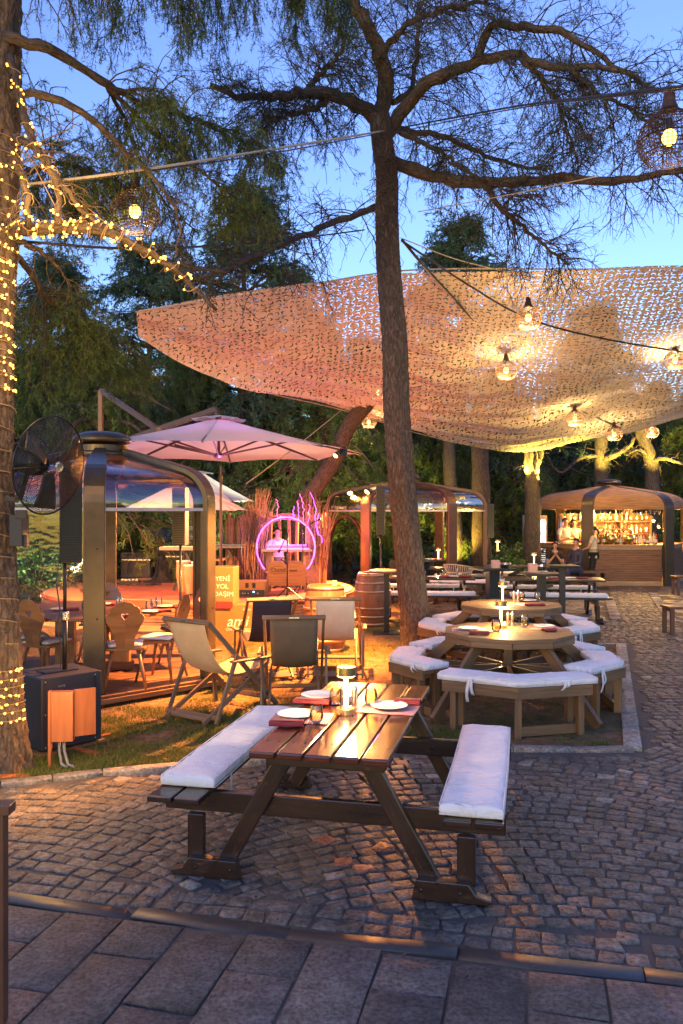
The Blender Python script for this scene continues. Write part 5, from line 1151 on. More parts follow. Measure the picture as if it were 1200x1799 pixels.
# ================================================================ farther picnic tables
pt2 = picnic_table(V3((1.62, 15.9, 0)), R(90-2), 'dark picnic table behind the leaning tree, lit by a small lamp', tm='darkwood')
def far_pad(tc, rz, sx, label, seed): return seat_pad(tc, rz, sx, label, -.85, .85, seed=seed, group='long white pads on farther benches')
for tc, rz, nm, sd in ((V3((1.62,15.9,0)), R(88), 'picnic table behind the leaning tree', 41), (V3((4.0,15.6,0)), R(82), 'picnic table right of the thin high table', 43), (V3((4.25,19.3,0)), R(86), 'picnic table in front of the seated guests', 45), (V3((2.9,18.6,0)), R(80), 'picnic table behind the green lit high table', 47)):
    if sd > 41: dup(pt2, tc, rz, f'dark {nm}, its benches padded white')
    far_pad(tc, rz, -1, f'white pad on the far bench of the {nm}', sd); far_pad(tc, rz, 1, f'white pad on the near bench of the {nm}', sd+1)
for q, l in ((V3((1.42,15.85,.7515)), 'lamp on the picnic table behind the leaning tree'), (V3((4.55,19.5,.7515)), 'lamp on the picnic table in front of the seated guests'), (V3((3.82,20.2,1.03)), 'lamp on the high table by the bar'), (V3((2.55,19.0,.7515)), 'lamp inside the red framed pavilion')):
    if q.y == 20.2: high_table(V3((3.85,20.25,0)), 'wooden high table with a lamp near the bar post', 1.03, 'sq', 'oak', w=1.1, d=.6)
    if 'pavilion' in l: q = V3((2.30, 19.6, .86)); tt = thing('pavilion_table', 'laid dark table inside the red framed pavilion', 'table', V3((1.9, 20.0, .10))); MB().box((0,0,.735), (1.5,.9,.04)).build('top', M_['darkwood'], tt, bevel=.004); [MB().beam((x,0,0), (x,0,.72), .1, .5).build('pedestal', M_['darkwood'], tt) for x in (-.5,.5)]
    table_lamp(q, 'small glowing '+l, 9, 'small lamps on farther tables')
for i, (x, y, z, l) in enumerate(((1.1,15.8,.7515,'left on the picnic table behind the leaning tree'), (1.75,15.75,.7515,'middle on the picnic table behind the leaning tree'), (2.15,15.85,.7515,'right on the picnic table behind the leaning tree'), (3.75,15.4,.7515,'left on the picnic table right of the thin high table'), (4.3,15.5,.7515,'right on the picnic table right of the thin high table'), (1.6,19.7,.856,'left on the table in the red framed pavilion'), (2.1,19.8,.856,'right on the table in the red framed pavilion'))):
    q = V3((x, y, z)); plate(q, 'white plate '+l, 'plates on farther tables'); napkin(q+V3((.2,-.05,.001)), .2, 'red napkin '+l, 'napkins on farther tables'); tumbler(q+V3((-.18,.05,0)), 'amber tumbler '+l, 'tumblers on farther tables', 1.2)
    if i in (0, 2, 3): grinder(q+V3((.1,.16,0)), 'steel grinder '+l, 'grinders on farther tables')
for i, (px, py, r, l) in enumerate(((806,1010,2.4,'pale wicker armchair at the right side of the red framed pavilion'),)):
    t = thing('wicker_chair', l, 'chair', V3(((px-600)*18.2/F, 18.2, 0)), r, 'wicker chairs'); wk = MB()
    for k in range(26):
        a = PI*(k/25)*1.25-.4; wk.tube([(.16*math.cos(a), .16*math.sin(a), .42), (.26*math.cos(a), .26*math.sin(a), .60+.0*k), (.33*math.cos(a), .33*math.sin(a), .80+.06*math.sin(a))], .008, 5)
    for z, rr in ((.55,.235), (.68,.29), (.80,.33)): wk.tube([(rr*math.cos(PI*(k/25)*1.25-.4), rr*math.sin(PI*(k/25)*1.25-.4), z+.06*math.sin(PI*(k/25)*1.25-.4)*(z > .7)) for k in range(26)], .012, 6)
    wk.build('shell', M_['strap'], t); MB().lathe([(.001,.40), (.24,.40), (.25,.42), (.24,.45), (.001,.46)], n=24).build('seat', M_['strap'], t)
    for k in range(4): a = PI/4+k*PI/2; MB().tube([(.15*math.cos(a), .15*math.sin(a), .40), (.25*math.cos(a), .25*math.sin(a), 0)], .013, 7).build('leg', M_['blackmetal'], t)
# red benches at the right edge
for q, l in ((G(1197,1118)+V3((.0,.1,0)), 'dark red wooden bench end at the right edge, nearer one'), (G(1199,1047)+V3((.05,.1,0)), 'dark red wooden bench end at the right edge, farther one')):
    t = thing('red_bench', l, 'bench', q+V3((.45,.2,0)), .0, 'dark red benches'); MB().box((0,0,.44), (1.2,.40,.04)).build('seat', M_['redbrown'], t, bevel=.005)
    for x in (-.54,.54):
        for y in (-.16,.16): MB().box((x, y, .21), (.06,.06,.42)).build('leg', M_['redbrown'], t, bevel=.003)
        MB().box((x, 0, .40), (.04,.26,.05)).build('rail', M_['redbrown'], t)
t = thing('wooden_rail', 'dark red wooden post end at the bottom left corner', 'post', G(-14,1830)+V3((-.02,.12,0))); MB().box((0,0,.42), (.05,.05,.84)).build('post', M_['redbrown'], t, bevel=.004); MB().box((-.1,0,.84), (.3,.07,.04)).build('cap', M_['redbrown'], t, bevel=.004)
# ================================================================ thatched bar
BC = V3((7.84, 24.16, 0)); BR = 2.15; BRZ = R(-3)
t = pavilion(BC, BRZ, BR, 'six sided bar kiosk with reed thatched roof and dark metal ribs', deck=0, metal='bronzedark', roof='reed', arm_w=.34, arm_t=.10, group='reed roofed bar', kk=.55, zoff=.0)
t.name = 'bar_kiosk'; t['category'] = 'bar kiosk'
vs = [(Matrix.Rotation(BRZ, 3, 'Z') @ V3((BR*math.cos(i*PI/3), BR*math.sin(i*PI/3), 0)))+BC for i in range(6)]
def counter(i, j, label, hh=1.10):
    a, b = vs[i], vs[j]; d = (b-a).normalized(); a, b = a+d*.18, b-d*.18; L = (b-a).length; c = (a+b)/2; t = thing('bar_counter', label, 'bar counter', c, math.atan2(d.y, d.x), 'cladded bar counters')
    for k in range(14): MB().box((0,.0+random.uniform(-.003,.003),.12+k*.062+.03), (L,.03,.058)).build('cladding_board', M_['barwood'], t, bevel=.003)
    MB().box((0,.02,.06), (L,.05,.10)).build('plinth', M_['kerbp'], t); MB().box((0,.02,1.035), (L,.06,.10)).build('top_trim', M_['kerbp'], t, bevel=.004); MB().box((0,.20,hh), (L,.52,.035)).build('worktop', M_['stage'], t, bevel=.004); return t
M_['kerbp'] = plain('pale_stained_board', (.42,.27,.16), .5, scale=5, bmp=.2)
counter(4, 5, 'front wooden bar counter crowded with bottles'); counter(5, 0, 'right side counter of the reed roofed bar'); counter(3, 4, 'left side counter of the reed roofed bar, half hidden by people')
def bottle(p, h, r, m, label, cap='black', grp='bottles on the bar'):
    t = thing('bottle', label, 'bottle', p, 0, grp); MB().lathe([(.001,0), (r,0), (r,.58*h), (r*.9,.64*h), (r*.38,.78*h), (r*.34,.94*h)], n=12).build('body', M_[m], t, smooth=True)
    MB().lathe([(r*.40,.93*h), (r*.40,h), (.001,h)], n=10).build('cap', M_[cap], t); MB().lathe([(r*1.01,.18*h), (r*1.01,.46*h)], n=12).build('sticker', M_['tee'], t); return t
M_['bgreen'] = plain('green_bottle', (.05,.16,.05), .1, bmp=0); M_['bamber'] = plain('brown_bottle', (.30,.10,.02), .1, bmp=0); M_['bclear'] = plain('clear_bottle', (.65,.60,.45), .08, bmp=0); M_['bred'] = plain('red_bottle', (.38,.03,.02), .12, bmp=0)
a, b = vs[4], vs[5]; d = (b-a).normalized(); nrm = V3((-d.y, d.x, 0)); cols = ['bgreen', 'bamber', 'bclear', 'bred', 'bamber', 'bclear']
rb = random.Random(11)
for k in range(22):
    f = .12+.76*k/21; p = a.lerp(b, f)+nrm*(.22+rb.uniform(-.08,.14))+V3((0,0,1.119)); m = cols[rb.randrange(6)]
    bottle(p, rb.uniform(.25,.36), rb.uniform(.034,.045), m, f'{dict(bgreen="green", bamber="brown", bclear="pale", bred="red")[m]} bottle, {ORD[k]} from the left in the row on the front bar counter')
# back shelves inside the kiosk
t = thing('back_shelf', 'lit back shelf of the bar seen above the counter', 'shelf', BC+V3((0,.35,0)))
for z in (.9, 1.35, 1.72): MB().box((0,0,z), (2.6,.28,.03)).build('shelf_board', M_['barwood'], t)
MB().box((0,.16,1.0), (2.7,.03,1.9)).build('back_panel', M_['mirror'] if 'mirror' in M_ else M_['barwood'], t)
for x in (-1.3,-.43,.43,1.3): MB().box((x,0,.95), (.04,.28,1.9)).build('upright', M_['barwood'], t)
for r_, z in ((0,.917), (1,1.367), (2,1.737)):
    for k in range(17):
        m = cols[rb.randrange(6)]; bottle(BC+V3((-1.22+k*.152+rb.uniform(-.02,.02), .33, z)), rb.uniform(.24,.31), rb.uniform(.03,.04), m, f'{dict(bgreen="green", bamber="brown", bclear="pale", bred="red")[m]} bottle on the {("lowest", "middle", "top")[r_]} board of the back shelf, {ORD[k]} from the left', grp='bottles on the back shelf')
for k in range(12):
    p = a.lerp(b, .30+.6*k/11)+nrm*.10+V3((0,0,1.93)); t = thing('hanging_glass', f'upside down wine glass hanging under the bar roof, {ORD[k]} from the left', 'wine glass', p, 0, 'glasses hanging over the bar')
    MB().lathe([(.032,0), (.038,.03), (.034,.075), (.006,.09), (.004,.15), (.032,.155)], n=12).build('bowl', M_['clearglass'], t, smooth=True)
tag(MB().beam(a.lerp(b,.1)+nrm*.10+V3((0,0,2.10)), a.lerp(b,.95)+nrm*.10+V3((0,0,2.10)), .12, .03).build('glass_rack', M_['black']), 'dark rack under the roof from which glasses hang', 'rack')
t = thing('beer_tap', 'copper beer tap arch with round ornaments on the bar counter', 'beer tap', a.lerp(b,.38)+nrm*.18+V3((0,0,1.119)), math.atan2(d.y, d.x))
MB().tube([(-.42,0,0), (-.42,0,.34), (-.37,0,.40), (.37,0,.40), (.42,0,.34), (.42,0,0)], .028, 12).build('pipe', M_['copper'] if 'copper' in M_ else M_['brass'], t, smooth=True)
for x in (-.27,-.09,.09,.27): MB().tube([(x,-.03,.40), (x,-.09,.40), (x,-.10,.33)], .012, 8).build('spout', M_['brass'], t); MB().tube([(x,-.05,.42), (x,-.05,.53)], [.012,.017], 8).build('handle', M_['black'], t)
for x, l in ((.30,'left'), (.52,'right')):
    tag(MB().ball((0,0,.16), .15, 12).build('copper_bowl', M_['brass'], loc=a.lerp(b,x)+nrm*.05+V3((0,0,1.119)), smooth=True), f'{l} round copper vessel on the front bar counter', 'bowl')
bulbs = ((1009,918,22.6,'over the right part of the counter'), (1105,923,22.7,''),)
for px, py, D, l in ((1157,925,22.9,'bare bright spot lamp at the right of the bar counter'), (1135,928,22.8,'small bright lamp left of the brightest bar lamp'), (1148,915,23.2,'bright lamp above the right bar bottles'), (1086,885,23.2,'square warm lamp inside the reed roof')):
    p = A(px, py, D); t = thing('bar_lamp', l, 'lamp', p, 0, 'lamps of the bar'); MB().ball((0,0,0), .035, 10).build('bulb', M_['bulb'], t, smooth=True); MB().tube([(0,0,.03), (0,0,.10)], .02, 8).build('holder', M_['black'], t)
    lamp_point('bar_light', p+V3((0,-.02,-.06)), 26, (1,.56,.13), .04)
for x, y, e in ((.6,-.2,60), (-.7,.0,50), (0,.9,40)): lamp_point('bar_ceiling_light', BC+V3((x, y-.4, 1.95)), e*1.0, (1,.52,.13), .06)
# small fridge / window lit blue-white at the back left
t = thing('drinks_fridge', 'tall lit drinks fridge behind the left bar opening', 'fridge', V3((5.95, 25.4, 0)), .1); MB().box((0,0,.95), (.62,.5,1.9)).build('cabinet', M_['tee'], t, bevel=.01); MB().box((0,-.255,1.1), (.48,.01,1.3)).build('lit_door', emis('fridge_light', (.75,.85,1.0), 1.6), t)
for z in (.7,1.0,1.3): 
    for x in (-.15,-.05,.06,.16): MB().lathe([(.001,0), (.03,0), (.03,.15), (.012,.2), (.012,.24)], (x,-.275,z), 8).build('can', M_['bred'], t)
# people around the bar
def at(px, D, z=0): return V3(((px-600)*D/F, D, z))
person(at(1043,22.3), R(152), 'person in a sand coloured t-shirt serving, arm stretched to the seated guest', M_['sand'], M_['darkcloth'], elbows=((.0-.26,.10,1.12), (.30,.0,1.12)), hands=((-.20,.34,1.02), (.28,.10,.90)), hgt=1.60, hair='tail').rotation_euler = (0,0,R(62))
person(at(993,23.6), R(200), 'standing person in a white t-shirt with arms crossed by the bar', M_['tee'], M_['darkcloth'], elbows=((-.27,.10,1.14), (.27,.10,1.14)), hands=((.06,.22,1.20), (-.06,.24,1.17)), hgt=1.82)
person(at(1008,24.0), R(180), 'person with light hair standing close behind the white t-shirt', M_['sand'], M_['darkcloth'], hgt=1.78, hair='long')
person(at(975,21.6), R(170), 'seated person with long dark hair, hands clasped before the face', M_['darkcloth'], M_['darkcloth'], elbows=((-.22,.16,1.10), (.22,.16,1.10)), hands=((-.03,.26,1.36), (.03,.26,1.36)), hgt=1.62, hair='long', sit=True)
person(at(1012,21.3), R(120), 'seated person in dark dotted clothes turned towards the server', M_['navycloth'], M_['navycloth'], elbows=((-.24,.10,1.10), (.24,.10,1.10)), hands=((-.10,.32,1.08), (.10,.32,1.08)), hgt=1.75, sit=True, sleeve='long')
person(at(1216,21.0), R(200), 'person in black standing at the right edge of the bar', M_['darkcloth'], M_['redcloth'] if 'redcloth' in M_ else M_['navycloth'], hgt=1.72)
tag(MB().box((0,0,.24), (2.4,.38,.05)).box((-1.0,0,.11), (.06,.34,.22)).box((1.0,0,.11), (.06,.34,.22)).build('low_bench', M_['oakdark'], loc=at(993,21.5)+V3((0,0,.2)), bevel=.005), 'bench under the two seated guests near the bar', 'bench')
# ================================================================ shade net
def net_mat():
    m, t, b, o = new_mat('cut_out_camouflage_net'); cell = 1/.13
    v = coords(t, 'UV', (cell, cell*1.12, 1))
    nz = N(t, 'ShaderNodeTexNoise', i_Scale=.35, i_Detail=2.0); t.links.new(v, nz.inputs['Vector']); va = N(t, 'ShaderNodeVectorMath', operation='MULTIPLY_ADD'); va.inputs[1].default_value = (1.2,1.2,0); t.links.new(nz.outputs['Color'], va.inputs[0]); t.links.new(v, va.inputs[2]); v = va.outputs[0]
    fl = N(t, 'ShaderNodeVectorMath', operation='FLOOR'); t.links.new(v, fl.inputs[0]); fr = N(t, 'ShaderNodeVectorMath', operation='FRACTION'); t.links.new(v, fr.inputs[0])
    wn = N(t, 'ShaderNodeTexWhiteNoise'); t.links.new(fl.outputs[0], wn.inputs['Vector'])
    c = N(t, 'ShaderNodeVectorMath', operation='SUBTRACT'); c.inputs[1].default_value = (.5,.5,0); t.links.new(fr.outputs[0], c.inputs[0])
    an = N(t, 'ShaderNodeMath', operation='MULTIPLY'); an.inputs[1].default_value = 6.28; t.links.new(wn.outputs['Value'], an.inputs[0])
    ro = N(t, 'ShaderNodeVectorRotate', rotation_type='Z_AXIS'); t.links.new(c.outputs[0], ro.inputs['Vector']); t.links.new(an.outputs[0], ro.inputs['Angle'])
    sp = N(t, 'ShaderNodeSeparateXYZ'); t.links.new(ro.outputs[0], sp.inputs[0]); cb = N(t, 'ShaderNodeCombineXYZ'); t.links.new(sp.outputs[0], cb.inputs[0]); t.links.new(sp.outputs[1], cb.inputs[1])
    l1 = N(t, 'ShaderNodeVectorMath', operation='LENGTH'); t.links.new(cb.outputs[0], l1.inputs[0])
    s2 = N(t, 'ShaderNodeVectorMath', operation='SUBTRACT'); s2.inputs[1].default_value = (.15,.03,0); t.links.new(cb.outputs[0], s2.inputs[0]); l2 = N(t, 'ShaderNodeVectorMath', operation='LENGTH'); t.links.new(s2.outputs[0], l2.inputs[0])
    a_ = N(t, 'ShaderNodeMath', operation='LESS_THAN'); a_.inputs[1].default_value = .36; t.links.new(l1.outputs['Value'], a_.inputs[0]); b2 = N(t, 'ShaderNodeMath', operation='GREATER_THAN'); b2.inputs[1].default_value = .30; t.links.new(l2.outputs['Value'], b2.inputs[0])
    lf = N(t, 'ShaderNodeTexNoise', i_Scale=.55, i_Detail=3.0); t.links.new(coords(t, 'UV'), lf.inputs['Vector'])
    th = N(t, 'ShaderNodeMapRange'); th.inputs[1].default_value = .35; th.inputs[2].default_value = .70; th.inputs[3].default_value = .36; th.inputs[4].default_value = .22; t.links.new(lf.outputs[0], th.inputs[0]); t.links.new(th.outputs[0], b2.inputs[1])
    mu = N(t, 'ShaderNodeMath', operation='MULTIPLY'); t.links.new(a_.outputs[0], mu.inputs[0]); t.links.new(b2.outputs[0], mu.inputs[1])
    n = N(t, 'ShaderNodeTexNoise', i_Scale=3.0, i_Detail=5.0); t.links.new(coords(t, 'UV'), n.inputs['Vector'])
    r = ramp(t, n.outputs[0], [(.3, (.66,.55,.37)), (.7, (.82,.73,.54))]); t.links.new(r.outputs[0], b.inputs['Base Color']); b.inputs['Roughness'].default_value = .8
    bump(t, b, l2.outputs['Value'], .9, .02)
    tl = N(t, 'ShaderNodeBsdfTranslucent'); t.links.new(r.outputs[0], tl.inputs[0]); m1 = N(t, 'ShaderNodeMixShader'); m1.inputs[0].default_value = .10; t.links.new(b.outputs[0], m1.inputs[1]); t.links.new(tl.outputs[0], m1.inputs[2])
    tp = N(t, 'ShaderNodeBsdfTransparent'); m2 = N(t, 'ShaderNodeMixShader'); t.links.new(mu.outputs[0], m2.inputs[0]); t.links.new(m1.outputs[0], m2.inputs[1]); t.links.new(tp.outputs[0], m2.inputs[2]); t.links.new(m2.outputs[0], o.inputs[0]); return m
M_['net'] = net_mat()
def cat_pts(pts, n):
    """smooth curve through pts, n samples"""
    P = [np.array(p, float) for p in pts]; P = [2*P[0]-P[1]]+P+[2*P[-1]-P[-2]]; d = [np.linalg.norm(P[i+1]-P[i]) for i in range(1, len(P)-2)]; tot = sum(d); out = []
    for k in range(n):
        s = tot*k/(n-1); i = 0
        while i < len(d)-1 and s > d[i]: s -= d[i]; i += 1
        f = min(s/d[i], 1); a, b, c, e = P[i:i+4]; out.append(.5*((2*b)+(-a+c)*f+(2*a-5*b+4*c-e)*f*f+(-a+3*b-3*c+e)*f**3))
    return np.array(out)
near = cat_pts([A(240,547,13.4), A(400,522,13.0), A(560,497,12.8), A(680,478,12.7), A(800,472,12.6), A(1000,473,12.4), A(1200,472,12.2), A(1450,478,11.8), A(1700,470,11.5)], 81)
farc = cat_pts([A(243,588,14.6), A(330,640,15.6), A(450,685,17.0), A(600,720,18.8), A(760,768,20.5), A(880,785,21.5), A(960,780,21.8), A(1100,755,22.2), A(1230,728,22.6), A(1400,720,23)], 81)
NV = 130; V, Fc, UVs = [], [], []
rs_ = np.random.default_rng(3)
for j in range(NV+1):
    v = j/NV; q = near*(1-v)+farc*v; u = np.linspace(0, 1, 81)
    wgt = np.clip(np.linalg.norm(farc-near, axis=1)/8, .1, 1)
    q[:,2] -= .42*np.sin(PI*v)*wgt*.55                                           # belly between the ropes
    fold = .055*np.sin(v*95+3*np.sin(u*9)+u*14)*v**1.2*wgt+.05*np.sin(v*52-u*17+2*np.sin(u*23))*v*wgt+.05*np.sin(v*30+2.2*np.sin(u*7)+u*5)*v*wgt+.05*np.sin(u*33+v*6)*np.sin(PI*v)*wgt+.05*np.sin(u*11-v*9)
    for (a0, b0, s0) in ((.30,.0,.10), (.62,.0,.16)):                             # pulled up along the cable
        fold = fold+.10*np.exp(-((u-(a0+(.75-a0)*v))**2)/.0012)*np.sin(PI*min(v*1.0, 1))
    q[:,2] += fold; V.append(q)
V = np.concatenate(V); W_ = 81
lu = np.concatenate([[0], np.cumsum(np.linalg.norm(np.diff((near+farc)/2, axis=0), axis=1))]); lv = 8.2
me = bpy.data.meshes.new('shade_net'); fs = [(j*W_+i, j*W_+i+1, (j+1)*W_+i+1, (j+1)*W_+i) for j in range(NV) for i in range(W_-1)]
me.from_pydata([tuple(p) for p in V], [], fs); uv = me.uv_layers.new(name='UVMap'); fl = []
wd = np.linalg.norm(farc-near, axis=1)
for f in fs:
    for k in f: i, j = k % W_, k // W_; fl += [lu[i], wd[i]*j/NV]
uv.data.foreach_set('uv', fl)
net = finish(me, 'shade_net', M_['net'], smooth=True); tag(net, 'beige cut-out net canopy sagging over the terrace, lit by lamps below', 'canopy')
ed = MB(); ed.tube([tuple(p) for p in near[::2]], .012, 6); ed.build('hem_rope', M_['strap'], net)
ed = MB(); ed.tube([tuple(p) for p in farc[::2]], .012, 6); ed.build('hem_rope', M_['strap'], net)
def cable(pts, r, label, mat='cable', n=24, nm='cable', sag=0):
    c = cat_pts(pts, n) if len(pts) > 2 else np.array([np.array(pts[0])*(1-k/(n-1))+np.array(pts[1])*k/(n-1) for k in range(n)])
    if sag: c[:,2] -= sag*np.sin(np.linspace(0, PI, n))
    return tag(MB().tube([tuple(p) for p in c], r, 6).build(nm, M_[mat], smooth=True), label, 'cable')
cable([A(40,325,6.45), A(240,300,6.6), A(480,262,8.4), A(680,229,11.6)], .012, 'pale main cable from the lit tree to the central tree', 'strap')
cable([A(40,332,6.45), A(240,303,6.6), A(480,269,8.4), A(680,232,11.6)], .007, 'thin dark cable just under the pale main cable')
cable([A(695,226,11.6), A(900,188,8), A(1060,168,6), A(1300,140,4.6)], .010, 'cable from the central tree to the big lamp at the top right')
cable([A(695,232,11.6), A(900,192,8), A(1060,172,6), A(1300,146,4.6)], .006, 'second thinner cable to the top right lamp')
cable([A(40,424,6.5), A(230,437,7.0), A(400,430,8.6), A(530,418,10.6), A(640,404,11.9)], .011, 'dark cable crossing behind the lit branch to the central tree')
cable([A(706,421,11.9), A(760,484,12.6), A(860,590,14.6), A(940,660,16.8), A(1010,715,18.8), A(1090,752,21.0)], .022, 'thick dark cable running under the net with lamps on it')
cable([A(706,423,11.9), A(830,505,12.9), A(930,560,13.6), A(1060,595,14.2), A(1260,628,14.8)], .016, 'dark cable branching right under the net')
cable([A(706,419,11.9), A(800,455,12.2), A(900,480,12.4)], .008, 'pale guy rope from the trunk to the net edge', 'strap')
cable([A(706,424,11.9), A(745,470,12.4), A(800,530,13.2)], .007, 'thin guy rope dropping from the trunk to the net', 'strap')
cable([A(-40,560,6.6), A(100,553,9.2), A(243,546,13.3)], .008, 'thin rope tying the net corner to the lit tree')
cable([A(735,372,11.9), A(880,345,9.4), A(1050,310,7)], .006, 'fine pale wire rising to the right above the net', 'strap')
cable([A(598,722,18.6), A(545,765,15), A(500,800,12.0), A(432,850,11.5)], .008, 'pink lit rope between the parasol and the net', 'strap')
# ---------------------------------------------------------------- rattan pendants
def make_pendant():
    t = thing('pendant_lamp', 'x', 'pendant lamp'); cg = MB(); pr = []
    for k in range(17):
        a = PI*.10+k/16*PI*.66; pr.append((.175*math.sin(a), .165*math.cos(a)))
    pr = [(.030,.265), (.034,.22), (.050,.175)]+pr[1:]
    for i in range(44): a = i*2*PI/44; cg.tube([(r*math.cos(a), r*math.sin(a), z) for r, z in pr], .0022, 3, False)
    for j in range(2, len(pr)): cg.tube([(pr[j][0]*math.cos(a*PI/16), pr[j][0]*math.sin(a*PI/16), pr[j][1]) for a in range(33)], .0022 if j % 4 else .0045, 3, False)
    cg.build('cage', M_['rattan'], t)
    MB().lathe([(.028,.28), (.036,.22), (.050,.178)], n=16).build('neck', M_['rattan'], t)
    MB().lathe([(.001,.12), (.018,.12), (.018,.06), (.001,.06)], n=12).build('socket', M_['black'], t)
    MB().ball((0,0,.015), .042, 12, 1.15).build('bulb', M_['bulb'], t, smooth=True); return t
PW = 1.0
PL = make_pendant()
pend = [((237,375), 7.6, 'big rattan pendant lamp beside the branch wound with fairy lights', 296, 4), ((1176,246), 6.1, 'big rattan pendant lamp cut by the top right edge of the view', 160, .8), ((928,560), 12.2, 'topmost rattan pendant under the net, right of the trunk', 522, 24), ((889,652), 14.9, 'rattan pendant below left of the topmost one under the net', 618, 26), ((1186,634), 15.0, 'rattan pendant under the net at the right edge', 600, 18), ((1010,737), 18.2, 'rattan pendant near the far edge of the net, third down the thick cable', 712, 26), ((1079,764), 20.3, 'rattan pendant at the lower end of the thick cable', 748, 26), ((1145,760), 23.5, 'small rattan pendant hanging beyond the net above the bar', 745, 40), ((664,690), 19.0, 'rattan pendant immediately left of the central trunk', 655, 20), ((648,742), 21.5, 'lowest rattan pendant left of the central trunk', 700, 18)]
for i, ((px, py), D, l, ty, pw) in enumerate(pend):
    p = A(px, py, D); t = PL if i == 0 else dup(PL, p, 0, l); t.location = p; t.scale = ((1.28,)*3 if i < 2 else (1.12,)*3); t['label'] = l; t['group'] = 'rattan pendant lamps'; top = A(px, ty, D)
    MB().tube([(0,0,.27), (0,0,max(top.z-p.z, .3)/1.28)], .004, 5).build('flex', M_['cable'], t); lamp_point('pendant_light', p+V3((0,0,-.085)), pw*PW, (1,.62,.24), .035)
# ================================================================ tree tools (numpy)
def bark_mat(name, c1, c2, c3, s=1, ob=False):
    m, t, b, o = new_mat(name); v0 = coords(t, 'Object') if ob else coords(t, 'UV'); dn = N(t, 'ShaderNodeTexNoise', i_Scale=9.0, i_Detail=4.0); t.links.new(v0, dn.inputs['Vector'])
    ds = N(t, 'ShaderNodeVectorMath', operation='MULTIPLY_ADD'); ds.inputs[1].default_value = (.10,.045,0); t.links.new(dn.outputs['Color'], ds.inputs[0]); t.links.new(v0, ds.inputs[2])
    def mp(sc): q = N(t, 'ShaderNodeMapping'); q.inputs['Scale'].default_value = sc; t.links.new(ds.outputs[0], q.inputs['Vector']); return q.outputs[0]
    n = N(t, 'ShaderNodeTexNoise', i_Scale=1.0, i_Detail=9.0, i_Roughness=.72); t.links.new(mp((34,34,9) if ob else (9*s, 34*s, 1)), n.inputs['Vector'])
    vo = N(t, 'ShaderNodeTexVoronoi', feature='DISTANCE_TO_EDGE', i_Scale=1.0); t.links.new(mp((22,22,5) if ob else (5.5*s, 24*s, 1)), vo.inputs['Vector'])
    r = ramp(t, n.outputs[0], [(.3, c2), (.5, c1), (.72, c3)]); k = ramp(t, vo.outputs[0], [(0, (.45,.45,.45)), (.22, (1,1,1))]); mx = N(t, 'ShaderNodeMixRGB', blend_type='MULTIPLY'); mx.inputs[0].default_value = .6
    t.links.new(r.outputs[0], mx.inputs[1]); t.links.new(k.outputs[0], mx.inputs[2]); t.links.new(mx.outputs[0], b.inputs['Base Color']); b.inputs['Roughness'].default_value = .9; b.inputs['Specular IOR Level'].default_value = .2
    bp = bump(t, b, k.outputs[0], .8, .02); bump(t, b, n.outputs[0], 1.0, .03, bp); return m
M_['bark'] = bark_mat('furrowed_bark', (.125,.095,.075), (.05,.037,.030), (.22,.175,.14))
M_['bark3'] = bark_mat('deep_furrowed_bark', (.135,.10,.078), (.05,.036,.028), (.25,.19,.145), ob=True)
M_['barkdark'] = bark_mat('dark_bark', (.12,.08,.06), (.06,.04,.03), (.20,.14,.10))
M_['twigbark'] = plain('thin_twigs', (.075,.048,.036), .85, c2=(.04,.026,.02), scale=6, bmp=0)
M_['needle'] = tinted('cedar_needles', (.03,.07,.018), (.15,.20,.05), (.24,.26,.07), rough=.55, scale=0, spec=.3, trans=.3)
M_['needleblue'] = tinted('blue_cedar_needles', (.03,.07,.045), (.10,.17,.10), rough=.55, scale=0, spec=.3, trans=.25)
def nrm(v): return v/np.maximum(np.linalg.norm(v, axis=-1, keepdims=True), 1e-9)
def tubes_np(C, Rd, s=3):
    """C (n,k,3) curves, Rd (n,k) radii"""
    n, k, _ = C.shape; T = np.gradient(C, axis=1); T = nrm(T); up = np.zeros_like(T); up[...,2] = 1; bad = np.abs(T[...,2]) > .93; up[bad] = (1,0,0); X = nrm(np.cross(T, up)); Y = np.cross(X, T)
    a = np.arange(s)*2*PI/s; V = C[:,:,None]+Rd[:,:,None,None]*(X[:,:,None]*np.cos(a)[None,None,:,None]+Y[:,:,None]*np.sin(a)[None,None,:,None])
    i = np.arange(k-1)[:,None]*s; j = np.arange(s)[None]; q = np.stack([i+j, i+(j+1) % s, i+s+(j+1) % s, i+s+j], -1).reshape(-1,4); Fq = q[None]+np.arange(n)[:,None,None]*k*s
    return V.reshape(-1,3), Fq.reshape(-1,4)
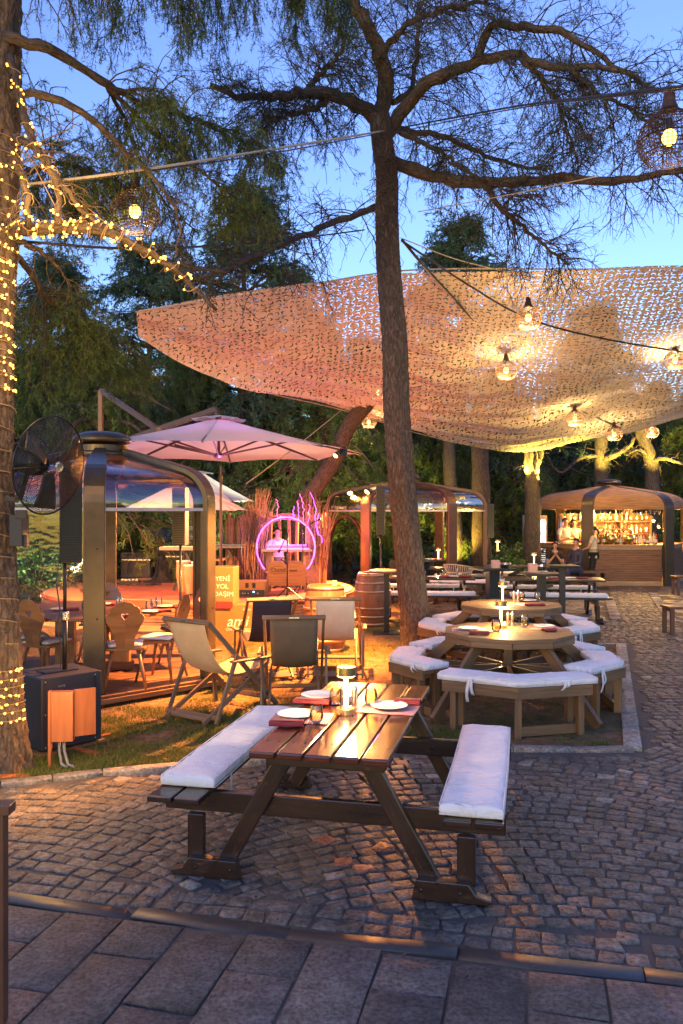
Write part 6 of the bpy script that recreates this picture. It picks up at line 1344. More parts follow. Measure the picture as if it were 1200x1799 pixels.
def sprout(C, Rd, m, L, k, rng, fwd=.6, droop=.35, wob=.12, up=.1, r=None, t0=.12, flat=1.0):
    """m children on every curve of C"""
    n, kk, _ = C.shape; t = rng.uniform(t0, 1, (n,m))*(kk-1.001); i = t.astype(int); f = (t-i)[...,None]; idx = np.arange(n)[:,None]
    P = C[idx,i]*(1-f)+C[idx,i+1]*f; T = nrm(C[idx,i+1]-C[idx,i]); rv = nrm(rng.normal(size=(n,m,3))*np.array([1,1,flat])); side = nrm(rv-(rv*T).sum(-1, keepdims=True)*T)
    D = nrm(side+T*fwd*rng.uniform(.4, 1.4, (n,m,1))+np.array([0,0,up])); tt = t/(kk-1); ln = L*rng.uniform(.45, 1.2, (n,m))*(1.1-.55*tt)
    out = [P]; d = D
    for j in range(1, k):
        d = nrm(d+rng.normal(size=d.shape)*wob+np.array([0,0,-droop/k*2])); out.append(out[-1]+d*(ln/(k-1))[...,None])
    C2 = np.stack(out, 2).reshape(n*m, k, 3); r0 = (Rd[idx,i]*.55) if r is None else np.full((n,m), r); R2 = r0.reshape(-1,1)*np.linspace(1, .35, k)[None]
    return C2, R2
def needles_np(C, per, ln, w, rng, spread=.9, up=.15):
    """narrow leaf triangles along curves"""
    n, k, _ = C.shape; t = rng.uniform(0, 1, (n,per))*(k-1.001); i = t.astype(int); f = (t-i)[...,None]; idx = np.arange(n)[:,None]; P = C[idx,i]*(1-f)+C[idx,i+1]*f; T = nrm(C[idx,i+1]-C[idx,i])
    D = nrm(T*.7+rng.normal(size=P.shape)*spread*.6+np.array([0,0,up])); S_ = nrm(np.cross(D, rng.normal(size=P.shape))); L = ln*rng.uniform(.6, 1.3, (n,per,1)); V = np.stack([P-S_*w, P+S_*w, P+D*L], 2).reshape(-1,3)
    base = rng.uniform(0, .6, (n,1))+rng.uniform(0, .3, (n,per)); return V, np.repeat(np.clip(base, 0, 1).reshape(-1), 3)
def limb_obj(limbs, name, mat, parent, n=26, sides=10, rough=.0, seed=0):
    mb = MB(); curves = []; rd = np.random.default_rng(seed)
    for pts, r0, r1 in limbs:
        c = cat_pts(pts, n); c[1:-1] += rd.normal(size=(n-2,3))*rough; rr = np.linspace(r0, r1, n)*(1+rd.normal(size=n)*.07); mb.tube([tuple(p) for p in c], list(rr), sides); curves.append((c, rr))
    o = mb.build(name, mat, parent, smooth=True); return o, curves
def stack(curves, k=26):
    return np.stack([c for c, r in curves]), np.stack([r for c, r in curves])
# ---------------------------------------------------------------- central leaning tree
rg = np.random.default_rng(21)
t = thing('pine_tree', 'tall central tree with leaning furrowed trunk and bare twiggy limbs', 'tree', G(735,1143)); b0 = t.location.copy()
def rel(pts): return [tuple(V3(p)-b0) for p in pts]
D0 = b0.y
tr = cat_pts([A(738,1150,D0), A(733,1110,D0), A(720,1000,D0-.05), A(706,860,D0-.1), A(697,720,D0-.15), A(694,600,D0-.2), A(684,480,D0-.25), A(680,380,D0-.3), A(680,310,D0-.3), A(672,250,D0-.3), A(667,205,D0-.3)], 70)
rr = np.interp(np.linspace(0, 1, 70), [0,.03,.08,.3,.6,.85,1], [.34,.24,.20,.185,.172,.15,.14])
def bark_trunk(path, radii, base, parent, seed, flare=.35):
    nR, K_ = 330, 110; f = np.linspace(0, len(path)-1.001, nR); i = f.astype(int); P = path[i]*(1-(f-i))[:,None]+path[i+1]*(f-i)[:,None]-np.array(base); R_ = np.interp(f, range(len(path)), radii); L = np.concatenate([[0], np.cumsum(np.linalg.norm(np.diff(P, axis=0), axis=1))])
    A_ = np.linspace(0, 2*PI, K_, endpoint=False)[None]+.10*np.sin(L*1.3)[:,None]; Lg = np.repeat(L[:,None], K_, 1); ax = (A_*R_[:,None].mean()/(2*PI))*0+np.repeat(np.arange(K_)[None], nR, 0)
    n1 = value_noise(ax+1.5*np.sin(Lg*9), Lg*60, 4.3, seed); n2 = value_noise(ax, Lg*60, 1.9, seed+1); n3 = value_noise(ax+3, Lg*10, 9., seed+2); rid = 1-np.abs(n1*2-1)*1.5
    rr_ = R_[:,None]*(1+.05*np.sin(A_*5+Lg*.9)*(1+4*np.exp(-Lg/.12)*flare)+.06*(n3-.5))+.013*rid+.008*(n2-.5)
    V = np.stack([P[:,None,0]+rr_*np.cos(A_), P[:,None,1]+rr_*np.sin(A_), np.repeat(P[:,2:3], K_, 1)], -1).reshape(-1,3); r = np.arange(nR-1)[:,None]*K_; c = np.arange(K_)[None]
    mesh_np('trunk', V, np.stack([r+c, r+(c+1) % K_, r+K_+(c+1) % K_, r+K_+c], -1).reshape(-1,4), M_['bark3'], parent, smooth=True)
bark_trunk(tr, rr, b0, t, 50)
T1 = [([A(668,220,11.8), A(678,150,11.7), A(668,95,11.5), A(645,45,11.3), A(620,0,11.2), A(600,-90,11)], .13, .07),
 ([A(665,210,11.8), A(640,190,11.6), A(590,168,11.3), A(540,163,11), A(480,170,10.6), A(420,168,10.2), A(370,150,10)], .11, .03),
 ([A(585,166,11.3), A(560,185,11.2), A(520,200,11.0), A(470,208,10.8)], .05, .02), ([A(540,163,11), A(560,130,11.2), A(590,105,11.4), A(610,60,11.6)], .045, .02),
 ([A(680,235,11.8), A(715,180,11.5), A(750,148,11.2), A(800,125,10.9), A(870,98,10.5), A(930,105,10.2), A(985,120,10), A(1040,115,9.8), A(1085,125,9.6)], .10, .03),
 ([A(835,112,10.7), A(850,65,10.6), A(868,45,10.5), A(920,48,10.3), A(975,55,10.1), A(1030,80,9.9), A(1100,130,9.7), A(1160,160,9.5)], .06, .02),
 ([A(690,285,11.8), A(740,300,11.6), A(800,315,11.3), A(870,322,11), A(950,315,10.6), A(1040,316,10.1), A(1110,316,9.7), A(1160,302,9.4), A(1215,298,9.1)], .095, .035),
 ([A(852,322,11), A(880,365,10.9), A(920,400,10.8), A(965,440,10.7), A(1000,465,10.6)], .04, .012), ([A(690,225,11.9), A(760,235,12.2), A(830,262,12.4), A(890,285,12.6), A(960,300,12.8)], .05, .02),
 ([A(665,362,11.9), A(620,378,11.2), A(560,402,10.4), A(500,428,9.6), A(440,452,8.9), A(385,474,8.3), A(345,490,8.0)], .05, .022),
 ([A(690,180,11.8), A(725,150,12.0), A(735,70,12.2), A(740,10,12.3), A(760,-60,12.4)], .045, .02), ([A(915,102,10.2), A(960,150,10.2), A(990,200,10.2), A(1000,270,10.2)], .035, .01),
 ([A(1000,118,9.9), A(1050,160,9.9), A(1120,200,9.8), A(1175,260,9.7)], .03, .01), ([A(700,230,11.9), A(770,265,11.4), A(820,300,11.1), A(880,330,10.8), A(935,350,10.6)], .04, .012), ([A(670,100,11.6), A(720,40,11.0), A(800,10,10.4), A(900,-10,10)], .05, .02)]
T1 = [(rel(p), a, b) for p, a, b in T1]
o, cv = limb_obj(T1, 'limbs', M_['bark'], t, rough=.014, seed=2, sides=14); C, Rd = stack(cv)
C1_, R1_ = sprout(C, Rd*.5, 44, 1.05, 9, rg, fwd=.7, droop=.35, wob=.14, r=.010, t0=.10); C2_, R2_ = sprout(C1_, R1_, 8, .44, 6, rg, fwd=.8, droop=.4, wob=.16, r=.0048); C3_, R3_ = sprout(C2_, R2_, 3, .17, 4, rg, fwd=.9, droop=.3, wob=.15, r=.0030)
for nm, (c, r) in (('boughs', (C1_, R1_)), ('twigs', (C2_, R2_)), ('fine_twigs', (C3_, R3_))):
    V, Q = tubes_np(c, r); tag(mesh_np(nm, V, Q, M_['twigbark'], t), kind='stuff')
sel = C3_[(C3_[:,0,2] > 6.2) & (rg.random(len(C3_)) < .8)]; V, T = needles_np(sel, 14, .045, .0018, rg, 1.1); tag(mesh_np('needles', V, np.arange(len(V)).reshape(-1,3), M_['needleblue'], t, tint=T), kind='stuff')
# trailing tangle around the fork
tg_ = []
for k in range(46):
    p0 = np.array(A(668+rg.uniform(-8,22), 235+rg.uniform(-60,60), D0-.5)); L = rg.uniform(.5, 2.0); tg_.append([tuple(np.array(p0)-np.array(b0)+np.array([.10*math.sin(j*.9+k)+.02*j*rg.uniform(-1,1), -.05, -L*j/9])) for j in range(10)])
V, Q = tubes_np(np.array(tg_), np.full((46,10), .004)); tag(mesh_np('trailing_twigs', V, Q, M_['twigbark'], t), kind='stuff')
MB().tube([tuple(V3(A(735+34*math.cos(a*PI/8), 1088+3*math.sin(a*PI/8), D0))*1-b0+V3((0,-.19*math.sin(a*PI/8)*1.0,0))) for a in range(17)], .007, 5).build('strap', M_['black'], t)
# ---------------------------------------------------------------- lit tree at the left edge
t = thing('lit_tree', 'left edge tree with rough trunk, green boughs and fairy lights wound round', 'tree', G(8,1352)); b1 = t.location.copy(); D1 = b1.y
tr = cat_pts([A(10,1360,D1), A(8,1320,D1), A(0,1200,D1), A(-8,1000,D1), A(-12,800,D1), A(-12,600,D1), A(-6,400,D1), A(-2,200,D1), A(2,0,D1), A(6,-150,D1)], 60); rr = np.interp(np.linspace(0, 1, 60), [0,.03,.1,.4,.7,1], [.20,.17,.152,.145,.15,.13])
bark_trunk(tr, rr, b1, t, 70)
rel1 = lambda pts: [tuple(V3(p)-b1) for p in pts]
LB = [([A(0,410,6.4), A(60,402,6.2), A(140,400,6.1), A(200,412,6.1), A(260,440,6.2), A(310,478,6.3), A(350,515,6.4), A(380,545,6.5)], .055, .012),
 ([A(18,100,6.3), A(40,190,6.1), A(62,260,6.0), A(98,315,6.0), A(104,395,6.0)], .035, .022), ([A(25,240,6.1), A(60,262,6.0), A(110,325,6.0), A(155,380,6.1), A(185,402,6.1)], .03, .016), ([A(20,260,6.1), A(42,320,6.0), A(50,370,6.0), A(48,402,6.1)], .03, .018),
 ([A(10,65,6.3), A(45,75,6.3), A(110,100,6.6), A(190,150,7.0), A(260,185,7.4), A(330,205,7.8), A(400,240,8.2)], .045, .012), ([A(20,170,6.2), A(60,165,6.2), A(120,185,6.3), A(180,225,6.5), A(240,285,6.6), A(295,340,6.7), A(315,400,6.8), A(312,450,6.8)], .035, .008),
 ([A(10,415,6.4), A(60,435,6.5), A(100,470,6.7), A(125,505,6.8)], .03, .008), ([A(60,402,6.2), A(110,395,6.3), A(180,398,6.6), A(240,440,6.8), A(330,470,7.1), A(400,478,7.4)], .03, .01),
 ([A(0,-60,6.6), A(120,-110,7.0), A(300,-130,7.6), A(480,-120,8.2), A(650,-90,8.8)], .07, .03), ([A(0,-20,6.4), A(40,-40,6.2), A(110,-60,6.0), A(200,-60,5.9)], .04, .02), ([A(0,430,6.4), A(40,460,6.8), A(80,520,7.2), A(150,590,7.8), A(230,600,8.4)], .03, .01), ([A(20,330,6.5), A(60,300,7), A(120,290,7.6), A(180,320,8.2)], .03, .01),
 ([A(190,150,7.0), A(240,205,7.3), A(310,270,7.6), A(390,330,7.9), A(450,385,8.2)], .022, .006), ([A(180,140,7.0), A(215,200,7.5), A(250,290,8.0), A(300,370,8.4), A(350,410,8.8)], .02, .006), ([A(330,205,7.8), A(390,225,8.2), A(440,260,8.6), A(480,290,9.0)], .016, .005)]
o, cv = limb_obj([(rel1(p), a, b) for p, a, b in LB], 'limbs', M_['bark'], t, rough=.008, seed=5); C, Rd = stack(cv)
def foliage(name, Cb, parent, m1, L1, m2, L2, m3, L3, per, ln, w, rng, droop=(.5,.9,.7), mat='needle', tw=True, flat=.6, up=.0):
    c1, r1 = sprout(Cb, np.full(Cb.shape[:2], .02), m1, L1, 8, rng, fwd=.5, droop=droop[0], wob=.10, r=.008, flat=flat, up=up); c2, r2 = sprout(c1, r1, m2, L2, 6, rng, fwd=.7, droop=droop[1], wob=.10, r=.004, flat=flat); c3, r3 = sprout(c2, r2, m3, L3, 4, rng, fwd=.9, droop=droop[2], wob=.1, r=.002)
    if tw:
        v1, q1 = tubes_np(c1, r1); v2, q2 = tubes_np(c2, r2); tag(mesh_np('twigs', np.concatenate([v1, v2]), np.concatenate([q1, q2+len(v1)]), M_['twigbark'], parent), kind='stuff')
    v2, t2 = needles_np(c2, per, ln, w, rng); v3, t3 = needles_np(c3, per, ln, w, rng); V = np.concatenate([v2, v3]); T = np.concatenate([t2, t3])
    return tag(mesh_np(name, V, np.arange(len(V)).reshape(-1,3), M_[mat], parent, tint=T), kind='stuff')
def sub(ix, a=0, b=26): return np.stack([cat_pts([tuple(p) for p in C[i][a:b][::3]], 26) for i in ix])
f1 = sub([4], 8, 26); foliage('needles', f1, t, 40, .80, 9, .42, 4, .16, 13, .046, .0028, rg, droop=(.9,1.2,.8))
f2 = sub([5], 9, 24); foliage('needles', f2, t, 7, .5, 5, .3, 3, .12, 9, .036, .0018, rg, droop=(.9,1.2,.8))
hang = sub([8, 8], 2, 26); hang[1] += np.array([.1,.6,.0]); foliage('needles', hang, t, 44, 1.0, 9, .50, 4, .16, 14, .046, .0028, rg, droop=(1.6,1.8,1.0))
f3 = sub([9], 0, 26); foliage('needles', f3, t, 10, .8, 5, .35, 3, .14, 10, .036, .0018, rg, droop=(1.2,1.4,1.0))
f4 = sub([11, 10], 4, 26); foliage('needles', f4, t, 46, .8, 9, .40, 5, .15, 14, .046, .0028, rg, droop=(.9,1.2,.8))
f5 = sub([12, 13, 14], 3, 26); foliage('needles', f5, t, 22, .60, 8, .38, 4, .15, 12, .046, .0028, rg, droop=(.7,1.0,.8))
cx = sub([0,1,2,3,6,7,5]); c1, r1 = sprout(cx, np.full(cx.shape[:2], .02), 12, .40, 7, rg, fwd=.6, droop=.5, wob=.16, r=.006); c2, r2 = sprout(c1, r1, 4, .16, 4, rg, r=.003); v1, q1 = tubes_np(c1, r1); v2, q2 = tubes_np(c2, r2); tag(mesh_np('bare_twigs', np.concatenate([v1, v2]), np.concatenate([q1, q2+len(v1)]), M_['bark'], t), kind='stuff')
# hanging dry sprig below the net corner, and a weeping bough in front of the far trees
# fairy lights
def fairy(name, label, pts, wire, nb, rad, seed, glow, ok=None):
    t = thing('fairy_lights', label, 'string lights', (0,0,0)); t.location = V3(pts[0]); b = V3(pts[0]); rd = random.Random(seed)
    MB().tube([V3(p)-b for p in pts], .0035, 4).build('wire', M_['wire'], t); me = None; n = len(pts)
    for i in range(nb):
        for _ in range(60):
            k = rd.uniform(0, n-1.01); j = int(k)
            if ok is None or ok(pts[j]): break
        p = V3(pts[j]).lerp(V3(pts[j+1]), k-j)-b+V3((rd.uniform(-.012,.012), -abs(rd.gauss(0,.010))-.008, rd.uniform(-.012,.012)))
        if me is None: o = MB().ball((0,0,0), .0085, 6).build('bulb', M_['fairy'], t, smooth=True); me = o; o.location = p
        else: o = me.copy(); COL.objects.link(o); o.parent = t; o.location = p
    for g, pw in glow: lamp_point('fairy_glow', g, pw, (1,.55,.16), .25)
    return t
def wrap(curve, rad, turns, n, seed, off=.012):
    rd = random.Random(seed); out = []
    for i in range(n):
        f = i/(n-1)*(len(curve)-1.001); j = int(f); c = curve[j]*(1-(f-j))+curve[j+1]*(f-j); T = nrm(curve[j+1]-curve[j]); X = nrm(np.cross(T, (0,1,.2))); Y = np.cross(X, T); a = turns*2*PI*i/(n-1)+.25*math.sin(i*.7); r = (np.interp(f, range(len(curve)), rad) if hasattr(rad, '__len__') else rad)+off*rd.uniform(.6,1.6)
        out.append(tuple(c+X*math.cos(a)*r+Y*math.sin(a)*r))
    return out
front = lambda p: p[1] < D1+.04 and p[0] > (-8-600)*D1/F
up_ = np.array([cat_pts([A(-10,700,D1), A(-12,560,D1), A(-6,400,D1), A(-3,240,D1)], 40)])[0]; lowt = cat_pts([A(3,1270,D1), A(-2,1170,D1)], 12); mid = cat_pts([A(-2,1150,D1), A(-8,1000,D1), A(-12,860,D1), A(-12,700,D1)], 30)
fairy('a', 'fairy lights wound thickly round the upper trunk at the left edge', wrap(up_, .150, 17, 420, 1), .003, 100, .0, 1, [(A(50,330,5.75), 6), (A(45,520,5.75), 6), (A(45,640,5.75), 4)], front)
t = thing('wire_coil', 'unlit fairy light wire wound round the middle of the left trunk', 'cable', A(-2,1150,D1)); b = t.location.copy(); MB().tube([V3(p)-b for p in wrap(mid, .150, 12, 240, 4)], .0045, 4).build('wire', M_['wire'], t)
fairy('a2', 'second string of fairy lights wound round the upper left trunk', wrap(up_[:24], .150, 12, 320, 11), .003, 100, .0, 12, [], front)
fairy('b', 'fairy lights wound round the foot of the left trunk', wrap(lowt, .165, 7, 150, 2), .003, 44, .0, 3, [(A(80,1225,5.8), 13)], front)
cv_ = [c+np.array(b1) for c, r in cv]
br = [p for i in (0,) for p in wrap(cv_[i][:23], .045, 17, 300, 5, .01)]; fairy('c2', 'second string of fairy lights on the long branch, nearer its root', wrap(cv_[0][:15], .05, 11, 200, 15, .012), .003, 80, .0, 16, [])
fairy('c', 'fairy lights wound along the long branch pointing right', br, .003, 90, .0, 6, [(A(100,385,5.5), 5), (A(190,400,5.5), 6), (A(280,430,5.7), 6)])
br = wrap(cv_[1], .03, 8, 140, 7, .01)+wrap(cv_[2], .028, 8, 120, 8, .01)+wrap(cv_[3], .028, 6, 90, 9, .01); fairy('d', 'fairy lights on the three steep boughs by the left trunk', br, .003, 80, .0, 6, [(A(85,300,5.4), 4), (A(80,210,5.4), 3)])
# ---------------------------------------------------------------- background cedars
def cedar(name, h, r, z0, tiers, rng, mat, dens=1.0, weep=.5, ln=.16, w=.016, tr=.2, per=8, tier=4):
    """trunk, limbs and needle sprays for a big cedar, origin at its foot"""
    t = thing(name, 'x', 'tree'); mb = MB().tube([(0,0,0), (.05,.03,h*.3), (-.05,.05,h*.6), (0,0,h)], [tr,tr*.8,tr*.5,.02], 12); mb.build('trunk', M_['barkdark'], t, smooth=True)
    Cs = []
    for i in range(tiers):
        z = z0+(h-z0)*(i/tiers)**.9; L = r*(1-((z-z0)/(h-z0))**1.3)*rng.uniform(.75,1.15)+.3
        for k in range(rng.integers(tier, tier+3)):
            a = rng.uniform(0, 6.28); d = np.array([math.cos(a), math.sin(a), 0]); p = []
            for j in range(8): f = j/7; p.append(d*L*f+np.array([0,0,z+.10*L*math.sin(f*2.2)-weep*L*f*f*.45])+rng.normal(size=3)*.05)
            Cs.append(p)
    Cs = np.array(Cs); v0, q0 = tubes_np(Cs, np.linspace(.05,.012,8)[None]*np.ones((len(Cs),1)), 5)
    c1, r1 = sprout(Cs, np.full(Cs.shape[:2], .02), int(9*dens), .22*r+.35, 6, rng, fwd=.8, droop=.35+weep, wob=.08, r=.010, flat=.25, t0=.15); c2, r2 = sprout(c1, r1, 5, .34+weep*.15, 4, rng, fwd=.8, droop=.5+weep, wob=.1, r=.005, flat=.5)
    v1, q1 = tubes_np(c1, r1); tag(mesh_np('limbs', np.concatenate([v0, v1]), np.concatenate([q0, q1+len(v0)]), M_['twigbark'], t), kind='stuff')
    va, ta = needles_np(c1, per, ln, w, rng, .8); vb, tb = needles_np(c2, per, ln, w, rng, .8); V = np.concatenate([va, vb]); T = np.concatenate([ta, tb]); tag(mesh_np('crown', V, np.arange(len(V)).reshape(-1,3), M_[mat], t, tint=T), kind='stuff'); return t
g1 = np.random.default_rng(31)
cA = cedar('cedar_tree', 12.5, 4.3, 3.0, 15, g1, 'needleblue', weep=.10, ln=.13, w=.016, dens=1.7, tier=7, per=10)
cB = cedar('cedar_tree', 10.5, 4.2, 2.6, 22, g1, 'needle', weep=.95, ln=.20, w=.014, dens=1.2)
cC = cedar('cedar_tree', 7.5, 3.0, .9, 22, g1, 'needle', weep=1.1, ln=.20, w=.014, dens=1.1)
def atx(px, D): return V3(((px-600)*D/F, D, 0))
bgt = [(cA, 430, 24.5, .95, 'tiered cedar rising behind the net, left of the central trunk'), (cA, 265, 26, .86, 'tiered cedar behind the big left pendant lamp'), (cA, 812, 30, 1.02, 'tall cedar top showing above the net right of the trunk'), (cA, 1040, 36, .90, 'small cedar tip above the right part of the net'), (cA, 90, 27, .85, 'cedar behind the fan at the far left'), (cA, 650, 27, .62, 'shorter cedar hidden behind the central trunk'),
 (cB, 170, 19.5, .60, 'weeping cedar directly behind the near pavilion'), (cB, 330, 23.0, .66, 'weeping cedar above the smaller parasols'), (cB, 555, 23.5, .74, 'weeping cedar behind the purple arch'), (cB, 20, 22, .62, 'weeping cedar behind the left trunk'), (cB, 700, 27, .75, 'weeping cedar behind the red framed pavilion'), (cB, 880, 31, .72, 'weeping cedar between the far trunks'), (cB, 1010, 33, .72, 'weeping cedar behind the bar roof'), (cB, 1150, 34, .72, 'weeping cedar behind the right end of the bar'),
 (cC, 480, 25.5, .85, 'bushy low cedar left of the arch'), (cC, 250, 26, .9, 'bushy low cedar behind the small parasols'), (cC, 610, 28, .95, 'bushy low cedar behind the leaning orange trunk'), (cC, 775, 26.5, .80, 'bushy low cedar seen through the red framed pavilion'), (cC, 905, 27.5, .70, 'bushy low cedar between far trunk and bar'), (cC, 1230, 30, .9, 'bushy low cedar beyond the right edge of the bar'), (cC, 60, 24, .9, 'bushy low cedar low behind the fan'), (cC, 980, 36, 1.0, 'bushy low cedar far behind the bar'), (cC, 370, 29, 1.0, 'bushy low cedar far behind the stage'), (cC, 1090, 38, 1.0, 'bushy low cedar farthest behind the bar')]
used = set()
for i, (pr, px, D, sc, l) in enumerate(bgt):
    o = pr if pr.name not in used else dup(pr, scale=sc); used.add(pr.name); o.location = atx(px, D); o.scale = (sc,)*3; o.rotation_euler = (0,0,i*1.7); o['label'] = l; o['group'] = 'cedars around the terrace'
# bare trunks among them
def trunk(pts, r0, r1, label, m='bark', limbs=(), tw=True, seed=0):
    p0 = V3(pts[0]); t = thing('tree_trunk', label, 'tree', p0); c = cat_pts([tuple(V3(p)-p0) for p in pts], 24); MB().tube([tuple(p) for p in c], list(np.linspace(r0, r1, 24)*(1+.04*np.sin(np.arange(24)*1.3))), 16).build('trunk', M_[m], t, smooth=True)
    if limbs:
        o, cv = limb_obj([([tuple(V3(p)-p0) for p in P], a, b) for P, a, b in limbs], 'limbs', M_[m], t, 26, 8, .01, seed); Cc, Rr_ = stack(cv)
        if tw: c1, r1 = sprout(Cc, Rr_, 12, 1.1, 7, rg, fwd=.6, droop=.5, wob=.2, r=.012); c2, r2 = sprout(c1, r1, 3, .4, 4, rg, r=.006); v1, q1 = tubes_np(c1, r1); v2, q2 = tubes_np(c2, r2); tag(mesh_np('twigs', np.concatenate([v1, v2]), np.concatenate([q1, q2+len(v1)]), M_['twigbark'], t), kind='stuff')
    return t
trunk([G(934,1026), A(935,950,22.6), A(936,880,22.5), A(934,835,22.5)], .26, .20, 'lit forked trunk carrying the two yellow spot lamps', limbs=[([A(934,840,22.5), A(928,815,22.4), A(931,785,22.4), A(930,700,22.4)], .13, .10), ([A(936,840,22.5), A(942,815,22.5), A(953,780,22.6), A(965,700,22.7)], .13, .09)], seed=1)
trunk([G(845,1020), A(846,900,24), A(843,790,24), A(842,680,24)], .30, .22, 'straight dark trunk right of the red framed pavilion', 'barkdark')
trunk([A(803,1022,24.6), A(801,960,24.5), A(797,900,24.5), A(790,830,24.5), A(788,700,24.5)], .24, .16, 'pale speckled trunk seen through the red framed pavilion')
trunk([atx(1054,29), A(1056,850,29), A(1056,815,29), A(1055,740,29)], .30, .22, 'yellow lit trunk behind the middle of the bar roof', limbs=[([A(1055,810,29), A(1080,800,28.5), A(1105,785,28.2), A(1115,768,28)], .14, .05), ([A(1055,800,29), A(1020,805,28.5), A(985,830,28), A(960,800,28)], .08, .02)], seed=2)
trunk([atx(1146,29), A(1146,850,29), A(1142,805,29), A(1128,765,29), A(1120,720,29)], .32, .2, 'yellow lit trunk behind the right part of the bar roof', limbs=[([A(1142,812,29), A(1165,805,28.5), A(1200,815,28), A(1230,825,28)], .10, .03), ([A(1142,800,29), A(1120,790,28.6), A(1100,800,28.2)], .08, .02)], seed=3)
trunk([atx(505,20.5), A(530,900,20), A(560,850,19.6), A(590,800,19.2), A(615,745,18.8), A(650,705,18.4)], .24, .17, 'orange lit trunk leaning right above the red framed pavilion', limbs=[([A(600,780,19), A(560,790,18.6), A(520,830,18.3)], .04, .01)], seed=4)
trunk([atx(434,24), A(434,900,24), A(433,800,24), A(432,650,24)], .30, .24, 'dark trunk rising straight behind the stage palisade', 'barkdark')
trunk([atx(190,20), A(192,760,20), A(188,690,20), A(186,625,20)], .22, .07, 'dark trunk above the near pavilion roof cap', 'barkdark', limbs=[([A(190,760,20), A(150,735,19), A(120,760,18.2), A(90,800,17.6)], .07, .02), ([A(190,735,20), A(230,745,19), A(290,790,18.5)], .06, .02), ([A(188,700,20), A(240,690,19.5), A(300,720,19)], .05, .02)], seed=6)
trunk([atx(980,38), A(980,850,38), A(978,740,38)], .3, .25, 'dark far trunk just left of the bar roof', 'barkdark'); trunk([atx(720,33), A(722,850,33), A(720,700,33)], .3, .25, 'dark far trunk behind the middle of the red framed pavilion', 'barkdark')
# low leafy shrubs
def shrub(px, py_D, h, r, label, n=2600, mat='leaf'):
    p = atx(px, py_D); t = thing('shrub', label, 'shrub', p, 0, 'leafy shrubs'); rd = np.random.default_rng(int(px)); u = nrm(rd.normal(size=(n,3))); rad = rd.uniform(.45, 1, (n,1)); P = u*rad*np.array([r, r, h/2])*(1+.25*np.sin(u[:,:1]*9)+.2*np.cos(u[:,2:]*11))+np.array([0,0,h/2])
    D = nrm(u+rd.normal(size=(n,3))*.6); S_ = nrm(np.cross(D, rd.normal(size=(n,3)))); L = rd.uniform(.05,.10,(n,1)); V = np.stack([P, P+D*L*.5+S_*L*.28, P+D*L, P+D*L*.5-S_*L*.28], 1).reshape(-1,3); tag(mesh_np('foliage', V, np.arange(4*n).reshape(-1,4), M_[mat], t, tint=np.repeat(rd.random(n), 4)), kind='stuff')
    for k in range(5): MB().tube([(0,0,0), (r*.3*math.cos(k*1.3), r*.3*math.sin(k*1.3), h*.6)], .012, 5).build('stem', M_['twigbark'], t)
    return t
M_['leaf'] = tinted('glossy_shrub_leaves', (.02,.06,.015), (.07,.15,.03), (.16,.24,.06), rough=.4, scale=0, trans=.3)
for px, D, h, r, l in ((215,21.5,2.2,.9,'leafy shrub behind the left side of the stage'), (262,22.5,1.9,.8,'leafy shrub behind the music stand'), (150,20,2.0,.8,'leafy shrub behind the bronze pavilion post'), (714,21.9,1.9,.5,'bright green shrub between trunk and red pavilion post'), (905,23.5,1.1,.7,'small bright shrub near the bar left of the trunk'), (885,21.5,.9,.5,'low shrub beside the thick legged high table'), (640,25,2.4,1.0,'dark shrub seen through the pavilion arch'), (590,26,2.4,1.1,'dark shrub behind the palisade'), (1190,28,2.4,1.2,'dark shrub behind the right bar counter'), (60,17.5,1.5,.8,'dark shrub seen through the clear pavilion wall')): shrub(px, D, h, r, l)
# dark wooded rise, added to block the orange low sky
nx, ny = 90, 16; V = []; 
for j in range(ny+1):
    for i in range(nx+1):
        a = -1.15+2.3*i/nx; D = 44+j*4; V.append((math.sin(a)*D*1.1, math.cos(a)*D*1.1+4, 9.5*(1-math.exp(-j*.7))+(1.6*math.sin(i*.9+j)+1.0*math.sin(i*2.3+j*1.7)+.7*math.sin(i*4.9))*min(j, 3)/3-.2))
Q = [(j*(nx+1)+i, j*(nx+1)+i+1, (j+1)*(nx+1)+i+1, (j+1)*(nx+1)+i) for j in range(ny) for i in range(nx)]
M_['wood_hill'] = plain('wooded_slope', (.035,.05,.02), .95, c2=(.012,.018,.010), scale=.9, bmp=1, bd=.6); tag(mesh_np('added_wooded_hill', V, Q, M_['wood_hill'], smooth=True), kind='structure')
# ================================================================ flood lamps of the garden
def flood(p, tgt, power, col, label, ang=110, r=.06, blend=.6, size=.07, em=None):
    t = thing('flood_lamp', label, 'flood lamp', p, 0, 'garden flood lamps'); d = (V3(tgt)-V3(p)).normalized(); M = d.to_track_quat('-Z', 'Y').to_matrix()
    MB().lathe([(.001,.10), (size*.6,.09), (size,.0), (size*1.05,-.02), (size*.95,-.02), (size*.9,.0)], n=20, M=M).build('housing', M_['black'], t, smooth=True)
    MB().lathe([(.001,-.004), (size*.88,-.004)], n=20, M=M).build('lens', em or M_['floodlens'], t)
    lamp_spot('flood_light', V3(p)+d*.06, tgt, power, col, ang, r, blend); return t
M_['floodlens'] = emis('flood_lens', (1.0,.50,.12), 2.2); M_['floodyellow'] = emis('flood_lens_yellow', (1.0,.80,.12), 2.2)
OR = (1.0,.34,.07)
flood(A(601,797,10.9), (-1.2,11.3,0), 1300, OR, 'orange flood lamp shining from the right tip of the large parasol', 100)
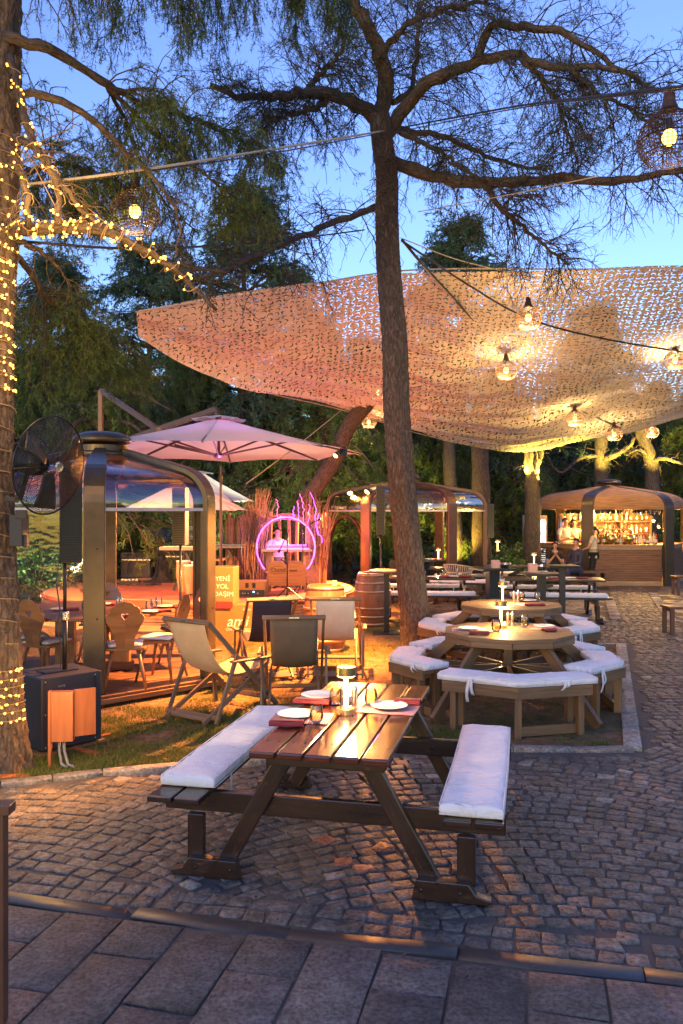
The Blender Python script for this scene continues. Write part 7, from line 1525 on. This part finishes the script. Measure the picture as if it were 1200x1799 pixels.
flood(A(615,866,19.3), (.3,16.6,0), 900, OR, 'left orange lamp under the roof rim of the red pavilion', 105); flood(A(645,864,18.6), (-1.2,16.6,.4), 900, OR, 'right orange lamp under the roof rim of the red pavilion', 105)
flood(V3((-4.9,13.6,3.1)), (-3.6,15.6,.4), 800, OR, 'added orange flood lamp hidden behind the near pavilion roof', 105)  # unseen lamp, added to brighten the stage
flood(A(590,800,10.75), (-2.1,7.9,0), 1500, OR, 'added second smaller orange flood lamp just left of the parasol tip lamp', 44, size=.04)  # extra lamp added to light the near lawn and beige deck chair
YG = (1.0,.72,.10)
flood(A(919,847,22.2), (4.6,22.4,8), 260, YG, 'left yellow spot lamp on the forked trunk', 120, em=M_['floodyellow']); flood(A(951,847,22.3), (5.9,22.8,8), 260, YG, 'right yellow spot lamp on the forked trunk', 120, em=M_['floodyellow'])
for p, tg, pw, l in ((V3((9.0,27.6,2.9)), (9.1,29,7), 420, 'uplight at the trunk behind the middle of the bar'), (V3((10.7,27.6,2.9)), (10.9,29,7), 420, 'uplight at the trunk behind the right of the bar'), (V3((3.0,23.6,.2)), (3.5,25.5,5), 320, 'added ground uplight below the weeping cedar behind the red pavilion'), (V3((.3,21.6,.2)), (1.0,25,5), 200, 'added ground uplight behind the palisade')):
    flood(p, tg, pw, YG, l, 100, em=M_['floodyellow'])  # the two ground uplights are unseen, added to brighten the foliage
lamp_spot('added_parasol_violet', V3((-1.6,11.2,2.55)), (-1.7,11.3,3.3), 7, (.45,.2,1.0), 160, .05); lamp_spot('added_parasol_warm', V3((-1.0,12.6,1.0)), (-1.7,11.2,3.0), 26, (1,.66,.45), 90, .1)  # coloured lights without fittings, added to brighten the parasol

for p, tg, pw, l in ((V3((-6.2,15.6,.15)), (-5.4,20,6.5), 150, 'added ground uplight behind the near pavilion'), (V3((-9.5,18.5,.15)), (-9.5,23,6), 150, 'added ground uplight at the far left among the cedars'), (V3((-3.4,20.6,.15)), (-3.2,24.5,7), 220, 'added ground uplight behind the stage')):
    flood(p, tg, pw, (.95,.95,.62), l, 110)  # unseen uplights added to lift the dark background trees
bpy.context.view_layer.update()
